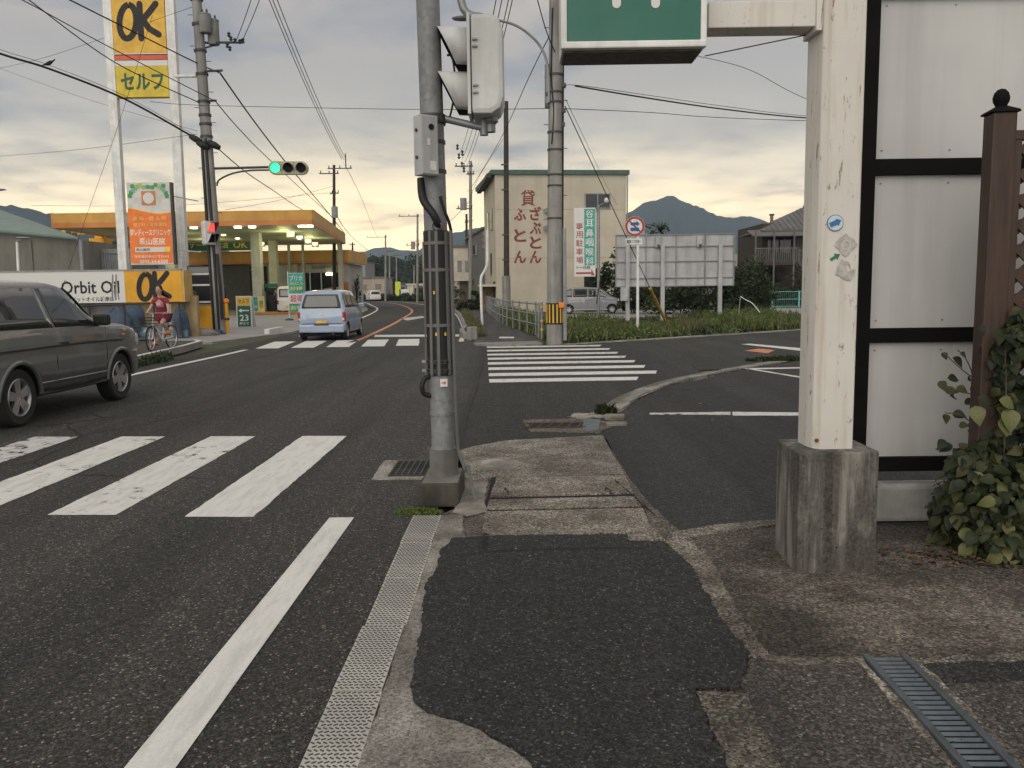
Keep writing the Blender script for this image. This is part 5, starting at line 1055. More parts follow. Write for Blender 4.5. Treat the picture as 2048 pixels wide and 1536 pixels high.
# turquoise mesh fence
tf = thing('mesh_fence', 'low turquoise mesh fence on the grass bank in front of the dark house', 'fence', P(1545, 600, 56)*1); tf.location.z = .05; tx0 = tf.location.x
for k in range(8): box('fence_post', (k*1.75, 0, .55), (.09, .09, 1.1), 'teal_fence', tf)
for z in (.08, .55, 1.05): box('fence_rail', (6.1, 0, z), (12.3, .03, .035), 'teal_fence', tf)
mm = MB()
for k in range(95): mm.box((k*.13, 0, .55), (.008, .008, 1.0))
o = mm.build('mesh_wire', 'teal_fence', tf); o['kind'] = 'stuff'
# neighbour roofs seen over the billboard
nb = thing('tiled_house', 'white house with dark eaves just right of the cream building', 'house', P(1275, 600, 80)*1); nb.location.z = 0
def np_(px, py): p = P(px, py, 80); return Vector((p.x-nb.location.x, 0, p.z))
MB().slab([np_(1238, 600), np_(1290, 600), np_(1290, 462), np_(1238, 440)], (0, 6, 0)).build('wall', 'house_white', nb); MB().slab([np_(1232, 424), np_(1300, 452), np_(1300, 458), np_(1232, 432)], (0, -1, 0)).build('roof', 'roof_tile_grey', nb)
nh = P(1490, 508, 90); tag(box('low_house', (nh.x, 92, nh.z/2), (3.6, 4, nh.z), 'far_tan'), 'low tan house wall between bush and dark house', 'house')
# small things in the weeds
c = P(1388, 630, 31); c.z = 0; tag(MB().cyl(c, c+Vector((.02, 0, .62)), .07, .06, 8).build('wooden_stake', 'dark_wood'), 'short dark wooden stake leaning in the verge weeds', 'stake')
c = P(1475, 640, 31); c.z = 0; tr = thing('thin_rod', 'thin rod holding a strand of striped tape over the weeds', 'rod', c); MB().cyl((0, 0, 0), P(1481, 592, 31)-c, .02, .015, 6).build('rod', 'grey_steel', tr)
MB().tube(cr([P(1481, 593, 31)-c, P(1492, 600, 31)-c, P(1505, 607, 31)-c, P(1520, 625, 31)-c], 5), .018, 5).build('tape', 'white_paint', tr)
# ================================================================== LEFT SIDE: filling station, signs, street poles
OKL = [[(.30+.24*math.cos(a)*(1+.0*math.sin(a))+.05*math.sin(a), .5+.46*math.sin(a)) for a in [2*PI*k/24+1.6 for k in range(25)]], [(.66, .98), (.655, .5), (.66, .04)], [(1.12, .98), (.95, .78), (.70, .52)], [(.72, .56), (.90, .30), (1.16, .14)]]
# --- filling station canopy
CY, CB = 50., 71.
cn = thing('station_canopy', 'wide flat filling station canopy with orange-yellow fascia on pale columns', 'canopy', (P(365, 450, CY).x, CY, 0)); cx = cn.location.x
zl = P(500, 451, CY).z; zh = P(500, 423, CY).z
c1 = (P(105, 440, CY).x-cx, 0); c2 = (P(625, 440, CY).x-cx, 0); c3x = P(689, 480, CB).x-cx; c4x = c1[0]-(c2[0]-c3x)
poly = [c1, c2, (c3x, CB-CY), (c4x, CB-CY)]
MB().prism(poly, zl+.05, zh-.06).build('deck', M('soffit', (.40, .41, .30), .6, vs=.5), cn)
def fasc(a, b, nm):
    a = Vector(a+(0,)); b = Vector(b+(0,)); d = b-a; an = math.atan2(d.y, d.x); n = Vector((d.y, -d.x, 0)).normalized()*.04; c = (a+b)/2+n; Ls = d.length+.06
    k = max(1, int(Ls/2.6))
    for i in range(k):
        q = a + d*((i+.5)/k) + n; box('fascia_panel', (q.x, q.y, zl+.27+(zh-zl-.27)/2), (Ls/k-.012, .08, zh-zl-.27), 'yellow_fascia', cn, rz=an)
        box('fascia_band', (q.x, q.y, zl+.13), (Ls/k-.012, .09, .27), 'orange_fascia', cn, rz=an)
    box('coping', (c.x, c.y, zh+.02), (Ls, .12, .05), 'sign_yellow', cn, rz=an)
for a, b in zip(poly, poly[1:]+poly[:1]): fasc(a, b, '')
def col(px, Yb, w):
    x = P(px, 560, Yb).x-cx; y = Yb-CY; box('column', (x, y, (zl+.06)/2), (w, w, zl+.06), M('column_pale', (.50, .50, .45), .6, dirt=.15, vs=1.), cn, .02); return x, y
x1, y1 = col(516, 57, .62); x2, y2 = col(549, 66, .6); col(345, 57, .62); col(300, 66, .6); col(682, 70, .35); col(608, 70.3, .2); col(580, 70.4, .2)
for px, py, Yl, mt in ((447, 465, 58, 'lamp_glow'), (475, 473, 62, 'lamp_glow'), (581, 465, 57, 'lamp_glow'), (599, 473, 61, 'lamp_glow'), (616, 480, 65, 'lamp_glow'), (630, 487, 69, 'lamp_warm'), (523, 486, 68, 'lamp_warm'), (359, 472, 60, 'lamp_glow')):
    p = P(px, py, Yl); q = Vector((p.x-cx, p.y-CY, p.z)); h = box('floodlight_housing', q+Vector((0, .06, 0)), (.56, .12, .56), M('lamp_case', (.6, .62, .42), .5), cn, .03)
    MB().cyl(q+Vector((0, -.01, 0)), q+Vector((0, -.03, 0)), .2, .2, 16).build('lamp', mt, h); MB().cyl(q+Vector((0, .08, .2)), (q.x, q.y+.08, zl+.06), .03, .03, 6).build('hanger', 'dark_steel', h)
for px, py in ((499, 452.5), (599, 451.5), (615, 451.5), (381, 452), (470, 452)):
    p = P(px, py, 50.6); MB().cyl((p.x-cx, p.y-CY+.5, zl+.045), (p.x-cx, p.y-CY+.5, zl-.05), .2, .22, 14).build('downlight', 'lamp_glow', cn)
for i, (dx, yy) in enumerate(((-3.2, 6), (-3.2, 13), (4.3, 6), (4.3, 13))):      # the canopy's own lamps
    ld = bpy.data.lights.new('canopy_lamp', 'POINT'); ld.energy = 110; ld.color = (1., .95, .42); ld.shadow_soft_size = .3; lo_ = bpy.data.objects.new('canopy_lamp', ld); COL.objects.link(lo_); lo_.parent = cn; lo_.location = (dx, yy, zl-.7)
box('price_board', (x1+.02, y1-.40, P(515, 610, 56.6).z), (.95, .08, 1.15), 'acrylic_white', cn); pbz = P(515, 610, 56.6).z
box('price_print', (x1-.2, y1-.445, pbz+.06), (.5, .012, .95), 'sign_teal', cn); box('price_print', (x1+.28, y1-.445, pbz+.06), (.34, .012, .9), 'letter_yellow', cn)
text('レギュラー', .16, 'white_paint', cn, (x1-.2, y1-.456, pbz+.3), .01, .44); text('軽油', .2, 'white_paint', cn, (x1-.2, y1-.456, pbz-.1), .01, .4); text('値引', .5, 'letter_dgreen', cn, (x1+.28, y1-.456, pbz+.05), .01, .28, vertical=True)
box('pump_island', (x1+1.2, y1+.1, .1), (4.2, 1.2, .16), 'orange_fascia', cn, .03)
# fuel pumps
for k, (px, Yp) in enumerate(((544, 57.6), (440, 60))):
    p = P(px, 600, Yp); pm = thing('fuel_pump', ['dark fuel pump on the island behind the front column', 'fuel pump at the rear of the station by the grey wall'][k], 'fuel pump', (p.x, Yp, .2), 0)
    box('cabinet', (0, 0, .8), (.7, .45, 1.6), 'black_plastic', pm, .02); box('display', (0, -.23, 1.25), (.4, .02, .25), 'window_glass', pm); box('header', (0, 0, 1.75), (.75, .4, .25), 'sign_green', pm, .01)
    MB().tube(cr([(.36, -.1, 1.3), (.5, -.15, .7), (.42, -.2, .5), (.36, -.2, .9)], 5), .02, 6).build('hose', 'black_plastic', pm, True)
# --- station shop
SY_ = 72.; sxl, sxr = P(372, 600, SY_).x, P(693, 600, SY_).x
shp = thing('station_shop', 'low filling station shop with yellow and orange band over glass front', 'shop', ((sxl+sxr)/2, SY_, 0)); sx_ = shp.location.x
def sp_(px, py): p = P(px, py, SY_); return Vector((p.x-sx_, 0, p.z))
zb6, zt6 = sp_(600, 527).z, sp_(600, 502).z; w = sxr-sxl
box('wall', (0, 4.02, zb6/2), (w, 8, zb6), M('shop_wall', (.46, .46, .42), .7, vs=.6), shp)
k = 8
for i in range(k): box('band_panel', (-w/2-.1+(w+.4)*(i+.5)/k, -.5, zb6+.18+(zt6-zb6-.18)/2), ((w+.4)/k-.01, 1.0, zt6-zb6-.18), 'yellow_fascia', shp); box('band_base', (-w/2-.1+(w+.4)*(i+.5)/k, -.49, zb6+.08), ((w+.4)/k-.01, 1.0, .2), 'orange_fascia', shp)
box('band_panel', (w/2+.35, 3.6, (zb6+zt6)/2+.02), (.3, 8.2, zt6-zb6), 'yellow_fascia', shp)
box('roof', (.1, 4, zt6-.1), (w+.4, 8.6, .12), 'far_grey', shp)
gx0, gx1 = sp_(575, 0).x, sp_(668, 0).x; zg = sp_(600, 547).z
gl_ = box('shop_window', ((gx0+gx1)/2, .0, zg/2+.3), (gx1-gx0, .06, zg-.5), 'window_glass', shp)
for kx in range(5): box('mullion', (gx0+(gx1-gx0)*kx/4, -.04, zg/2+.3), (.09, .06, zg-.5), 'white_paint', gl_)
box('shop_light', (sp_(660, 548).x, -.1, sp_(660, 548).z), (.65, .03, .18), 'lamp_glow', gl_)
rn = random.Random(8)
for i in range(9):
    x = sp_(628+i*4.2, 0).x; box('oil_poster', (x, -.07, 1.0+.05*i), (.15, .02, 1.5-.06*i), ('letter_yellow', 'acrylic_white')[i % 2] if i else 'letter_yellow', gl_)
for px in (570, 672): box('pilaster', (sp_(px, 0).x, -.1, zb6/2), (.35, .3, zb6), 'house_white', shp)
box('side_door', (sxr-sx_+.02, 3, 1.0), (.05, 1.0, 2.0), 'far_grey', shp)
box('garage_recess', ((sp_(375, 0).x+sp_(478, 0).x)/2, -.02, zb6/2), (sp_(478, 0).x-sp_(375, 0).x, .05, zb6-.1), M('recess_grey', (.085, .085, .075), .8), shp)
dk = box('dark_poster', (sp_(492, 0).x, -.06, sp_(500, 558).z), (sp_(507, 0).x-sp_(478, 0).x+.3, .04, sp_(500, 532).z-sp_(500, 582).z), 'letter_black', shp)
text('プリカ', .5, 'letter_yellow', dk, (sp_(489, 0).x, -.085, sp_(500, 543).z), .01, 1.0); text('8', 1.0, 'letter_yellow', dk, (sp_(496, 0).x, -.085, sp_(500, 560).z), .02)
box('pale_poster', (sp_(490, 0).x, -.06, sp_(500, 594).z), (1.0, .03, .8), 'far_tan', shp)
text('軽油もお買得です', .28, 'letter_dgreen', shp, (sp_(622, 0).x, -.02, sp_(500, 536).z), .01, 1.6)
# green banner hung under the canopy
GBY = 68.; g0, g1 = P(352, 490, GBY), P(505, 490, GBY)
gb_ = thing('green_banner', 'long dark green banner with yellow Japanese lettering ending in OK under the canopy', 'banner', ((g0.x+g1.x)/2, GBY, P(430, 502, GBY).z)); hb_ = P(430, 478, GBY).z-gb_.location.z
box('cloth', (0, 0, hb_/2), (g1.x-g0.x, .05, hb_), 'sign_green', gb_)
text('オーナー一般給油', hb_*.56, 'letter_yellow', gb_, (-.95, -.03, hb_*.5), .015, 4.1); text('OK', hb_*.62, 'letter_yellow', gb_, (P(481, 490, GBY).x-gb_.location.x, -.03, hb_*.52), .02, 1.15)
for s_ in (-1, 1): MB().cyl((s_*(g1.x-g0.x)*.48, .04, hb_), (s_*(g1.x-g0.x)*.48, .04, zl-P(430, 502, GBY).z+.05), .02, .02, 6).build('hanger', 'dark_steel', gb_)
# --- tall OK price tower
TY = 33.
tw = thing('station_tower_sign', 'tall twin-post tower sign with yellow OK panel and Japanese self-service panel', 'sign', (P(305, 600, TY).x, TY, 0)); tx = tw.location.x
def tp(px, py): p = P(px, py, TY); return Vector((p.x-tx, 0, p.z))
hp_ = P(300, -160, TY).z; lx_, rx_ = P(248, 540, TY).x-tx, P(368, 560, TY).x-tx
for x, x2_ in ((lx_, tp(216, -0).x-.02), (rx_, tp(344, 0).x)):
    fr_ = hp_/tp(230, 0).z; xt = x+(x2_+.15-x)*.35
    MB().prism([(-.16, -.13), (.16, -.13), (.16, .13), (-.16, .13)], 0, 1).build('post', 'white_paint', tw, bevel=.0).data.transform(Matrix(((1, 0, xt-x, x), (0, 1, 0, 0), (0, 0, hp_, 0), (0, 0, 0, 1))))
cxp = tp(284, 100).x; wp_ = tp(336, 100).x-tp(231, 100).x
o1 = box('panel', (cxp, 0, (tp(284, 108).z+hp_)/2), (wp_, .3, hp_-tp(284, 108).z), 'sign_yellow', tw, .01)
brush([[(x, y) for x, y in l] for l in OKL], .175, 'letter_black', o1, (cxp-.80, -.152, tp(284, 82).z), 1.32)
o2 = box('red_stripe', (cxp, 0, tp(284, 117).z), (wp_, .28, .17), 'sign_red', tw); box('white_stripe', (cxp, 0, tp(284, 109).z), (wp_, .282, .05), 'acrylic_white', tw); box('white_stripe', (cxp, 0, tp(284, 128).z), (wp_, .26, .2), 'acrylic_white', tw)
o3 = box('panel', (cxp, 0, tp(284, 165).z), (wp_, .3, tp(284, 134).z-tp(284, 196).z), M('sign_yellow2', (.62, .46, .03), .45), tw, .01)
text('セルフ', .62, 'letter_dgreen', o3, (cxp, -.155, tp(284, 165).z), .03, 1.62)
# --- clinic board
KY2 = 31.; a0 = P(257, 366, KY2); a1 = P(348, 529, KY2)
cs = thing('clinic_board', 'orange and white clinic board with green clover garland between the tower posts', 'sign', ((a0.x+a1.x)/2, KY2, a1.z)); w = P(343, 366, KY2).x-P(257, 366, KY2).x; h = a0.z-a1.z
M('clinic_white', (.58, .58, .55), .5)
sh_ = -.0
box('board', (0, 0, h/2), (w, .22, h), 'clinic_white', cs, .01); box('side_case', (w/2+.03, .03, h/2), (.06, .2, h), 'dark_steel', cs)  # white board with a dark steel strip down its right side
wav = [(-w/2+.01, h*.02)] + [(w/2-.01, h*.02)] + [(w/2-.01-(w-.02)*t, h*(.655+.035*math.cos((1-t)*PI*1.2+.3))) for t in [k/20 for k in range(21)]]
MB().slab([(x, -.112, z+.03) for x, z in wav[2:]] + [(x, -.112, z-.03) for x, z in wav[2:][::-1]], (0, -.004, 0)).build('wave_line', 'letter_yellow', cs)
of = MB().slab([(x, -.117, z) for x, z in wav], (0, -.004, 0)).build('orange_field', 'sign_orange', cs)
M('letter_peach', (.85, .55, .2), .5); M('letter_pale', (.82, .78, .72), .5)
text('産 科・婦 人 科', .15, 'letter_peach', of, (0, -.123, h*.565), .008, w*.78); text('皮フ科・泌尿器科', .14, 'letter_peach', of, (0, -.123, h*.49), .008, w*.78); text('岡レディースクリニック', .24, 'letter_pale', of, (0, -.123, h*.395), .014, w*.93)
text('萩山医院', .25, 'letter_pale', of, (.05, -.123, h*.285), .014, w*.6); sbx = box('search_box', (-.03, -.125, h*.185), (w*.72, .01, .18), 'acrylic_white', of); text('萩山医院', .1, 'letter_black', sbx, (-.3, -.132, h*.185), .006, .5); box('search_button', (w*.39-.03, -.125, h*.185), (.2, .011, .18), 'letter_yellow', sbx)
text('宇和島市新町1丁目4-2', .1, 'letter_pale', of, (0, -.123, h*.1), .006, w*.8); text('0895-24-6200', .12, 'letter_pale', of, (.06, -.123, h*.04), .008, w*.66)
box('emblem_square', (0, -.118, h*.81), (.5, .012, .5), 'orange_fascia', cs); disc('emblem_disc', (0, -.126, h*.81), .2, 'acrylic_white', cs)
M('clover_a', (.05, .30, .10), .5); M('clover_b', (.20, .42, .28), .5); M('clover_c', (.42, .48, .12), .5)
rn = random.Random(4)
for i, (u, v) in enumerate(((-.43, .84), (-.40, .88), (-.35, .90), (-.30, .93), (-.36, .955), (-.24, .95), (-.18, .965), (-.1, .94), (0, .945), (.1, .94), (.18, .965), (.25, .95), (.32, .93), (.36, .955), (.36, .90), (.41, .87), (.43, .83))):
    m = MB(); r = .05
    for q in range(4): a = PI/4+q*PI/2; m.cyl((u*w+r*.8*math.cos(a), -.112, v*h+r*.8*math.sin(a)), (u*w+r*.8*math.cos(a), -.116-.001*q, v*h+r*.8*math.sin(a)), r, r, 8)
    m.build('clover', ('clover_a', 'clover_b', 'clover_c')[0 if abs(u) > .38 else rn.choice((0, 1, 1, 2))], cs)
for z in (.84, .18):
    for s_ in (-1, 1): MB().cyl((s_*w/2, .05, h*z), (s_*(w/2+.25), 1.9, h*z), .025, .025, 6).build('bracket', 'white_paint', cs)
# --- wall sign
WY2 = 28.6; e0 = P(-420, 570, WY2).x; e1 = P(365, 570, WY2).x; zt7 = P(180, 543, WY2).z; zb7 = P(180, 606, WY2).z
ws = thing('wall_sign', 'long white and orange Orbit Oil wall sign with black OK lettering', 'sign', ((e0+e1)/2, WY2, zb7)); wx = ws.location.x; h = zt7-zb7; w = e1-e0; xo = P(251, 570, WY2).x-wx
box('white_panel', ((-w/2+xo)/2, 0, h/2), (xo+w/2, .12, h), 'acrylic_white', ws, .004); op = box('orange_panel', ((w/2+xo)/2, 0, h/2), (w/2-xo, .122, h), 'yellow_wall', ws, .004)
box('return_panel', (w/2+.04, .3, h/2), (.08, .7, h), M('return_tan', (.5, .33, .12), .6), ws)
text('Orbit Oil', .43, 'letter_black', ws, (P(182, 572, WY2).x-wx, -.062, h*.50), .016, 1.98); text('オービットオイル城南SS', .17, 'letter_black', ws, (P(178, 596, WY2).x-wx, -.062, h*.12), .008, 1.75)
brush(OKL, .19, 'letter_black', op, (P(278, 600, WY2).x-wx, -.063, h*.06), .92)
box('top_trim', (-w*.0, .0, h+.025), (w, .16, .05), 'grey_steel', ws)
# figures sketched on the sign
m = MB()
for px, k in ((228, 0), (235, 1)):
    x = P(px, 580, WY2).x-wx; m.tube([(x-.05, -.064, .1), (x-.03, -.064, .45), (x, -.064, .75), (x+.02, -.064, .95)], .022, 5); m.tube([(x+.06, -.064, .1), (x+.03, -.064, .4)], .02, 5)
m.build('sketch_figures', M('sketch_grey', (.25, .25, .25), .8), ws)
# block wall below the sign
bw_ = thing('yard_wall', 'tan and grey yard wall below the long wall sign', 'wall', (wx, WY2+.5, 0)); box('tan_part', ((w/2+xo)/2, 0, zb7/2+.1), (w/2-xo+.6, .2, zb7+.2), 'tan_wall', bw_); box('grey_part', ((-w/2+xo)/2, 0, zb7/2+.1), (xo+w/2, .22, zb7+.2), 'mortar_grey', bw_)
for x in (-w/2+.5, -w/4, 0, w/4, w/2-.1): box('strut', (x, -.3, zb7/2+.3), (.08, .08, zb7+.6), 'dark_steel', bw_)
# blue sheet heap and drum behind the mesh
def lump(name, label, cat, c, rad, mat, seed):
    m = MB(); rn = random.Random(seed); nu, nv = 18, 9
    for j in range(nv+1):
        for i in range(nu):
            a = 2*PI*i/nu; t = j/nv*PI/2; rr = 1+.18*math.sin(3*a+seed)+rn.uniform(-.12, .12)
            m.v.append((rad[0]*rr*math.cos(a)*math.cos(t), rad[1]*rr*math.sin(a)*math.cos(t), rad[2]*math.sin(t)*(1+rn.uniform(-.08, .08))))
    m.f = [(j*nu+i, j*nu+(i+1) % nu, (j+1)*nu+(i+1) % nu, (j+1)*nu+i) for j in range(nv) for i in range(nu)]
    o = m.build(name, mat, None, True); o.location = c; return tag(o, label, cat)
c = P(232, 660, 27.4); c.z = .1; lump('blue_tarp', 'crumpled blue tarpaulin heap behind the mesh fence', 'tarpaulin', c, (.55, .4, .95), 'tarp_blue', 2)
c = P(362, 665, 28.1); c.z = .05; lump('blue_tarp', 'tall draped blue tarpaulin at the end of the mesh fence', 'tarpaulin', c, (.28, .3, 1.0), 'tarp_blue', 5)
c = P(268, 660, 27.9); c.z = .1; dm = thing('blue_drum', 'dark blue domed drum behind the mesh fence', 'drum', c); MB().lathe([(.34, 0), (.36, .1), (.36, .75), (.34, .85), (.25, 1.0), (.1, 1.07), (0, 1.08)], (0, 0, 0), 20).build('barrel', 'tarp_blue', dm, True); MB().lathe([(.365, .3), (.375, .32), (.365, .34)], (0, 0, 0), 20).build('hoop', 'dark_steel', dm)
c = P(315, 668, 27.9); c.z = .05; lump('blue_tarp', 'low folded blue-grey sheet along the mesh fence', 'tarpaulin', c, (.9, .35, .5), M('tarp_grey', (.10, .14, .18), .7, var=.3), 7)
c = P(395, 668, 29.5); c.z = .03; lump('rubble_heap', 'small pale rubble and litter heap below the yellow wall', 'rubble', c, (.7, .3, .25), 'aggregate_pale', 9)
c = P(415, 662, 30.2); c.z = .03; lump('blue_tarp', 'flat blue sheet lying under the yellow wall', 'tarpaulin', c, (.7, .25, .18), 'tarp_blue', 11)
# mesh fence along the yard
mf = thing('wire_fence', 'sagging wire mesh fence with grey posts along the left footway', 'fence', (-11.15, 18, .13)); 
for k in range(6): MB().cyl((0, k*1.95, 0), (0, k*1.95, 1.1), .035, .035, 8).build('fence_post', 'dark_steel', mf, True)
MB().tube([(0, 0, 1.08), (0, 9.75, 1.08)], .025, 6).build('top_rail', 'dark_steel', mf, True)
mm = MB()
for k in range(130):
    y = -1.6+k*.09
    for s_ in (0, 1):
        ya, yb = (y, y+1.6) if s_ else (y+1.6, y); za, zc = 0, 1.06
        if max(ya, yb) < 0 or min(ya, yb) > 9.75: continue
        mm.add([(0, ya, za), (0, ya+.008, za), (0, yb+.008, zc), (0, yb, zc)], [(0, 1, 2, 3)])
o = mm.build('mesh_wire', 'grey_steel', mf); o['kind'] = 'stuff'
box('white_tag', (.03, 8.9, .62), (.02, .14, .8), 'white_paint', mf)
# --- yellow low wall with white-framed screen
yw = thing('yellow_wall', 'low yellow painted wall with white-framed glass screen beside the left utility pole', 'wall', (P(405, 650, 32.5).x, 32.5, 0)); yx = yw.location.x
ya, yb = P(372, 620, 32.5).x-yx, P(430, 620, 32.5).x-yx; zy = P(400, 611, 32.5).z
box('wall', ((ya+yb)/2, .1, zy/2+.07), (yb-ya, .3, zy-.1), 'yellow_wall', yw, .01); box('coping', ((ya+yb)/2, .1, zy+.03), (yb-ya+.06, .34, .06), 'stone_kerb', yw)
for py in (548, 570, 604): box('screen_rail', ((ya+yb)/2, .1, P(400, py, 32.5).z), (yb-ya, .08, .07), 'white_paint', yw)
for x in (ya+.05, yb-.05): box('screen_post', (x, .1, (P(400, 530, 32.5).z+zy)/2), (.1, .1, P(400, 530, 32.5).z-zy), 'white_paint', yw)
box('screen_glass', ((ya+yb)/2, .12, (P(400, 530, 32.5).z+zy)/2), (yb-ya-.1, .02, P(400, 530, 32.5).z-zy-.05), 'window_glass', yw)
b = P(400, 600, 33.4); b.z = 0; bush('potted_shrub', 'green shrub showing in the white-framed screen above the yellow wall', (b.x, 32.0, .75), (.5, .25, .45), 300, .16, 'leaf_weed', 41)
# yellow post with hydrant
yh = thing('yellow_post', 'slim yellow marker post with round head right of the left utility pole', 'post', G(455, 668)); MB().cyl((0, 0, 0), (0, 0, 1.15), .07, .07, 10).build('shaft', 'yellow_wall', yh, True); MB().lathe([(.07, 0), (.12, .04), (.12, .12), (.06, .17), (0, .18)], (0, 0, 1.12), 12).build('head', 'orange_plastic', yh, True); box('collar', (0, 0, .55), (.16, .16, .08), 'dark_steel', yh)
# --- A-board
ab = thing('a_board', 'white A-board reading self-service with arrow and 23 on green', 'sign', G(490, 655)); h = 1.35; w = .66
bo = box('board', (0, 0, h/2), (w, .06, h), 'acrylic_white', ab, .01); bo2 = box('rear_board', (0, .35, h/2-.02), (w, .05, h), 'acrylic_white', ab, rx=.25)
box('yellow_panel', (0, -.033, h*.835), (w-.1, .012, h*.25), 'sign_yellow', bo); box('green_panel', (0, -.033, h*.36), (w-.1, .012, h*.66), 'sign_green', bo)
text('セルフ', .18, 'letter_dgreen', bo, (0, -.041, h*.835), .01, .45); text('23', .27, 'white_paint', bo, (0, -.041, h*.31), .02, .38); text('時まで', .13, 'white_paint', bo, (0, -.041, h*.13), .01, .4)
MB().slab([(x, -.041, h*.54+z) for x, z in ((-.23, 0), (-.1, .09), (-.1, .025), (.22, .025), (.22, -.025), (-.1, -.025), (-.1, -.09))], (0, -.004, 0)).build('arrow', 'white_paint', bo)
# --- banners on poles
def nobori(px, Y, py0, py1, wpx, label, parts, red=None):
    b = P(px, 625, Y); b.z = .02; t = thing('banner_flag', label, 'banner', b, 0, 'banners by the station forecourt'); zt, zb = P(px, py0, Y).z, P(px, py1, Y).z; w = wpx*Y/F; h = zt-zb
    MB().cyl((-w/2-.03, 0, 0), (-w/2-.03, 0, zt+.1), .02, .02, 8).build('pole', 'white_paint', t, True); MB().cyl((-w/2-.03, 0, zt), (w/2, 0, zt), .012, .012, 6).build('top_rod', 'white_paint', t); MB().lathe([(.22, 0), (.2, .1), (.03, .14)], (-w/2-.03, 0, -.02), 12).build('base', 'dark_steel', t)
    m = MB(); n = 14
    for j in range(n+1):
        for i in range(5): m.v.append((-w/2+w*i/4, .03*math.sin(i*1.3+j*.5), zt-h*j/n))
    m.f = [(j*5+i, j*5+i+1, (j+1)*5+i+1, (j+1)*5+i) for j in range(n) for i in range(4)]; cl = m.build('cloth', 'sign_teal', t, True)
    for kind, txt, f, hh, mat in parts:
        if kind == 'box': box('print_field', (0, -.042, zb+h*f), (w*.99, .008, h*hh), mat, cl)
        else: text(txt, h*hh, mat, cl, (0, -.05, zb+h*f), .014, w*.82)
    return t
M('letter_crimson', (.5, .04, .07), .6)
nobori(595, 44., 547, 624, 31, 'teal and white prepaid card banner with red characters behind the blue car', [('t', 'プリカ', .87, .13, 'white_paint'), ('t', 'はいこう', .73, .07, 'letter_yellow'), ('t', 'お得', .60, .10, 'letter_yellow'), ('box', '', .34, .26, 'acrylic_white'), ('t', '超得', .34, .19, 'letter_crimson'), ('t', 'お得', .1, .11, 'letter_yellow')])
nobori(694, 71., 565, 612, 10, 'small orange banner at the right corner of the station shop', [('box', '', .5, 1.0, 'orange_fascia'), ('t', 'タイヤ', .6, .4, 'letter_crimson')])
# --- left utility pole with transformer
lb = Vector((-10.87, 30.7, .02)); lt = P(384, -130, 30.7)
lp, lq = upole('utility_pole', 'leaning concrete utility pole carrying twin transformers and the traffic signal arm', lb, 14, .24, .15, lt)
fz = lambda y: (P(400, y, 30.7).z)/lq.z
def ol(fr, dx=0, dy=0): return lq*fr + Vector((dx, dy, 0))
for k, (px, py0, py1, r, dy) in enumerate(((411, 28, 66, .2, -.15), (428, 40, 90, .2, .2))):
    a = P(px, py1, 30.7+dy)-lb; b = P(px, py0, 30.7+dy)-lb
    tr_ = MB().lathe([(0, 0), (r*.9, .0), (r, .03), (r, b.z-a.z-.05), (r*1.05, b.z-a.z-.04), (r*1.05, b.z-a.z), (r*.6, b.z-a.z+.04), (0, b.z-a.z+.05)], a, 20).build('transformer', M('transformer_grey', (.24, .24, .23), .6, dirt=.4), lp, True)
    for q in (-1, 1): MB().lathe([(.03, 0), (.045, .03), (.03, .06), (.04, .1), (.015, .14)], Vector((a.x+q*.08, a.y, b.z+.03)), 8).build('bushing', 'dark_steel', tr_, True)
MB().tube([ol(fz(85)), P(432, 88, 30.9)-lb], .04, 6).build('bracket', 'dark_steel', lp); MB().tube([ol(fz(100)), P(430, 90, 30.9)-lb], .03, 6).build('brace', 'dark_steel', lp)
MB().tube([P(432, 85, 30.7)-lb, P(488, 85, 30.7)-lb], .04, 6).build('switch_arm', 'dark_steel', lp)
for px, py in ((458, 70), (462, 78), (455, 92), (470, 82), (480, 84), (486, 82), (460, 98)): MB().lathe([(.02, 0), (.07, .04), (.03, .08), (.07, .12), (.02, .17)], P(px, py+4, 30.7)-lb, 8).build('insulator', 'dark_steel', lp, True)
for py, x0_, x1_ in ((143, 398, 445), (203, 398, 433), (-90, 384, 500)): MB().tube([P(x0_, py, 30.6)-lb, P(x1_, py+(-2), 30.6)-lb], .04, 6).build('cross_arm', 'dark_steel', lp)
for py in (0, 50, 103, 150, 205, 232, 250, 275): MB().cyl(ol(fz(py)-.003), ol(fz(py)+.003), .22, .22, 18).build('steel_band', 'dark_steel', lp, True)
for px, py, r in ((391, 278, .12), (428, 290, .13), (406, 290, .14)): o = MB().lathe([(0, -.22), (.7, -.18), (1, 0), (.7, .18), (0, .22)], (0, 0, 0), 10, 'X').build('splice_case', 'black_plastic', lp, True); o.data.transform(Matrix.Translation(P(px, py, 30.5)-lb) @ Matrix.Rotation(.5, 4, 'Y') @ Matrix.Diagonal((1.2, r, r, 1)))
for dx, f0_, f1_ in ((-.15, fz(660), fz(290)), (.03, fz(660), fz(280)), (.17, fz(640), fz(510))): MB().tube([ol(f0_, dx, -.2), ol((f0_+f1_)/2, dx+.01, -.2), ol(f1_, dx*.8, -.17)], .055, 7).build('riser_pipe', 'black_plastic', lp, True)
for k in range(20): box('step_bolt', ol(.2+.038*k, .26 if k % 2 else -.26, 0), (.2, .02, .02), 'dark_steel', lp)
MB().cyl(P(352, 153, 31.5)-lb, ol(fz(153)), .06, .06, 8).build('tie_bar', 'white_paint', lp)
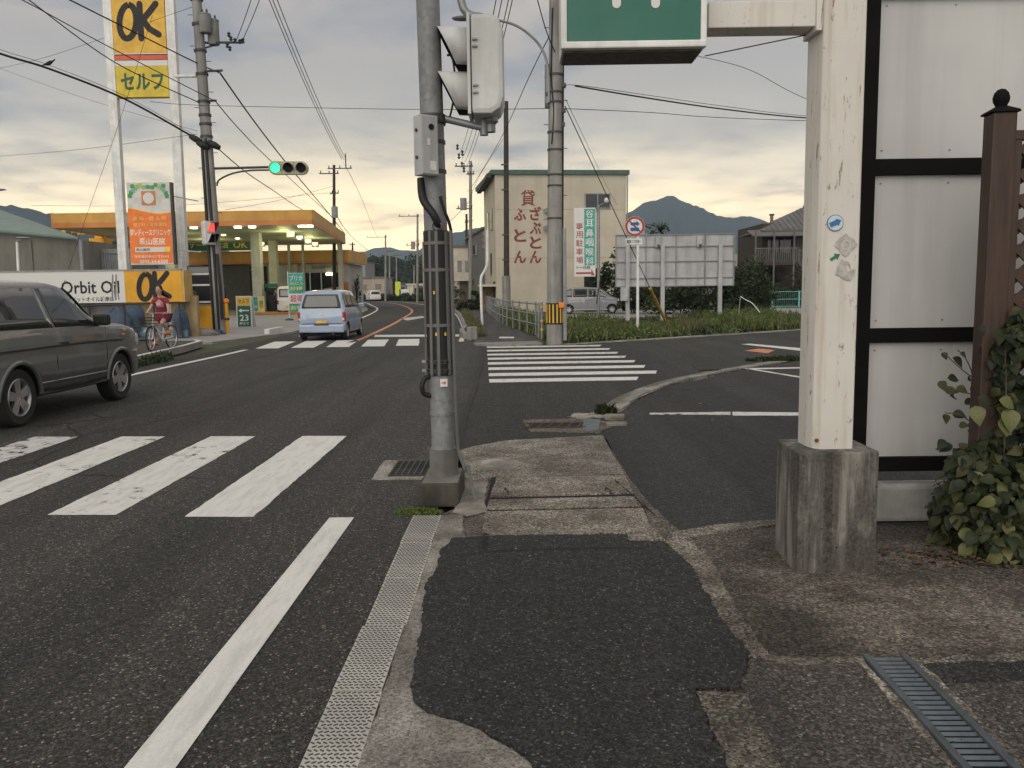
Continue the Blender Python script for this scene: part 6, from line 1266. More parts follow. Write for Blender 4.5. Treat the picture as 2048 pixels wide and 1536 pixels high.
# traffic signal arm + head
ts = thing('traffic_signal', 'horizontal three-lamp traffic signal showing green on an arm over the road', 'traffic signal', P(577, 336, 30.7)); t0 = ts.location.copy()
MB().tube([P(428, 337, 30.7)-t0, P(545, 334, 30.7)-t0], .045, 8).build('arm', 'dark_steel', ts, True); MB().tube(cr([P(434, 372, 30.7)-t0, P(438, 360, 30.7)-t0, P(465, 347, 30.7)-t0, P(500, 341, 30.7)-t0, P(545, 340, 30.7)-t0], 4), .032, 8).build('brace', 'dark_steel', ts, True)
r = .23; hl = .70
ot = [(hl-r+r*math.cos(a), r*math.sin(a)) for a in [-PI/2+PI*k/12 for k in range(13)]] + [(-hl+r+r*math.cos(a), r*math.sin(a)) for a in [PI/2+PI*k/12 for k in range(13)]]
hdn = MB().slab([(x, -.06, z) for x, z in ot], (0, .2, 0)).build('housing', 'signal_cream', ts, bevel=.02); hdn.rotation_euler = (0, 0, .12)
for k, (x, mt) in enumerate(((-.45, 'green_glow'), (0, 'dark_void'), (.45, 'dark_void'))):
    MB().cyl((x, -.075, 0), (x, -.09, 0), .165, .165, 20).build('lens', mt, hdn)
    m = MB(); kk_ = 15
    for i in range(kk_): a = -.5+(PI+1)*i/(kk_-1); m.v += [(x+.185*math.cos(a), -.06, .185*math.sin(a)), (x+.185*math.cos(a), -.06-.24*(.45+.55*max(0, math.sin(a))), .185*math.sin(a)-.03)]
    m.f = [(2*i, 2*i+1, 2*i+3, 2*i+2) for i in range(kk_-1)]; m.build('visor', 'signal_cream', hdn, True)
# pedestrian signal on the left pole
pd = thing('pedestrian_signal', 'white pedestrian signal with red lamp lit on the left utility pole', 'traffic signal', P(418, 490, 30.3), .95); box('housing', (0, 0, .42), (.42, .3, .84), 'signal_white', pd, .07)
for z, mt in ((.62, 'red_glow'), (.22, 'dark_void')):
    box('lens', (.0, -.16, z), (.27, .03, .27), mt, pd); MB().slab([(-.16, -.16, z+.17), (.16, -.16, z+.17), (.16, -.42, z+.14), (-.16, -.42, z+.14)], (0, 0, .015)).build('hood', 'black_plastic', pd)
    for s_ in (-1, 1): MB().slab([(s_*.16, -.16, z-.16), (s_*.16, -.16, z+.18), (s_*.16, -.42, z+.15), (s_*.16, -.25, z-.08)], (s_*.012, 0, 0)).build('hood_side', 'black_plastic' if s_ > 0 else 'signal_white', pd)
box('mount', (.12, .15, .05), (.1, .3, .1), 'grey_steel', pd)
# --- workshop with green roof
wk = thing('workshop', 'stained concrete workshop with pale green corrugated roof behind the wall sign', 'building', (P(60, 560, 42).x, 42, 0)); kx = wk.location.x
def kp_(px, py, Y=42.): p = P(px, py, Y); return Vector((p.x-kx, p.y-42, p.z))
a, b = kp_(160, 480), kp_(-200, 440); MB().slab([(b.x, 0, 0), (a.x, 0, 0), (a.x, 0, a.z), (b.x, 0, kp_(-200, 448).z)], (0, 9, 0)).build('wall', 'block_wall_stained', wk)
e_r, e_l = kp_(163, 478), kp_(-210, 444); rr, rl_ = kp_(-60, 412, 47.), kp_(-230, 395, 47.)
MB().slab([e_r+Vector((0, -.4, 0)), e_l+Vector((0, -.4, 0)), Vector((rl_.x, 5, rl_.z+.4)), Vector((kp_(30, 432, 47).x-.9, 5, kp_(-10, 425, 47).z+.1))], (0, 0, .08)).build('roof', 'sheet_green', wk)
box('corner_post', (a.x+.05, -.05, a.z/2), (.14, .14, a.z), 'far_grey', wk)
for x in (-2.5, -5.5): box('wall_pilaster', (a.x+x, -.03, a.z/2), (.2, .08, a.z), 'block_wall_stained', wk)
ig = thing('iron_fence', 'grey corrugated iron hoarding between workshop and tower sign', 'fence', (P(200, 560, 44).x, 44, 0)); x0_, x1_ = P(163, 520, 44).x-ig.location.x, P(262, 520, 44).x-ig.location.x; zz = P(200, 498, 44).z
for k in range(5): box('sheet', (x0_+(x1_-x0_)*(k+.5)/5, .02*(k % 2), zz/2), ((x1_-x0_)/5+.02, .03, zz), 'sheet_grey', ig)
box('rail', ((x0_+x1_)/2, -.04, zz-.2), (x1_-x0_, .05, .08), 'grey_steel', ig)
# yellow loader arm and far roof behind
yl = thing('yellow_crane', 'yellow crane jib parked under the left end of the canopy', 'crane', (P(150, 600, 58).x, 58, 0)); q = yl.location
def yp(px, py): p = P(px, py, 58); return Vector((p.x-q.x, 0, p.z))
MB().box((yp(128, 0).x, 0, yp(0, 463).z), (2.3, .4, .55)).build('jib', 'yellow_wall', yl); MB().box((yp(168, 0).x, 0, yp(0, 480).z), (.5, .5, 1.4), ry=.25).build('mast', 'yellow_wall', yl); MB().box((yp(166, 0).x, .2, yp(0, 480).z/2), (1.0, 1.2, yp(0, 480).z)).build('body', 'yellow_wall', yl)
for px, py in ((152, 470), (140, 466)): box('sheave', yp(px, py)-Vector((0, .25, 0)), (.3, .1, .3), 'dark_steel', yl)
fh = thing('tiled_house', 'grey house with curved tiled roof behind the hoarding', 'house', (P(205, 600, 85).x, 85, 0)); q = fh.location
def fp(px, py): p = P(px, py, 85); return Vector((p.x-q.x, 0, p.z))
MB().slab([fp(150, 520), fp(262, 520), fp(262, 487), fp(245, 480), fp(215, 500), fp(180, 492), fp(150, 495)], (0, 5, 0)).build('wall', 'far_grey', fh); MB().slab([fp(205, 500), fp(245, 478), fp(275, 492), fp(275, 497), fp(245, 484), fp(207, 504)], (0, -1, 0)).build('roof', 'dark_wood', fh)
# street lamps at the far left
for px, pt, ph_, lab in ((38, 545, 476, 'thin white lamp post in front of the workshop wall'), (2, 545, 380, 'street lamp head reaching in at the left edge')):
    b = P(px, 600, 38); b.z = 0; t = thing('lamp_post', lab, 'street lamp', b); top = P(px-4 if px > 10 else px-40, ph_+8, 38)-b; MB().cyl((0, 0, 0), top, .07, .055, 10).build('post', 'white_paint', t, True); h_ = P(px+8 if px > 10 else -2, ph_, 38)-b
    MB().tube([top, h_], .05, 8).build('arm', 'grey_steel', t, True); o = MB().lathe([(0, .06), (.12, .05), (.16, 0), (0, -.06)], (0, 0, 0), 12).build('lamp_head', 'grey_steel', t, True); o.data.transform(Matrix.Translation(h_) @ Matrix.Diagonal((2.2, 1, 1, 1)))
# --- far end of the street
def farbox(name, lab, cat, px0, px1, py0, Y, mat, d=8, roof=None):
    a, b = P(px0, 590, Y), P(px1, 590, Y); z = P(px0, py0, Y).z; t = thing(name, lab, cat, ((a.x+b.x)/2, Y, 0)); w = b.x-a.x; box('wall', (0, d/2, z/2), (w, d, z), mat, t)
    box('roof', (0, d/2, z+.1), (w+.4, d+.4, .25), roof or 'roof_tile_grey', t)
    for k in range(max(1, int(w/3))):
        x = -w/2+w*(k+.5)/max(1, int(w/3)); wn = box('window', (x, -.03, z*.6), (1.0, .06, .9), 'window_glass', t); box('frame', (x, -.06, z*.6-.5), (1.1, .08, .08), 'grey_steel', wn)
    return t
farbox('apartment_block', 'distant mauve-grey apartment block beyond the station shop', 'building', 709, 732, 524, 210, 'far_grey', 14); farbox('warehouse', 'low tan warehouse at the bend of the road', 'building', 712, 745, 557, 150, 'far_tan'); farbox('shop_house', 'low pale shop house at the bend with brown band', 'building', 742, 772, 556, 148, 'far_tan')
farbox('far_house', 'small grey house under the wooded rise with pale gable', 'house', 796, 812, 568, 160, 'far_grey'); farbox('far_house', 'low white-roofed house by the bend near the right kerb', 'house', 815, 850, 570, 150, 'house_white', 6, 'house_white'); farbox('far_house', 'dark timber house beside the right footway far off', 'house', 836, 850, 575, 120, 'house_brown', 4)
for k, (px, py, w, h, lab, mt) in enumerate(((796, 578, .9, 2.4, 'bright yellow-green banner by the bend of the road', 'leaf_banner'), (808, 588, 1.5, 1.6, 'small white notice board by the bend of the road', 'acrylic_white'))):
    M('leaf_banner', (.55, .62, .06), .6); p = P(px, py, 140); t = thing('notice_board' if k else 'flag_banner', lab, 'sign', (p.x, 140, 0)); box('board', (0, 0, p.z), (w, .06, h), mt, t); box('post', (-w/2, .02, p.z/2), (.06, .06, p.z), 'grey_steel', t)
blades('bend_grass', 'low green planting at the bend of the road', [(-24, 128), (-10, 112), (-9, 116), (-22, 136)], 2500, 1.0, 66, wid=.12, mat='leaf_hedge', clump=2)
for i, (px, py, Y, rx, rz_, n) in enumerate(((735, 545, 230, 5, 4.5, 420), (752, 530, 250, 6, 6, 520), (775, 522, 260, 6.5, 6.5, 560), (800, 528, 250, 6, 6, 520), (825, 535, 230, 5, 5, 460), (840, 520, 240, 6, 6, 520), (712, 560, 76, .8, 2.6, 500), (890, 520, 110, 2.4, 3.4, 500), (900, 560, 90, 1.8, 2.3, 500), (878, 575, 100, 2.2, 2.0, 420))):
    b = P(px, 590, Y); b.z = 0; h = P(px, py, Y).z + rz_*.4
    tree('street_tree', ['dark tree left of the wooded rise', 'broad dark tree on the wooded rise', 'tallest dark tree on the wooded rise', 'dark tree over the white roofs', 'dark tree right of the wooded rise', 'dense tree behind the black sleeved pole', 'slim dark evergreen at the shop corner', 'dark tree beyond the white house', 'leafy tree before the white house', 'low leafy tree beside the far right footway'][i], b, h, (rx, rx, rz_), n, max(.16, rx*.14), 'leaf_far', 70+i, 'trees along the far street')
b = P(930, 600, 60); b.z = 0; bush('roadside_shrub', 'clipped dark shrub in front of the grey house', b, (1.1, .9, .9), 900, .16, 'leaf_hedge', 91); b = P(955, 600, 62); b.z = 0; bush('roadside_shrub', 'second dark shrub nearer the white bent post', b, (.9, .8, .85), 800, .16, 'leaf_hedge', 92)
def farpole(px, pt, Y, lab, arms=(), tr=None, mat='pole_concrete', lean=0):
    b = P(px, 600, Y); b.z = 0; top = P(px+lean, pt, Y); t, q = upole('utility_pole', lab, b, 10, .17, .11, top, 'utility poles along the far street', mat)
    for dy, l, r_ in arms: z = q.z-dy; box('cross_arm', (q.x*(z/q.z)+(r_-l)/2, -.12, z), (l+r_, .08, .08), 'dark_steel', t); [MB().lathe([(.03, 0), (.06, .05), (.03, .1), (.05, .16), (.01, .22)], (q.x+s_, -.12, z+.03), 7).build('insulator', 'dark_steel', t, True) for s_ in (-l+.1, r_-.1, (r_-l)/2)]
    if tr: MB().cyl((tr[0], -.1, q.z-tr[1]-.9), (tr[0], -.1, q.z-tr[1]), .26, .26, 12).build('transformer', 'far_grey', t, True)
    for k in range(5): box('step_bolt', (q.x*.6, -.1, q.z*(.4+.1*k)), (.5, .03, .03), 'dark_steel', t)
    return t, b, top
PA, pab, pat = farpole(668, 330, 71, 'dark utility pole with transformer rising behind the station canopy', ((.3, .5, 1.5), (.7, 1.2, .4), (2.3, .3, .4)), (.35, 3.4), 'dark_wood')
MB().cyl((pat-pab)+Vector((1.0, -.12, -.3)), (pat-pab)+Vector((1.0, -.12, .9)), .05, .05, 6).build('riser', 'dark_steel', PA)
PB, pbb, pbt = farpole(771, 470, 120, 'pale utility pole at the bend by the shop house', ((.3, 2.6, .2),)); farpole(779, 497, 150, 'second utility pole just right of the pale one at the bend', ((.5, .8, .8),)); farpole(793, 508, 170, 'short far utility pole against the wooded rise', ((.3, .6, .9),))
PC, pcb, pct = farpole(835, 428, 100, 'utility pole left of the black sleeved signal pole', ((.25, 2.2, .2), (3.6, 1.4, .2)), (-.35, 3.2)); PD, pdb, pdt = farpole(941, 322, 66, 'utility pole with side brackets left of the cream building', ((.4, 1.2, .2), (1.0, .3, .3), (3.6, 1.1, .1)), (-.4, 2.8))
farpole(933, 428, 84, 'thin dark pole over the white house', ((.8, .2, .2),), None, 'dark_wood'); farpole(705, 485, 110, 'thin dark pole beyond the shop corner', ((.3, .4, .4),), None, 'dark_wood'); farpole(828, 530, 150, 'short grey pole before the wooded rise')
# switchgear bracket on the near far-right pole
for px, py in ((915, 300), (918, 318), (925, 312), (928, 345), (924, 335)): MB().lathe([(.03, 0), (.13, .1), (.04, .2), (.12, .32), (.02, .45)], P(px, py, 66)-pdb, 8).build('insulator', 'dark_steel', PD, True)
# --- overhead cables, each its own thing
def wire(lab, pts, r=.014, s=None):
    if len(pts) == 2: pts = sag(pts[0], pts[1], s if s is not None else (Vector(pts[1])-Vector(pts[0])).length*.012)
    else: pts = cr(pts, 6)
    return tag(MB().tube(pts, r, 5).build('overhead_cable', 'cable'), lab, 'cable')
def Q(px, py, Y): return P(px, py, Y)
Yp = 30.6
wire('thick black cable sloping down from upper left with a pigeon on it', [Q(-220, 30, 24), Q(0, 107, 26.2), Q(100, 138, 27.4), Q(250, 198, 29.2), Q(392, 277, Yp)], .036)
wire('thin lashing wire just above the thick black cable', [Q(-220, 20, 24), Q(0, 99, 26.2), Q(100, 131, 27.4), Q(250, 192, 29.2), Q(392, 272, Yp)], .008)
wire('black cable crossing the tower sign lettering to the pole top arm', [Q(100, -20, 24), Q(140, 0, 25), Q(280, 70, 28.4), Q(398, 128, Yp), Q(440, 146, Yp)], .022)
wire('black cable crossing the red stripe of the tower sign', [Q(0, -45, 24), Q(58, 0, 25), Q(230, 125, 28.3), Q(398, 205, Yp)], .018)
wire('upper of two black cables meeting at the left pole', [Q(-10, -22, 24), Q(45, 0, 25), Q(215, 92, 28.3), Q(430, 202, Yp)], .016)
wire('heavy cable dropping from the left pole past the green signal', [Q(440, 146, Yp), Q(510, 245, 36), Q(580, 335, 46), Q(660, 430, 62), Q(690, 468, 74)], .03)
wire('thin cable from the lower left pole arm to the street beyond', [Q(432, 204, Yp), Q(480, 260, 35), Q(545, 325, 44), Q(660, 430, 71)], .02)
wire('low black cable from the splice cases to beyond the canopy', [Q(428, 290, Yp), Q(490, 343, 38), Q(545, 380, 46), Q(605, 420, 56), Q(665, 448, 71)], .022)
for k, (x0_, x1_) in enumerate(((500, 684), (508, 688), (518, 693))): wire(['left', 'middle', 'right'][k]+' one of three high voltage wires running to the dark pole', [Q(x0_, -95, 30.6), Q(x1_, 318+k, 71)], .018, .5)
for k, (a, b, c, d_) in enumerate(((472, 82, 520, -60), (484, 82, 540, -60))): wire(['left', 'right'][k]+' drop wire from above to the switch arm', [Q(a, b, 30.7), Q(c, d_, 27)], .013, .1)
wire('thin span wire stretched level across the road at signal height', [Q(300, 203, 30.4), Q(390, 210, Yp), Q(700, 217, 28), Q(905, 219, 25.4), Q(1110, 217, 22.7)], .009)
wire('span wire continuing right of the corner pole', [Q(1125, 217, 22.7), Q(1300, 225, 24), Q(1480, 237, 26), Q(1900, 250, 32)], .009)
wire('lashed cable running right from the corner pole behind the cream post', [Q(1150, 172, 22.7), Q(1300, 197, 24.5), Q(1460, 220, 27), Q(1640, 238, 30), Q(2000, 262, 38)], .022)
wire('upper messenger strand of the lashed cable right of the corner pole', [Q(1130, 178, 22.7), Q(1150, 170, 22.7), Q(1300, 191, 24.5), Q(1460, 214, 27), Q(1640, 234, 30), Q(2000, 258, 38)], .008)
wire('thin wire rising to the sign arm from the right', [Q(1395, 112, 20), Q(1500, 140, 21), Q(1630, 205, 22), Q(1900, 300, 26)], .007)
wire('stay wire from sign box corner up to the cream post', [Q(1410, 112, 4.55), Q(1632, 66, 4.5)], .003, 0)
for k, (x0_, px) in enumerate(((1000, 918), (1012, 924), (1026, 930), (1034, 934))): wire(['first', 'second', 'third', 'fourth'][k]+' conductor from the far bracket pole up over the corner pole', [Q(px, 312+6*k, 66), Q(x0_, -40, 23)], .014, .6)
wire('slack cable from corner pole across to the bracket pole', [Q(1105, 60, 22.7), Q(1060, 150, 32), Q(1000, 280, 48), Q(945, 372, 66)], .016)
wire('black drop cable hanging beside the corner pole', [Q(1075, 0, 21.5), Q(1092, 60, 22), Q(1110, 105, 22.6)], .014)
wire('service wire from corner pole down to the cream building', [Q(1132, 200, 22.7), Q(1175, 290, 34), Q(1215, 375, 50), Q(1240, 420, 56)], .008)
wire('faint wire between brown pole and bracket pole', [Q(1012, 270, 48), Q(960, 350, 60), Q(941, 395, 66)], .012)
wire('cable joining the bracket pole to the pole at the bend', [Q(941, 400, 66), Q(890, 450, 82), Q(836, 470, 100)], .02); wire('upper wire from dark pole to the pole at the bend', [Q(690, 330, 71), Q(720, 390, 90), Q(752, 470, 120)], .02); wire('lower cable from dark pole to the pole at the bend', [Q(672, 430, 71), Q(700, 470, 90), Q(735, 500, 120)], .03)
wire('thin wire running low from workshop to left pole', [Q(-40, 315, 40), Q(150, 300, 36), Q(395, 268, Yp)], .008); wire('faint upper wire behind the tower sign', [Q(-20, 140, 42), Q(100, 112, 38), Q(390, 12, 31)], .008); wire('slanting thin stay from tower sign to the yard', [Q(305, 30, 31.8), Q(240, 240, 31), Q(165, 455, 30), Q(125, 575, 28.3)], .007); wire('level faint wire above the canopy', [Q(60, 411, 60), Q(250, 412, 62), Q(400, 408, 64), Q(668, 385, 71)], .012); wire('second faint wire from lower left behind the tower sign', [Q(-20, 130, 44), Q(180, 200, 40), Q(395, 262, 31)], .007)
wire('cable from canopy to dark pole', [Q(450, 420, 52), Q(560, 400, 60), Q(668, 372, 71)], .012)
# pigeon on the thick cable
bp_ = Q(97, 135, 27.36); bp_.z += .035
pg = thing('pigeon', 'dark pigeon perched on the thick black cable', 'bird', bp_, .4); m = MB().lathe([(0, -.19), (.02, -.17), (.028, -.1), (.06, -.03), (.072, .04), (.055, .1), (.03, .13), (.034, .165), (.03, .19), (0, .205)], (0, 0, 0), 12, 'X')
o = m.build('body', 'cloth_dark', pg, True)
for v in o.data.vertices:
    x = v.co.x; v.co.z += .09 + x*.45 + (.05*max(0, x-.1)/.1 if x > .1 else 0)
box('tail', (-.2, 0, .0), (.12, .05, .012), 'cloth_dark', pg, ry=-.45); MB().cyl((.19, 0, .235), (.225, 0, .225), .008, .001, 6).build('beak', 'far_tan', pg)
for s_ in (-1, 1): MB().cyl((.01, s_*.02, 0), (.0, s_*.02, .06), .006, .006, 5).build('leg', 'letter_brick', pg)
# ================================================================== VEHICLES
def interp(tab, x):
    """smooth station lookup (monotone cubic-ish)"""
    n = len(tab)
    if x <= tab[0][0]: return tab[0][1:]
    if x >= tab[-1][0]: return tab[-1][1:]
    i = max(k for k in range(n) if tab[k][0] <= x); i = min(i, n-2); a, b = tab[i], tab[i+1]; t = (x-a[0])/(b[0]-a[0]); out = []
    for j in range(1, len(a)):
        d = (b[j]-a[j]); h = b[0]-a[0]
        m0 = 0 if i == 0 else ((a[j]-tab[i-1][j])/(a[0]-tab[i-1][0])); m1 = 0 if i == n-2 else ((tab[i+2][j]-b[j])/(tab[i+2][0]-b[0])); s = d/h
        m0 = 0 if m0*s <= 0 else (2*m0*s/(m0+s)); m1 = 0 if m1*s <= 0 else (2*m1*s/(m1+s))
        t2, t3 = t*t, t*t*t; out.append((2*t3-3*t2+1)*a[j] + (t3-2*t2+t)*h*m0 + (-2*t3+3*t2)*b[j] + (t3-t2)*h*m1)
    return out
def half(tab, x):
    zb, zl, zt, w, wt = interp(tab, x); up = zt-zl
    ctl = [(0, zb), (w*.62, zb), (w*.93, zb+.035), (w*.985, zb+.13), (w, (zb+zl)*.5+.05), (w*.985, zl-.03), (w*.955, zl+.02)]
    if up > .16: ctl += [(wt+(w*.955-wt)*.45, zl+up*.52), (wt+.01, zt-.085), (wt-.05, zt-.02), (wt*.6, zt+.012), (0, zt+.02)]
    else: ctl += [(w*.90, zl+up*.45+.005), (wt+.05, zl+up*.75+.01), (wt*.8, zt), (wt*.45, zt+.008), (0, zt+.012)]
    out = []; k = [Vector((a, b, 0)) for a, b in ctl]
    for i in range(len(k)-1):
        a, b = k[i], k[i+1]; m0 = (k[min(i+1, len(k)-1)]-k[max(i-1, 0)])*.5; m1 = (k[min(i+2, len(k)-1)]-k[i])*.5
        for q in range(3):
            t = q/3; t2, t3 = t*t, t*t*t; p = a*(2*t3-3*t2+1)+m0*(t3-2*t2+t)+b*(-2*t3+3*t2)+m1*(t3-t2); out.append((p.x, p.y))
    return out + [(ctl[-1][0], ctl[-1][1])]
def side_y(tab, x, z):
    hs = half(tab, x); best = None
    for (y0, z0), (y1, z1) in zip(hs[3:], hs[4:]):
        if z0 <= z <= z1 and z1 > z0: best = y0+(y1-y0)*(z-z0)/(z1-z0)
    if best is None: best = max(y for y, _ in hs) if z < hs[-1][1]*.6 else hs[-6][0]
    return best
def wheel_meshes(key, r, wd, rim, spokes):
    rr = r*.66
    ty = MB().lathe([(rr, -wd/2+.012), (r*.9, -wd/2), (r*.985, -wd/2+.02), (r, -wd/2+.045), (r, wd/2-.045), (r*.985, wd/2-.02), (r*.9, wd/2), (rr, wd/2-.012), (rr, -wd/2+.012)], (0, 0, 0), 36, 'Y').build('tyre', 'rubber', None, True)
    m = MB().lathe([(rr, -wd/2+.012), (rr*.96, -wd/2+.004), (rr*.90, -wd/2+.02), (rr*.88, 0), (rr*.9, wd/2-.02)], (0, 0, 0), 30, 'Y')
    m.lathe([(0, -wd/2+.025), (rr*.2, -wd/2+.022), (rr*.25, -wd/2+.04), (rr*.25, -wd/2+.08)], (0, 0, 0), 14, 'Y')
    for k in range(spokes):
        a = 2*PI*k/spokes; s0 = rr*.2; s1 = rr*.93; wa, wb = rr*.20, rr*.27 if spokes < 7 else rr*.13
        ca, sa = math.cos(a), math.sin(a); vs = []
        for yy in (-wd/2+.02, -wd/2+.055):
            for rad, w_ in ((s0, wa), (s1, wb)):
                for q in (-1, 1): vs.append((rad*ca - q*w_*sa, yy+(0 if rad < s1 else -.006), rad*sa + q*w_*ca))
        m.add(vs, [(0, 1, 3, 2), (4, 6, 7, 5), (0, 2, 6, 4), (1, 5, 7, 3), (2, 3, 7, 6), (0, 4, 5, 1)])
    ri = m.build('rim', rim, None, True); dk = MB().cyl((0, -wd/2+.075, 0), (0, -wd/2+.08, 0), rr*.9, rr*.9, 24).build('brake_disc', 'dark_steel', None)
    return ty, ri, dk
def car(name, label, loc, rz, tab, wb, r, wd, paint, rim='alloy', spokes=5, side_win=(), rear=None, front=None, seams=(), lights=(), plate='plate_yellow', handles=(), clad=None, cat='car', mirror=None, extra=None, track=None):
    t = thing(name, label, cat, loc, rz); x0, x1 = tab[0][0], tab[-1][0]; nx = 46; vs = []; fs = []
    xs = [x0+(x1-x0)*(.5-.5*math.cos(PI*i/(nx-1)))*.45+(x1-x0)*(i/(nx-1))*.55 for i in range(nx)]
    m = None
    for x in xs:
        hs = half(tab, x); ring = [(x, -y, z) for y, z in hs] + [(x, y, z) for y, z in hs[-2:0:-1]]; m = len(ring); vs += ring
    for i in range(nx-1):
        for k in range(m): fs.append((i*m+k, (i+1)*m+k, (i+1)*m+(k+1) % m, i*m+(k+1) % m))
    fs += [tuple(range(m)), tuple(range((nx-1)*m, nx*m))[::-1]]
    body = MB().add(vs, fs).build('body', paint, t, True)
    ax = wb/2; W_ = max(r_[4] for r_ in tab); tr = (track or W_-wd/2-.015)
    cut = MB()
    for s_ in (-1, 1):
        for a in (-ax, ax): cut.cyl((a, s_*(W_-.24), r), (a, s_*(W_+.2), r), r*1.14, r*1.14, 28)
    co = cut.build('cutter', 'dark_void', t); md = body.modifiers.new('b', 'BOOLEAN'); md.operation = 'DIFFERENCE'; md.object = co; md.solver = 'EXACT'
    try: md.material_mode = 'TRANSFER'
    except Exception: pass
    dg = bpy.context.evaluated_depsgraph_get(); dg.update(); me = bpy.data.meshes.new_from_object(body.evaluated_get(dg)); body.modifiers.clear(); body.data = me; bpy.data.objects.remove(co)
    me.shade_smooth()
    try: me.set_sharp_from_angle(angle=.6)
    except Exception: pass
    ty, ri, dk = wheel_meshes(name, r, wd, rim, spokes); first = True
    for a in (-ax, ax):
        for s_ in (1, -1):
            w = bpy.data.objects.new('wheel', None); COL.objects.link(w); w.parent = t; w.location = (a, s_*tr, r); w.rotation_euler = (0, .35*a, 0) if s_ < 0 else (0, -.2, PI)
            for o in (ty, ri, dk):
                if first: o.parent = w
                else: inst(o, w)
            first = False
    def patch(nm, cols, s_, off=.006, mat='car_glass', nz=5, par=None):
        mb = MB(); n = len(cols)
        for x, za, zb in cols:
            for j in range(nz): z = za+(zb-za)*j/(nz-1); mb.v.append((x, s_*(side_y(tab, x, z)+off), z))
        mb.f = [(i*nz+j, (i+1)*nz+j, (i+1)*nz+j+1, i*nz+j+1) for i in range(n-1) for j in range(nz-1)]
        o = mb.build(nm, mat, par or t, True); sm = o.modifiers.new('s', 'SOLIDIFY'); sm.thickness = .008; sm.offset = 0; return o
    def dens(cols, k=6):
        out = []
        for a, b in zip(cols, cols[1:]): out += [tuple(a[q]+(b[q]-a[q])*i/k for q in range(3)) for i in range(k)]
        return out+[cols[-1]]
    for cols in side_win:
        for s_ in (-1, 1): patch('window', dens(cols), s_)
    def xof(z, fr):
        rng = range(400) if not fr else range(400, -1, -1)
        for i in rng:
            x = x0+(x1-x0)*i/400
            if interp(tab, x)[2] >= z: return x
        return 0
    for spec, fr in ((rear, False), (front, True)):
        if not spec: continue
        za, zb, ins = spec[:3]; mb = MB(); nz, ny = 8, 11
        for j in range(nz):
            z = za+(zb-za)*j/(nz-1); x = xof(z, fr); wt = interp(tab, x)[4]*ins
            if len(spec) > 3: wt = spec[3]+(spec[4]-spec[3])*j/(nz-1)
            for i in range(ny):
                u = -1+2*i/(ny-1); cz_ = .012*(1-u*u); mb.v.append((x+(.012 if fr else -.012)+(cz_ if fr else -cz_)*1., u*wt*(1-.035*(abs(2*j/(nz-1)-1)**4)), z+.012))
        mb.f = [(j*ny+i, j*ny+i+1, (j+1)*ny+i+1, (j+1)*ny+i) for j in range(nz-1) for i in range(ny-1)]
        o = mb.build('windscreen' if fr else 'rear_window', 'car_glass', t, True); sm = o.modifiers.new('s', 'SOLIDIFY'); sm.thickness = .01
    for pl in seams:
        for s_ in (-1, 1): MB().tube([(x, s_*(side_y(tab, x, z)+.0005), z) for x, z in pl], .006, 5).build('panel_gap', 'dark_void', body)
    for x, z in handles:
        for s_ in (-1, 1): box('door_handle', (x, s_*(side_y(tab, x, z)+.014), z), (.17, .03, .04), extra or paint, t, .01)
    if clad:
        for cols in clad:
            for s_ in (-1, 1): patch('side_cladding', dens(cols), s_, .012, 'suv_clad')
    for nm, c, d, mt in lights:
        for s_ in (-1, 1): box(nm, (c[0], s_*c[1], c[2]), d, mt, t, min(d)*.3)
    if plate:
        box('number_plate', (x0-.012, 0, tab[0][1]+.16), (.02, .33, .165), plate, t, .004)
        box('front_plate', (x1+.012, 0, tab[-1][1]+.12), (.02, .33, .165), plate, t, .004)
    if mirror:
        x, z = mirror
        for s_ in (-1, 1):
            y = side_y(tab, x, z); o = MB().box((x+.02, s_*(y+.11), z+.03), (.12, .2, .15)).build('mirror', extra or paint, t, bevel=.035); box('mirror_stalk', (x+.03, s_*(y+.01), z-.02), (.06, .06, .06), 'black_plastic', t)
    return t, body
SUV = [(-1.98, .46, .92, .98, .70, .60), (-1.95, .38, .98, 1.12, .78, .63), (-1.84, .31, 1.06, 1.46, .825, .63), (-1.6, .29, 1.09, 1.60, .845, .62), (-.9, .27, 1.10, 1.665, .85, .61), (-.1, .26, 1.09, 1.665, .85, .61), (.16, .26, 1.09, 1.635, .85, .615), (.36, .26, 1.08, 1.53, .85, .63), (.58, .26, 1.07, 1.36, .85, .65), (.80, .26, 1.06, 1.20, .85, .67), (.98, .26, 1.05, 1.12, .848, .68), (1.4, .27, 1.03, 1.08, .838, .67), (1.75, .29, .97, 1.02, .80, .62), (1.93, .33, .86, .91, .73, .55), (1.98, .36, .78, .84, .69, .52), (2.02, .46, .68, .73, .60, .46)]
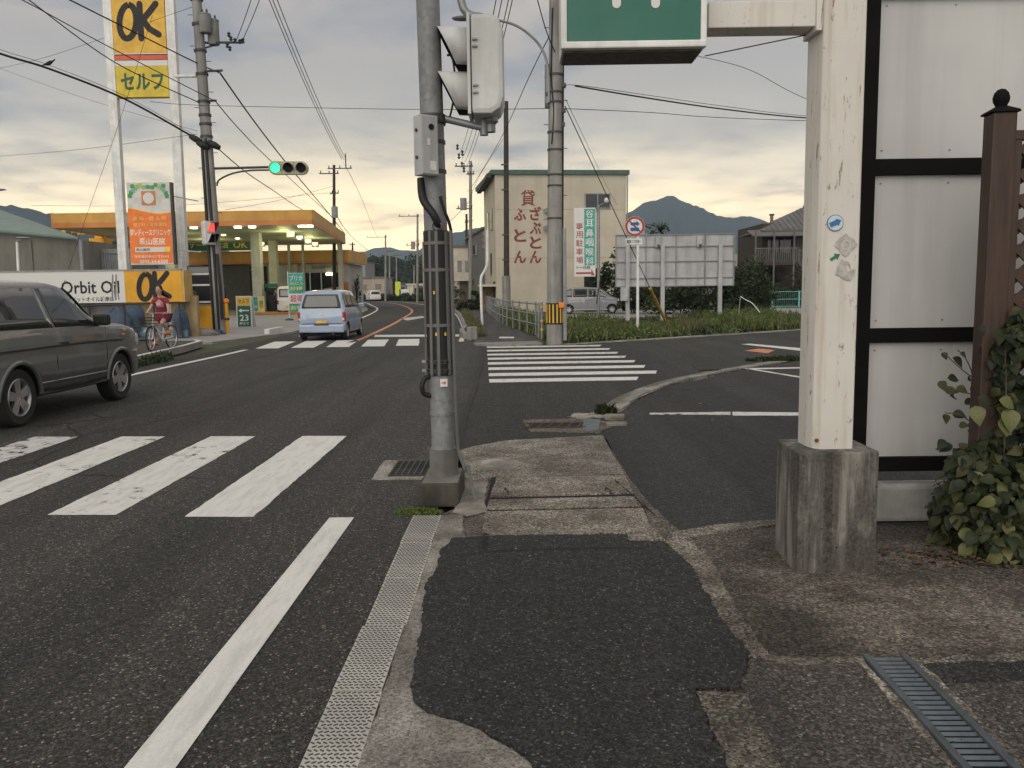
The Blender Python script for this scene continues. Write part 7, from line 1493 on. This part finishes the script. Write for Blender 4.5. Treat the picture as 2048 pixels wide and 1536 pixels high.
sv, svb = car('grey_suv', 'dark grey three-door off-road car with black mirrors and scuffed lower cladding', (-6.52, 10.72, 0), PI/2-.02, SUV, 2.36, .335, .215, 'suv_grey', 'alloy', 5,
    side_win=([(-1.66, 1.13, 1.47), (-1.5, 1.115, 1.54), (-.9, 1.11, 1.585), (-.42, 1.105, 1.585)], [(-.35, 1.105, 1.585), (-.02, 1.10, 1.58), (.16, 1.10, 1.54), (.36, 1.095, 1.43), (.56, 1.09, 1.27), (.72, 1.085, 1.14)]),
    rear=(1.05, 1.5, .98), front=(1.12, 1.58, .97), seams=([(-.40, .36), (-.41, .7), (-.41, 1.1), (-.39, 1.58)], [(.80, .36), (.81, .7), (.82, 1.06)], [(-.40, .36), (.2, .34), (.86, .36)]),
    lights=(('tail_lamp', (-1.90, .72, .98), (.16, .16, .34), 'tail_red'), ('head_lamp', (1.84, .64, .83), (.24, .24, .2), 'lamp_clear'), ('side_marker', (1.30, .842, .93), (.06, .02, .03), 'orange_plastic')),
    plate='acrylic_white', handles=((-.24, .90),), extra='black_plastic', mirror=(.62, 1.13),
    clad=([(-.83, .36, .60), (-.4, .33, .58), (.3, .33, .57), (.76, .36, .56)],))
for s_ in (-1, 1):
    MB().tube([(x, s_*(side_y(SUV, x, z)+.008), z) for x, z in [(-1.7, .875), (-1.2, .88), (-.5, .885), (.2, .885), (.9, .875), (1.25, .865)]], .022, 6).build('waist_moulding', 'suv_clad', svb, True)
    MB().tube([(x, s_*(side_y(SUV, x, .455)+.02), .455) for x in (-.8, -.4, 0, .4, .74)], .012, 6).build('cladding_crease', 'suv_grey', svb, True)
    for a in (-1.18, 1.18): MB().tube([(a+.40*math.cos(q), s_*(side_y(SUV, a+.40*math.cos(q), max(.35, .335+.40*math.sin(q)))+.006), .335+.40*math.sin(q)) for q in [PI*k/14 for k in range(15)]], .028, 6).build('arch_flare', 'suv_grey', svb, True)
box('rear_bumper', (-1.98, 0, .5), (.14, 1.5, .22), 'suv_clad', sv, .04); box('front_bumper', (1.99, 0, .46), (.16, 1.35, .24), 'suv_clad', sv, .05)
KEI = [(-1.66, .36, .86, .92, .655, .56), (-1.64, .28, .92, 1.0, .70, .585), (-1.58, .24, .97, 1.26, .728, .60), (-1.50, .22, .98, 1.44, .735, .595), (-1.32, .20, .985, 1.515, .7375, .585), (-.4, .18, .99, 1.54, .7375, .575), (.35, .18, .98, 1.52, .7375, .58), (.7, .18, .965, 1.42, .7375, .59), (1.0, .18, .95, 1.20, .7375, .61), (1.2, .18, .935, 1.04, .735, .62), (1.5, .2, .88, .95, .71, .60), (1.68, .26, .76, .82, .64, .52), (1.74, .36, .64, .68, .56, .45)]
kw = ([(-1.38, 1.01, 1.40), (-1.2, 1.0, 1.44), (-1.05, 1.0, 1.455)], [(-.98, 1.0, 1.455), (-.5, 1.0, 1.465), (-.18, 1.0, 1.465)], [(-.11, 1.0, 1.465), (.3, .995, 1.44), (.6, .99, 1.34), (.92, .98, 1.08)])
ks_ = ([(-1.02, .62), (-1.0, 1.0), (-1.01, 1.46)], [(-.145, .3), (-.145, .7), (-.145, 1.47)], [(.9, .3), (.92, .7), (.94, .96)])
bc, bcb = car('light_blue_car', 'pale blue small boxy hatchback seen from behind on the far crossing', (-6.03, 27.42, 0), PI/2+.015, KEI, 2.49, .275, .15, 'car_blue', 'alloy', 8, kw, rear=(.98, 1.40, 1., .615, .51), front=(1.02, 1.48, .95), seams=ks_,
    lights=(('tail_lamp', (-1.585, .665, .73), (.15, .13, .31), 'tail_red'), ('reverse_lamp', (-1.668, .665, .65), (.02, .07, .07), 'lamp_clear'), ('head_lamp', (1.6, .52, .72), (.2, .2, .15), 'lamp_clear')), handles=((-.85, .80), (.02, .80)), mirror=(.82, 1.0))
box('rear_bumper', (-1.655, 0, .37), (.13, 1.38, .25), 'car_blue', bc, .05); MB().lathe([(0, -.012), (.05, -.01), (.055, 0)], (-1.65, 0, .80), 14, 'X').build('emblem', 'alloy', bc); box('tailgate_line', (-1.667, 0, .52), (.01, 1.22, .012), 'dark_void', bc); box('high_brake_lamp', (-1.43, 0, 1.475), (.04, .3, .03), 'tail_red', bc); box('rear_wiper', (-1.63, .05, 1.03), (.02, .4, .02), 'black_plastic', bc)
box('plate_recess', (-1.725, 0, .50), (.008, .44, .07), 'dark_steel', bc); box('under_tray', (-.1, 0, .17), (3.0, 1.1, .08), 'dark_void', bc); MB().cyl((-1.7, -.35, .2), (-1.5, -.35, .2), .03, .03, 8).build('exhaust', 'dark_steel', bc)
p = P(1180, 600, 49.6)
sc, scb = car('silver_car', 'silver small hatchback parked sideways on the lane behind the corner pole', (p.x, 49.6, 0), -.06, KEI, 2.49, .275, .16, 'car_silver', 'alloy', 8, kw, rear=(.98, 1.40, 1., .615, .51), front=(1.02, 1.48, .95), seams=ks_, lights=(('tail_lamp', (-1.585, .665, .85), (.15, .13, .35), 'tail_red'), ('head_lamp', (1.5, .58, .80), (.36, .2, .14), 'lamp_clear')), handles=((-.85, .82), (.02, .82)), mirror=(.82, 1.0))
box('sill_garnish', (0, -.735, .26), (2.0, .02, .05), 'alloy', sc); MB().cyl((-1.3, 0, 1.5), (-1.55, 0, 1.72), .006, .004, 5).build('aerial', 'black_plastic', sc)
p = G(742, 602.5)
wc, _ = car('white_car', 'white saloon far off at the bend of the road seen from behind', (p.x, p.y+2, 0), PI/2+.35, KEI, 2.49, .275, .16, 'car_white', 'alloy', 8, kw, rear=(.98, 1.40, 1., .615, .51), lights=(('tail_lamp', (-1.6, .64, .85), (.12, .16, .2), 'tail_red'),), plate='acrylic_white', mirror=(.82, 1.0)); wc.scale = (1.12, 1.14, 1.0)
VAN = [(-1.66, .34, .9, .96, .68, .62), (-1.64, .28, 1.0, 1.2, .71, .65), (-1.6, .24, 1.06, 1.7, .73, .65), (-1.4, .22, 1.08, 1.86, .7375, .64), (.6, .2, 1.08, 1.88, .7375, .64), (1.0, .2, 1.06, 1.8, .7375, .65), (1.35, .2, 1.04, 1.40, .7375, .67), (1.55, .22, .98, 1.06, .73, .66), (1.69, .3, .78, .85, .70, .60), (1.72, .4, .66, .70, .66, .56)]
p = P(573, 600, 56.5)
vn, _ = car('white_van', 'small white van refuelling behind the prepaid card banner', (p.x, 58, .02), PI/2+.08, VAN, 2.4, .27, .15, 'car_white', 'alloy', 8, ([(-1.4, 1.12, 1.68), (-.4, 1.12, 1.70)], [(-.3, 1.12, 1.70), (.6, 1.12, 1.68), (1.2, 1.1, 1.40)]), rear=(1.12, 1.66, .9), front=(1.1, 1.7, .95), lights=(('tail_lamp', (-1.62, .66, .8), (.1, .12, .3), 'tail_red'),), handles=((-.2, .9),), mirror=(1.15, 1.15))
# ================================================================== PEOPLE
def skin_body(name, joints, bones, mat, parent, sub=2):
    """continuous figure grown from a skeleton: joints {key: (pos, radius)}"""
    keys = list(joints); me = bpy.data.meshes.new(name); me.from_pydata([Vector(joints[k][0]) for k in keys], [(keys.index(a), keys.index(b)) for a, b in bones], [])
    o = bpy.data.objects.new(name, me); COL.objects.link(o); md = o.modifiers.new('k', 'SKIN'); md.use_smooth_shade = True
    for v, k in zip(me.skin_vertices[0].data, keys): r = joints[k][1]; v.radius = r if isinstance(r, tuple) else (r, r); v.use_root = (k == keys[0])
    sm = o.modifiers.new('s', 'SUBSURF'); sm.levels = sub; sm.render_levels = sub
    dg = bpy.context.evaluated_depsgraph_get(); dg.update(); m2 = bpy.data.meshes.new_from_object(o.evaluated_get(dg)); o.modifiers.clear(); bpy.data.objects.remove(o); m2.name = name
    m2.materials.clear(); ob = link(name, m2, mat, parent); m2.shade_smooth(); return ob
# cyclist: bike frame of reference, x forward
cyb = G(324, 700, .13); crz = -PI/2-.10
bk = thing('bicycle', 'white city bicycle with front basket ridden on the left footway', 'bicycle', cyb, crz)
WR = .33; wx_ = .54
def bwheel(x, steer=0.):
    w = bpy.data.objects.new('wheel', None); COL.objects.link(w); w.parent = bk; w.location = (x, 0, WR); w.rotation_euler = (0, 0, steer)
    m = MB().lathe([(WR-.03, -.012), (WR-.012, -.02), (WR, 0), (WR-.012, .02), (WR-.03, .012), (WR-.03, -.012)], (0, 0, 0), 36, 'Y'); m.build('tyre', 'rubber', w, True)
    MB().lathe([(WR-.03, -.013), (WR-.05, -.01), (WR-.05, .01), (WR-.03, .013)], (0, 0, 0), 36, 'Y').build('rim', 'alloy', w, True); sp2 = MB()
    for k in range(20): a = 2*PI*k/20; sp2.cyl((.02*math.cos(a+.5), .02*(-1)**k, .02*math.sin(a+.5)), ((WR-.04)*math.cos(a), 0, (WR-.04)*math.sin(a)), .0022, .0022, 4)
    sp2.build('spokes', 'alloy', w); MB().cyl((0, -.05, 0), (0, .05, 0), .022, .022, 10).build('hub', 'alloy', w); return w
bwheel(-wx_); bwheel(wx_, .15)
hd_ = (.40, 0, .78); bb0 = (-.06, 0, .28); st0 = (-.18, 0, .68); rx0 = (-wx_, 0, WR); fx0 = (wx_, 0, WR)
for a, b, r in ((bb0, hd_, .022), ((-.1, 0, .42), (.41, 0, .70), .018), (bb0, st0, .018)): MB().tube([a, b], r, 8).build('frame_tube', 'car_white', bk, True)
for s_ in (-1, 1): MB().tube([bb0, (-wx_, s_*.06, WR)], .011, 6).build('chain_stay', 'car_white', bk, True); MB().tube([(-.17, 0, .62), (-wx_, s_*.06, WR)], .009, 6).build('seat_stay', 'car_white', bk, True); MB().tube([(.42, s_*.03, .68), (wx_, s_*.055, WR)], .012, 6).build('fork', 'car_white', bk, True)
MB().tube([(.37, 0, .84), (.42, 0, .66)], .022, 8).build('head_tube', 'car_white', bk, True); MB().tube([(.37, 0, .84), (.34, 0, 1.0)], .014, 8).build('stem', 'alloy', bk, True)
MB().tube(cr([(.12, .30, .98), (.24, .27, 1.0), (.34, .12, 1.01), (.35, 0, 1.0), (.34, -.12, 1.01), (.24, -.27, 1.0), (.12, -.30, .98)], 4), .012, 8).build('handlebar', 'alloy', bk, True)
for s_ in (-1, 1): MB().cyl((.06, s_*.305, .97), (.16, s_*.30, .985), .017, .017, 8).build('grip', 'black_plastic', bk)
MB().tube([(-.18, 0, .68), (-.21, 0, .80)], .014, 8).build('seat_post', 'alloy', bk); o = MB().lathe([(0, -.14), (.08, -.12), (.095, -.05), (.05, .06), (.025, .13), (0, .14)], (0, 0, 0), 14, 'X').build('saddle', 'black_plastic', bk, True); o.data.transform(Matrix.Translation((-.21, 0, .82)) @ Matrix.Diagonal((1, 1, .35, 1)))
bs = MB()
for z, l, w in ((.66, .24, .26), (.74, .27, .29), (.82, .30, .32), (.90, .33, .34)): q = [(.47-.0, -w/2, z), (.47+l, -w/2, z), (.47+l, w/2, z), (.47, w/2, z), (.47, -w/2, z)]; bs.tube(q, .006, 5)
for k in range(9): t_ = k/8; bs.tube([(.47+.24*t_, -.13, .66), (.47+.33*t_, -.17, .90)], .004, 4); bs.tube([(.47+.24*t_, .13, .66), (.47+.33*t_, .17, .90)], .004, 4); bs.tube([(.71, -.13+.26*t_, .66), (.80, -.17+.34*t_, .90)], .004, 4)
for a, b in (((.47, -.16, .78), (.8, -.16, .78)),): pass
bs.build('basket', 'black_plastic', bk); box('basket_floor', (.59, 0, .665), (.24, .26, .01), 'black_plastic', bk)
for sx, a0_, a1_ in ((-wx_, .3, 3.0), (wx_, .6, 2.6)):
    m = MB(); n = 14
    for i in range(n+1): a = a0_+(a1_-a0_)*i/n; m.v += [(sx+(WR+.025)*math.cos(a), -.03, WR+(WR+.025)*math.sin(a)), (sx+(WR+.032)*math.cos(a), 0, WR+(WR+.032)*math.sin(a)), (sx+(WR+.025)*math.cos(a), .03, WR+(WR+.025)*math.sin(a))]
    m.f = [(3*i+j, 3*i+j+1, 3*i+3+j+1, 3*i+3+j) for i in range(n) for j in (0, 1)]; m.build('mudguard', 'alloy', bk, True)
ra, fa = math.radians(35), math.radians(215)
MB().cyl((-.06, -.07, .28), (-.06, -.06, .28), .09, .09, 20).build('chainwheel', 'alloy', bk)
for s_, a in ((-1, -1.0), (1, 2.14)): MB().tube([(-.06, s_*.08, .28), (-.06+.16*math.cos(a), s_*.09, .28+.16*math.sin(a))], .01, 6).build('crank', 'alloy', bk); box('pedal', (-.06+.16*math.cos(a), s_*.14, .28+.16*math.sin(a)), (.09, .09, .02), 'black_plastic', bk)
box('rear_rack', (-.48, 0, .74), (.36, .12, .015), 'alloy', bk); box('reflector', (-.68, 0, .66), (.02, .06, .06), 'orange_plastic', bk)
# rider
pr = thing('person', 'cyclist with long dark hair in maroon shirt and shorts riding the white bicycle', 'person', cyb, crz)
pl_, pr2 = (-.06+.16*math.cos(2.14), .12, .28+.16*math.sin(2.14)+.07), (-.06+.16*math.cos(-1.0), -.12, .28+.16*math.sin(-1.0)+.07)
J = {'pel': ((-.2, 0, .92), (.14, .11)), 'waist': ((-.15, 0, 1.07), (.115, .09)), 'chest': ((-.09, 0, 1.27), (.145, .105)), 'neck0': ((-.06, 0, 1.41), (.06, .06)), 'neck1': ((-.035, 0, 1.49), (.05, .05)), 'head0': ((-.01, 0, 1.58), (.078, .088)), 'head1': ((.0, 0, 1.67), (.075, .085)), 'crown': ((-.01, 0, 1.72), (.04, .05))}
for s_, n_, kn, an, toe in ((1, 'L', (.17, .12, .74), (pl_[0]-.05, .12, pl_[2]+.05), (pl_[0]+.12, .125, pl_[2]-.03)), (-1, 'R', (.12, -.13, .62), (pr2[0]-.05, -.12, pr2[2]+.06), (pr2[0]+.12, -.125, pr2[2]-.02))):
    J['hip'+n_] = ((-.18, s_*.09, .88), .095); J['mid'+n_] = ((-.02, s_*.11, .5*(.88+kn[2])+.01), .078); J['kn'+n_] = (kn, .056); J['calf'+n_] = (tuple((a*.55+b*.45) for a, b in zip(kn, an)), .05); J['an'+n_] = (an, .034); J['toe'+n_] = (toe, .03)
    J['sh'+n_] = ((-.08, s_*.165, 1.365), .058); J['el'+n_] = ((.0, s_*.255, 1.14), .04); J['wr'+n_] = ((.11, s_*.30, 1.01), .027); J['ha'+n_] = ((.145, s_*.302, .995), (.028, .022))
B = [('pel', 'waist'), ('waist', 'chest'), ('chest', 'neck0'), ('neck0', 'neck1'), ('neck1', 'head0'), ('head0', 'head1'), ('head1', 'crown')]
for n_ in 'LR': B += [('pel', 'hip'+n_), ('hip'+n_, 'mid'+n_), ('mid'+n_, 'kn'+n_), ('kn'+n_, 'calf'+n_), ('calf'+n_, 'an'+n_), ('an'+n_, 'toe'+n_), ('chest', 'sh'+n_), ('sh'+n_, 'el'+n_), ('el'+n_, 'wr'+n_), ('wr'+n_, 'ha'+n_)]
fg = MB()
bd = skin_body('body', J, B, 'skin', pr)
def sub_(ks, grow, edit=None):
    q = {k: (J[k][0], tuple(r+grow for r in (J[k][1] if isinstance(J[k][1], tuple) else (J[k][1],)*2))) for k in ks}
    if edit: q.update(edit)
    return q
sh = sub_(['waist', 'chest', 'neck0', 'shL', 'shR'], .022, {'pel': ((-.2, 0, .95), (.165, .135)), 'slL': ((-.03, .225, 1.22), .058), 'slR': ((-.03, -.225, 1.22), .058), 'neck0': ((-.065, 0, 1.39), (.075, .07))}); skin_body('shirt', sh, [('waist', 'pel'), ('waist', 'chest'), ('chest', 'neck0'), ('chest', 'shL'), ('chest', 'shR'), ('shL', 'slL'), ('shR', 'slR')], 'shirt_maroon', pr)
sr = {'pel': ((-.2, 0, .92), (.16, .13)), 'hipL': (J['hipL'][0], .115), 'hipR': (J['hipR'][0], .115), 'tL': ((.06, .115, .80), .098), 'tR': ((.03, -.12, .74), .098)}; skin_body('shorts', sr, [('pel', 'hipL'), ('pel', 'hipR'), ('hipL', 'tL'), ('hipR', 'tR')], M('shorts_maroon', (.15, .018, .035), .85, var=.2), pr)
hr = {'f': ((.035, 0, 1.715), (.06, .07)), 'a': ((-.025, 0, 1.70), (.095, .10)), 'b': ((-.065, 0, 1.62), (.092, .098)), 'c': ((-.13, .02, 1.54), (.07, .055)), 'd': ((-.24, .05, 1.47), (.055, .04)), 'e': ((-.36, .08, 1.42), (.03, .022))}; skin_body('hair', hr, [('a', 'f'), ('a', 'b'), ('b', 'c'), ('c', 'd'), ('d', 'e')], 'hair_black', pr)
for s_ in (-1, 1):
    o = MB().lathe([(0, -.006), (.011, -.003), (.011, .003), (0, .006)], (.073, s_*.032, 1.615), 8, 'X').build('eye', 'hair_black', pr); box('ear', (-.01, s_*.083, 1.605), (.03, .015, .05), 'skin', pr, .006); box('shoe', (J['toeL' if s_ > 0 else 'toeR'][0][0]-.06, J['toeL' if s_ > 0 else 'toeR'][0][1], J['toeL' if s_ > 0 else 'toeR'][0][2]), (.25, .09, .075), 'orange_plastic', pr, .03)
    for k in range(4): hx_, hy_, hz_ = .085+.022*k, s_*.303, .985; MB().tube(cr([(hx_, hy_, hz_+.022), (hx_+.012, hy_+s_*.005, hz_+.024), (hx_+.02, hy_, hz_+.002), (hx_+.008, hy_-s_*.004, hz_-.02)], 3), .0085, 6).build('finger', 'skin', bd, True)
    MB().tube([(.10, s_*.285, 1.0), (.115, s_*.275, .975), (.10, s_*.285, .963)], .0095, 6).build('thumb', 'skin', bd, True)
MB().cyl((.075, 0, 1.60), (.10, 0, 1.585), .014, .01, 8).build('nose', 'skin', pr, True); box('mouth', (.074, 0, 1.555), (.008, .04, .01), 'letter_brick', pr)
box('shirt_print', (.035, 0, 1.24), (.02, .12, .08), M('print_pale', (.45, .35, .4), .7), pr, .008)
for o_ in (bk, pr): o_.scale = (.9, .9, .9)
# attendant at the pumps
ap = P(551, 610, 57.2); at = thing('person', 'person in blue top and dark trousers standing by the fuel pump', 'person', (ap.x+.25, 57.0, .18), PI*.6)
J2 = {'pel': ((0, 0, .93), (.14, .1)), 'waist': ((0, 0, 1.08), (.12, .09)), 'chest': ((.01, 0, 1.3), (.15, .1)), 'neck': ((.01, 0, 1.47), .05), 'head0': ((.02, 0, 1.57), (.075, .085)), 'head1': ((.02, 0, 1.67), (.07, .08))}; B2 = [('pel', 'waist'), ('waist', 'chest'), ('chest', 'neck'), ('neck', 'head0'), ('head0', 'head1')]
for s_, n_ in ((1, 'L'), (-1, 'R')):
    J2.update({'h'+n_: ((0, s_*.09, .88), .09), 'k'+n_: ((.02*s_, s_*.1, .5), .058), 'a'+n_: ((-.02, s_*.1, .09), .038), 't'+n_: ((.1, s_*.11, .04), .035), 's'+n_: ((0, s_*.17, 1.4), .055), 'e'+n_: ((.06, s_*.24, 1.15), .04), 'w'+n_: ((.26, s_*.2, 1.08), .03), 'f'+n_: ((.34, s_*.18, 1.07), (.025, .03))}); B2 += [('pel', 'h'+n_), ('h'+n_, 'k'+n_), ('k'+n_, 'a'+n_), ('a'+n_, 't'+n_), ('chest', 's'+n_), ('s'+n_, 'e'+n_), ('e'+n_, 'w'+n_), ('w'+n_, 'f'+n_)]
skin_body('body', J2, B2, 'skin', at)
skin_body('shirt', {'waist': ((0, 0, 1.05), (.15, .115)), 'chest': ((.01, 0, 1.3), (.17, .12)), 'pel': ((0, 0, .86), (.165, .125)), 'sL': ((0, .17, 1.4), .07), 'sR': ((0, -.17, 1.4), .07), 'eL': ((.05, .235, 1.18), .055), 'eR': ((.05, -.235, 1.18), .055)}, [('waist', 'pel'), ('waist', 'chest'), ('chest', 'sL'), ('chest', 'sR'), ('sL', 'eL'), ('sR', 'eR')], 'cloth_blue', at)
skin_body('trousers', {'pel': ((0, 0, .9), (.155, .115)), 'hL': ((0, .09, .84), .105), 'hR': ((0, -.09, .84), .105), 'kL': ((.02, .1, .5), .075), 'kR': ((-.02, -.1, .5), .075), 'aL': ((-.02, .1, .1), .06), 'aR': ((-.02, -.1, .1), .06)}, [('pel', 'hL'), ('pel', 'hR'), ('hL', 'kL'), ('hR', 'kR'), ('kL', 'aL'), ('kR', 'aR')], 'cloth_dark', at)
skin_body('hair', {'a': ((.0, 0, 1.68), (.085, .09)), 'b': ((-.03, 0, 1.6), (.075, .085))}, [('a', 'b')], 'hair_black', at)
# ================================================================== air and close
hz_ = NT('haze_air'); hz_.n.remove(hz_.b); pv_ = hz_.n.new('ShaderNodeVolumePrincipled'); pv_.inputs['Color'].default_value = (.50, .68, 1, 1); pv_.inputs['Density'].default_value = 2.6e-4; pv_.inputs['Anisotropy'].default_value = .2
pv_.inputs['Absorption Color'].default_value = (1, 1, 1, 1)
hz_.l.new(pv_.outputs[0], hz_.out.inputs['Volume'])
hb = MB().box((0, 1550, 148), (14000, 3900, 300)).build('haze', 'haze_air'); hb['kind'] = 'stuff'; hb['label'] = 'pale evening haze filling the valley air'; hb['category'] = 'haze'
W.cycles.sampling_method = 'MANUAL'; W.cycles.sample_map_resolution = 1024
bpy.data.objects.remove(_fo)
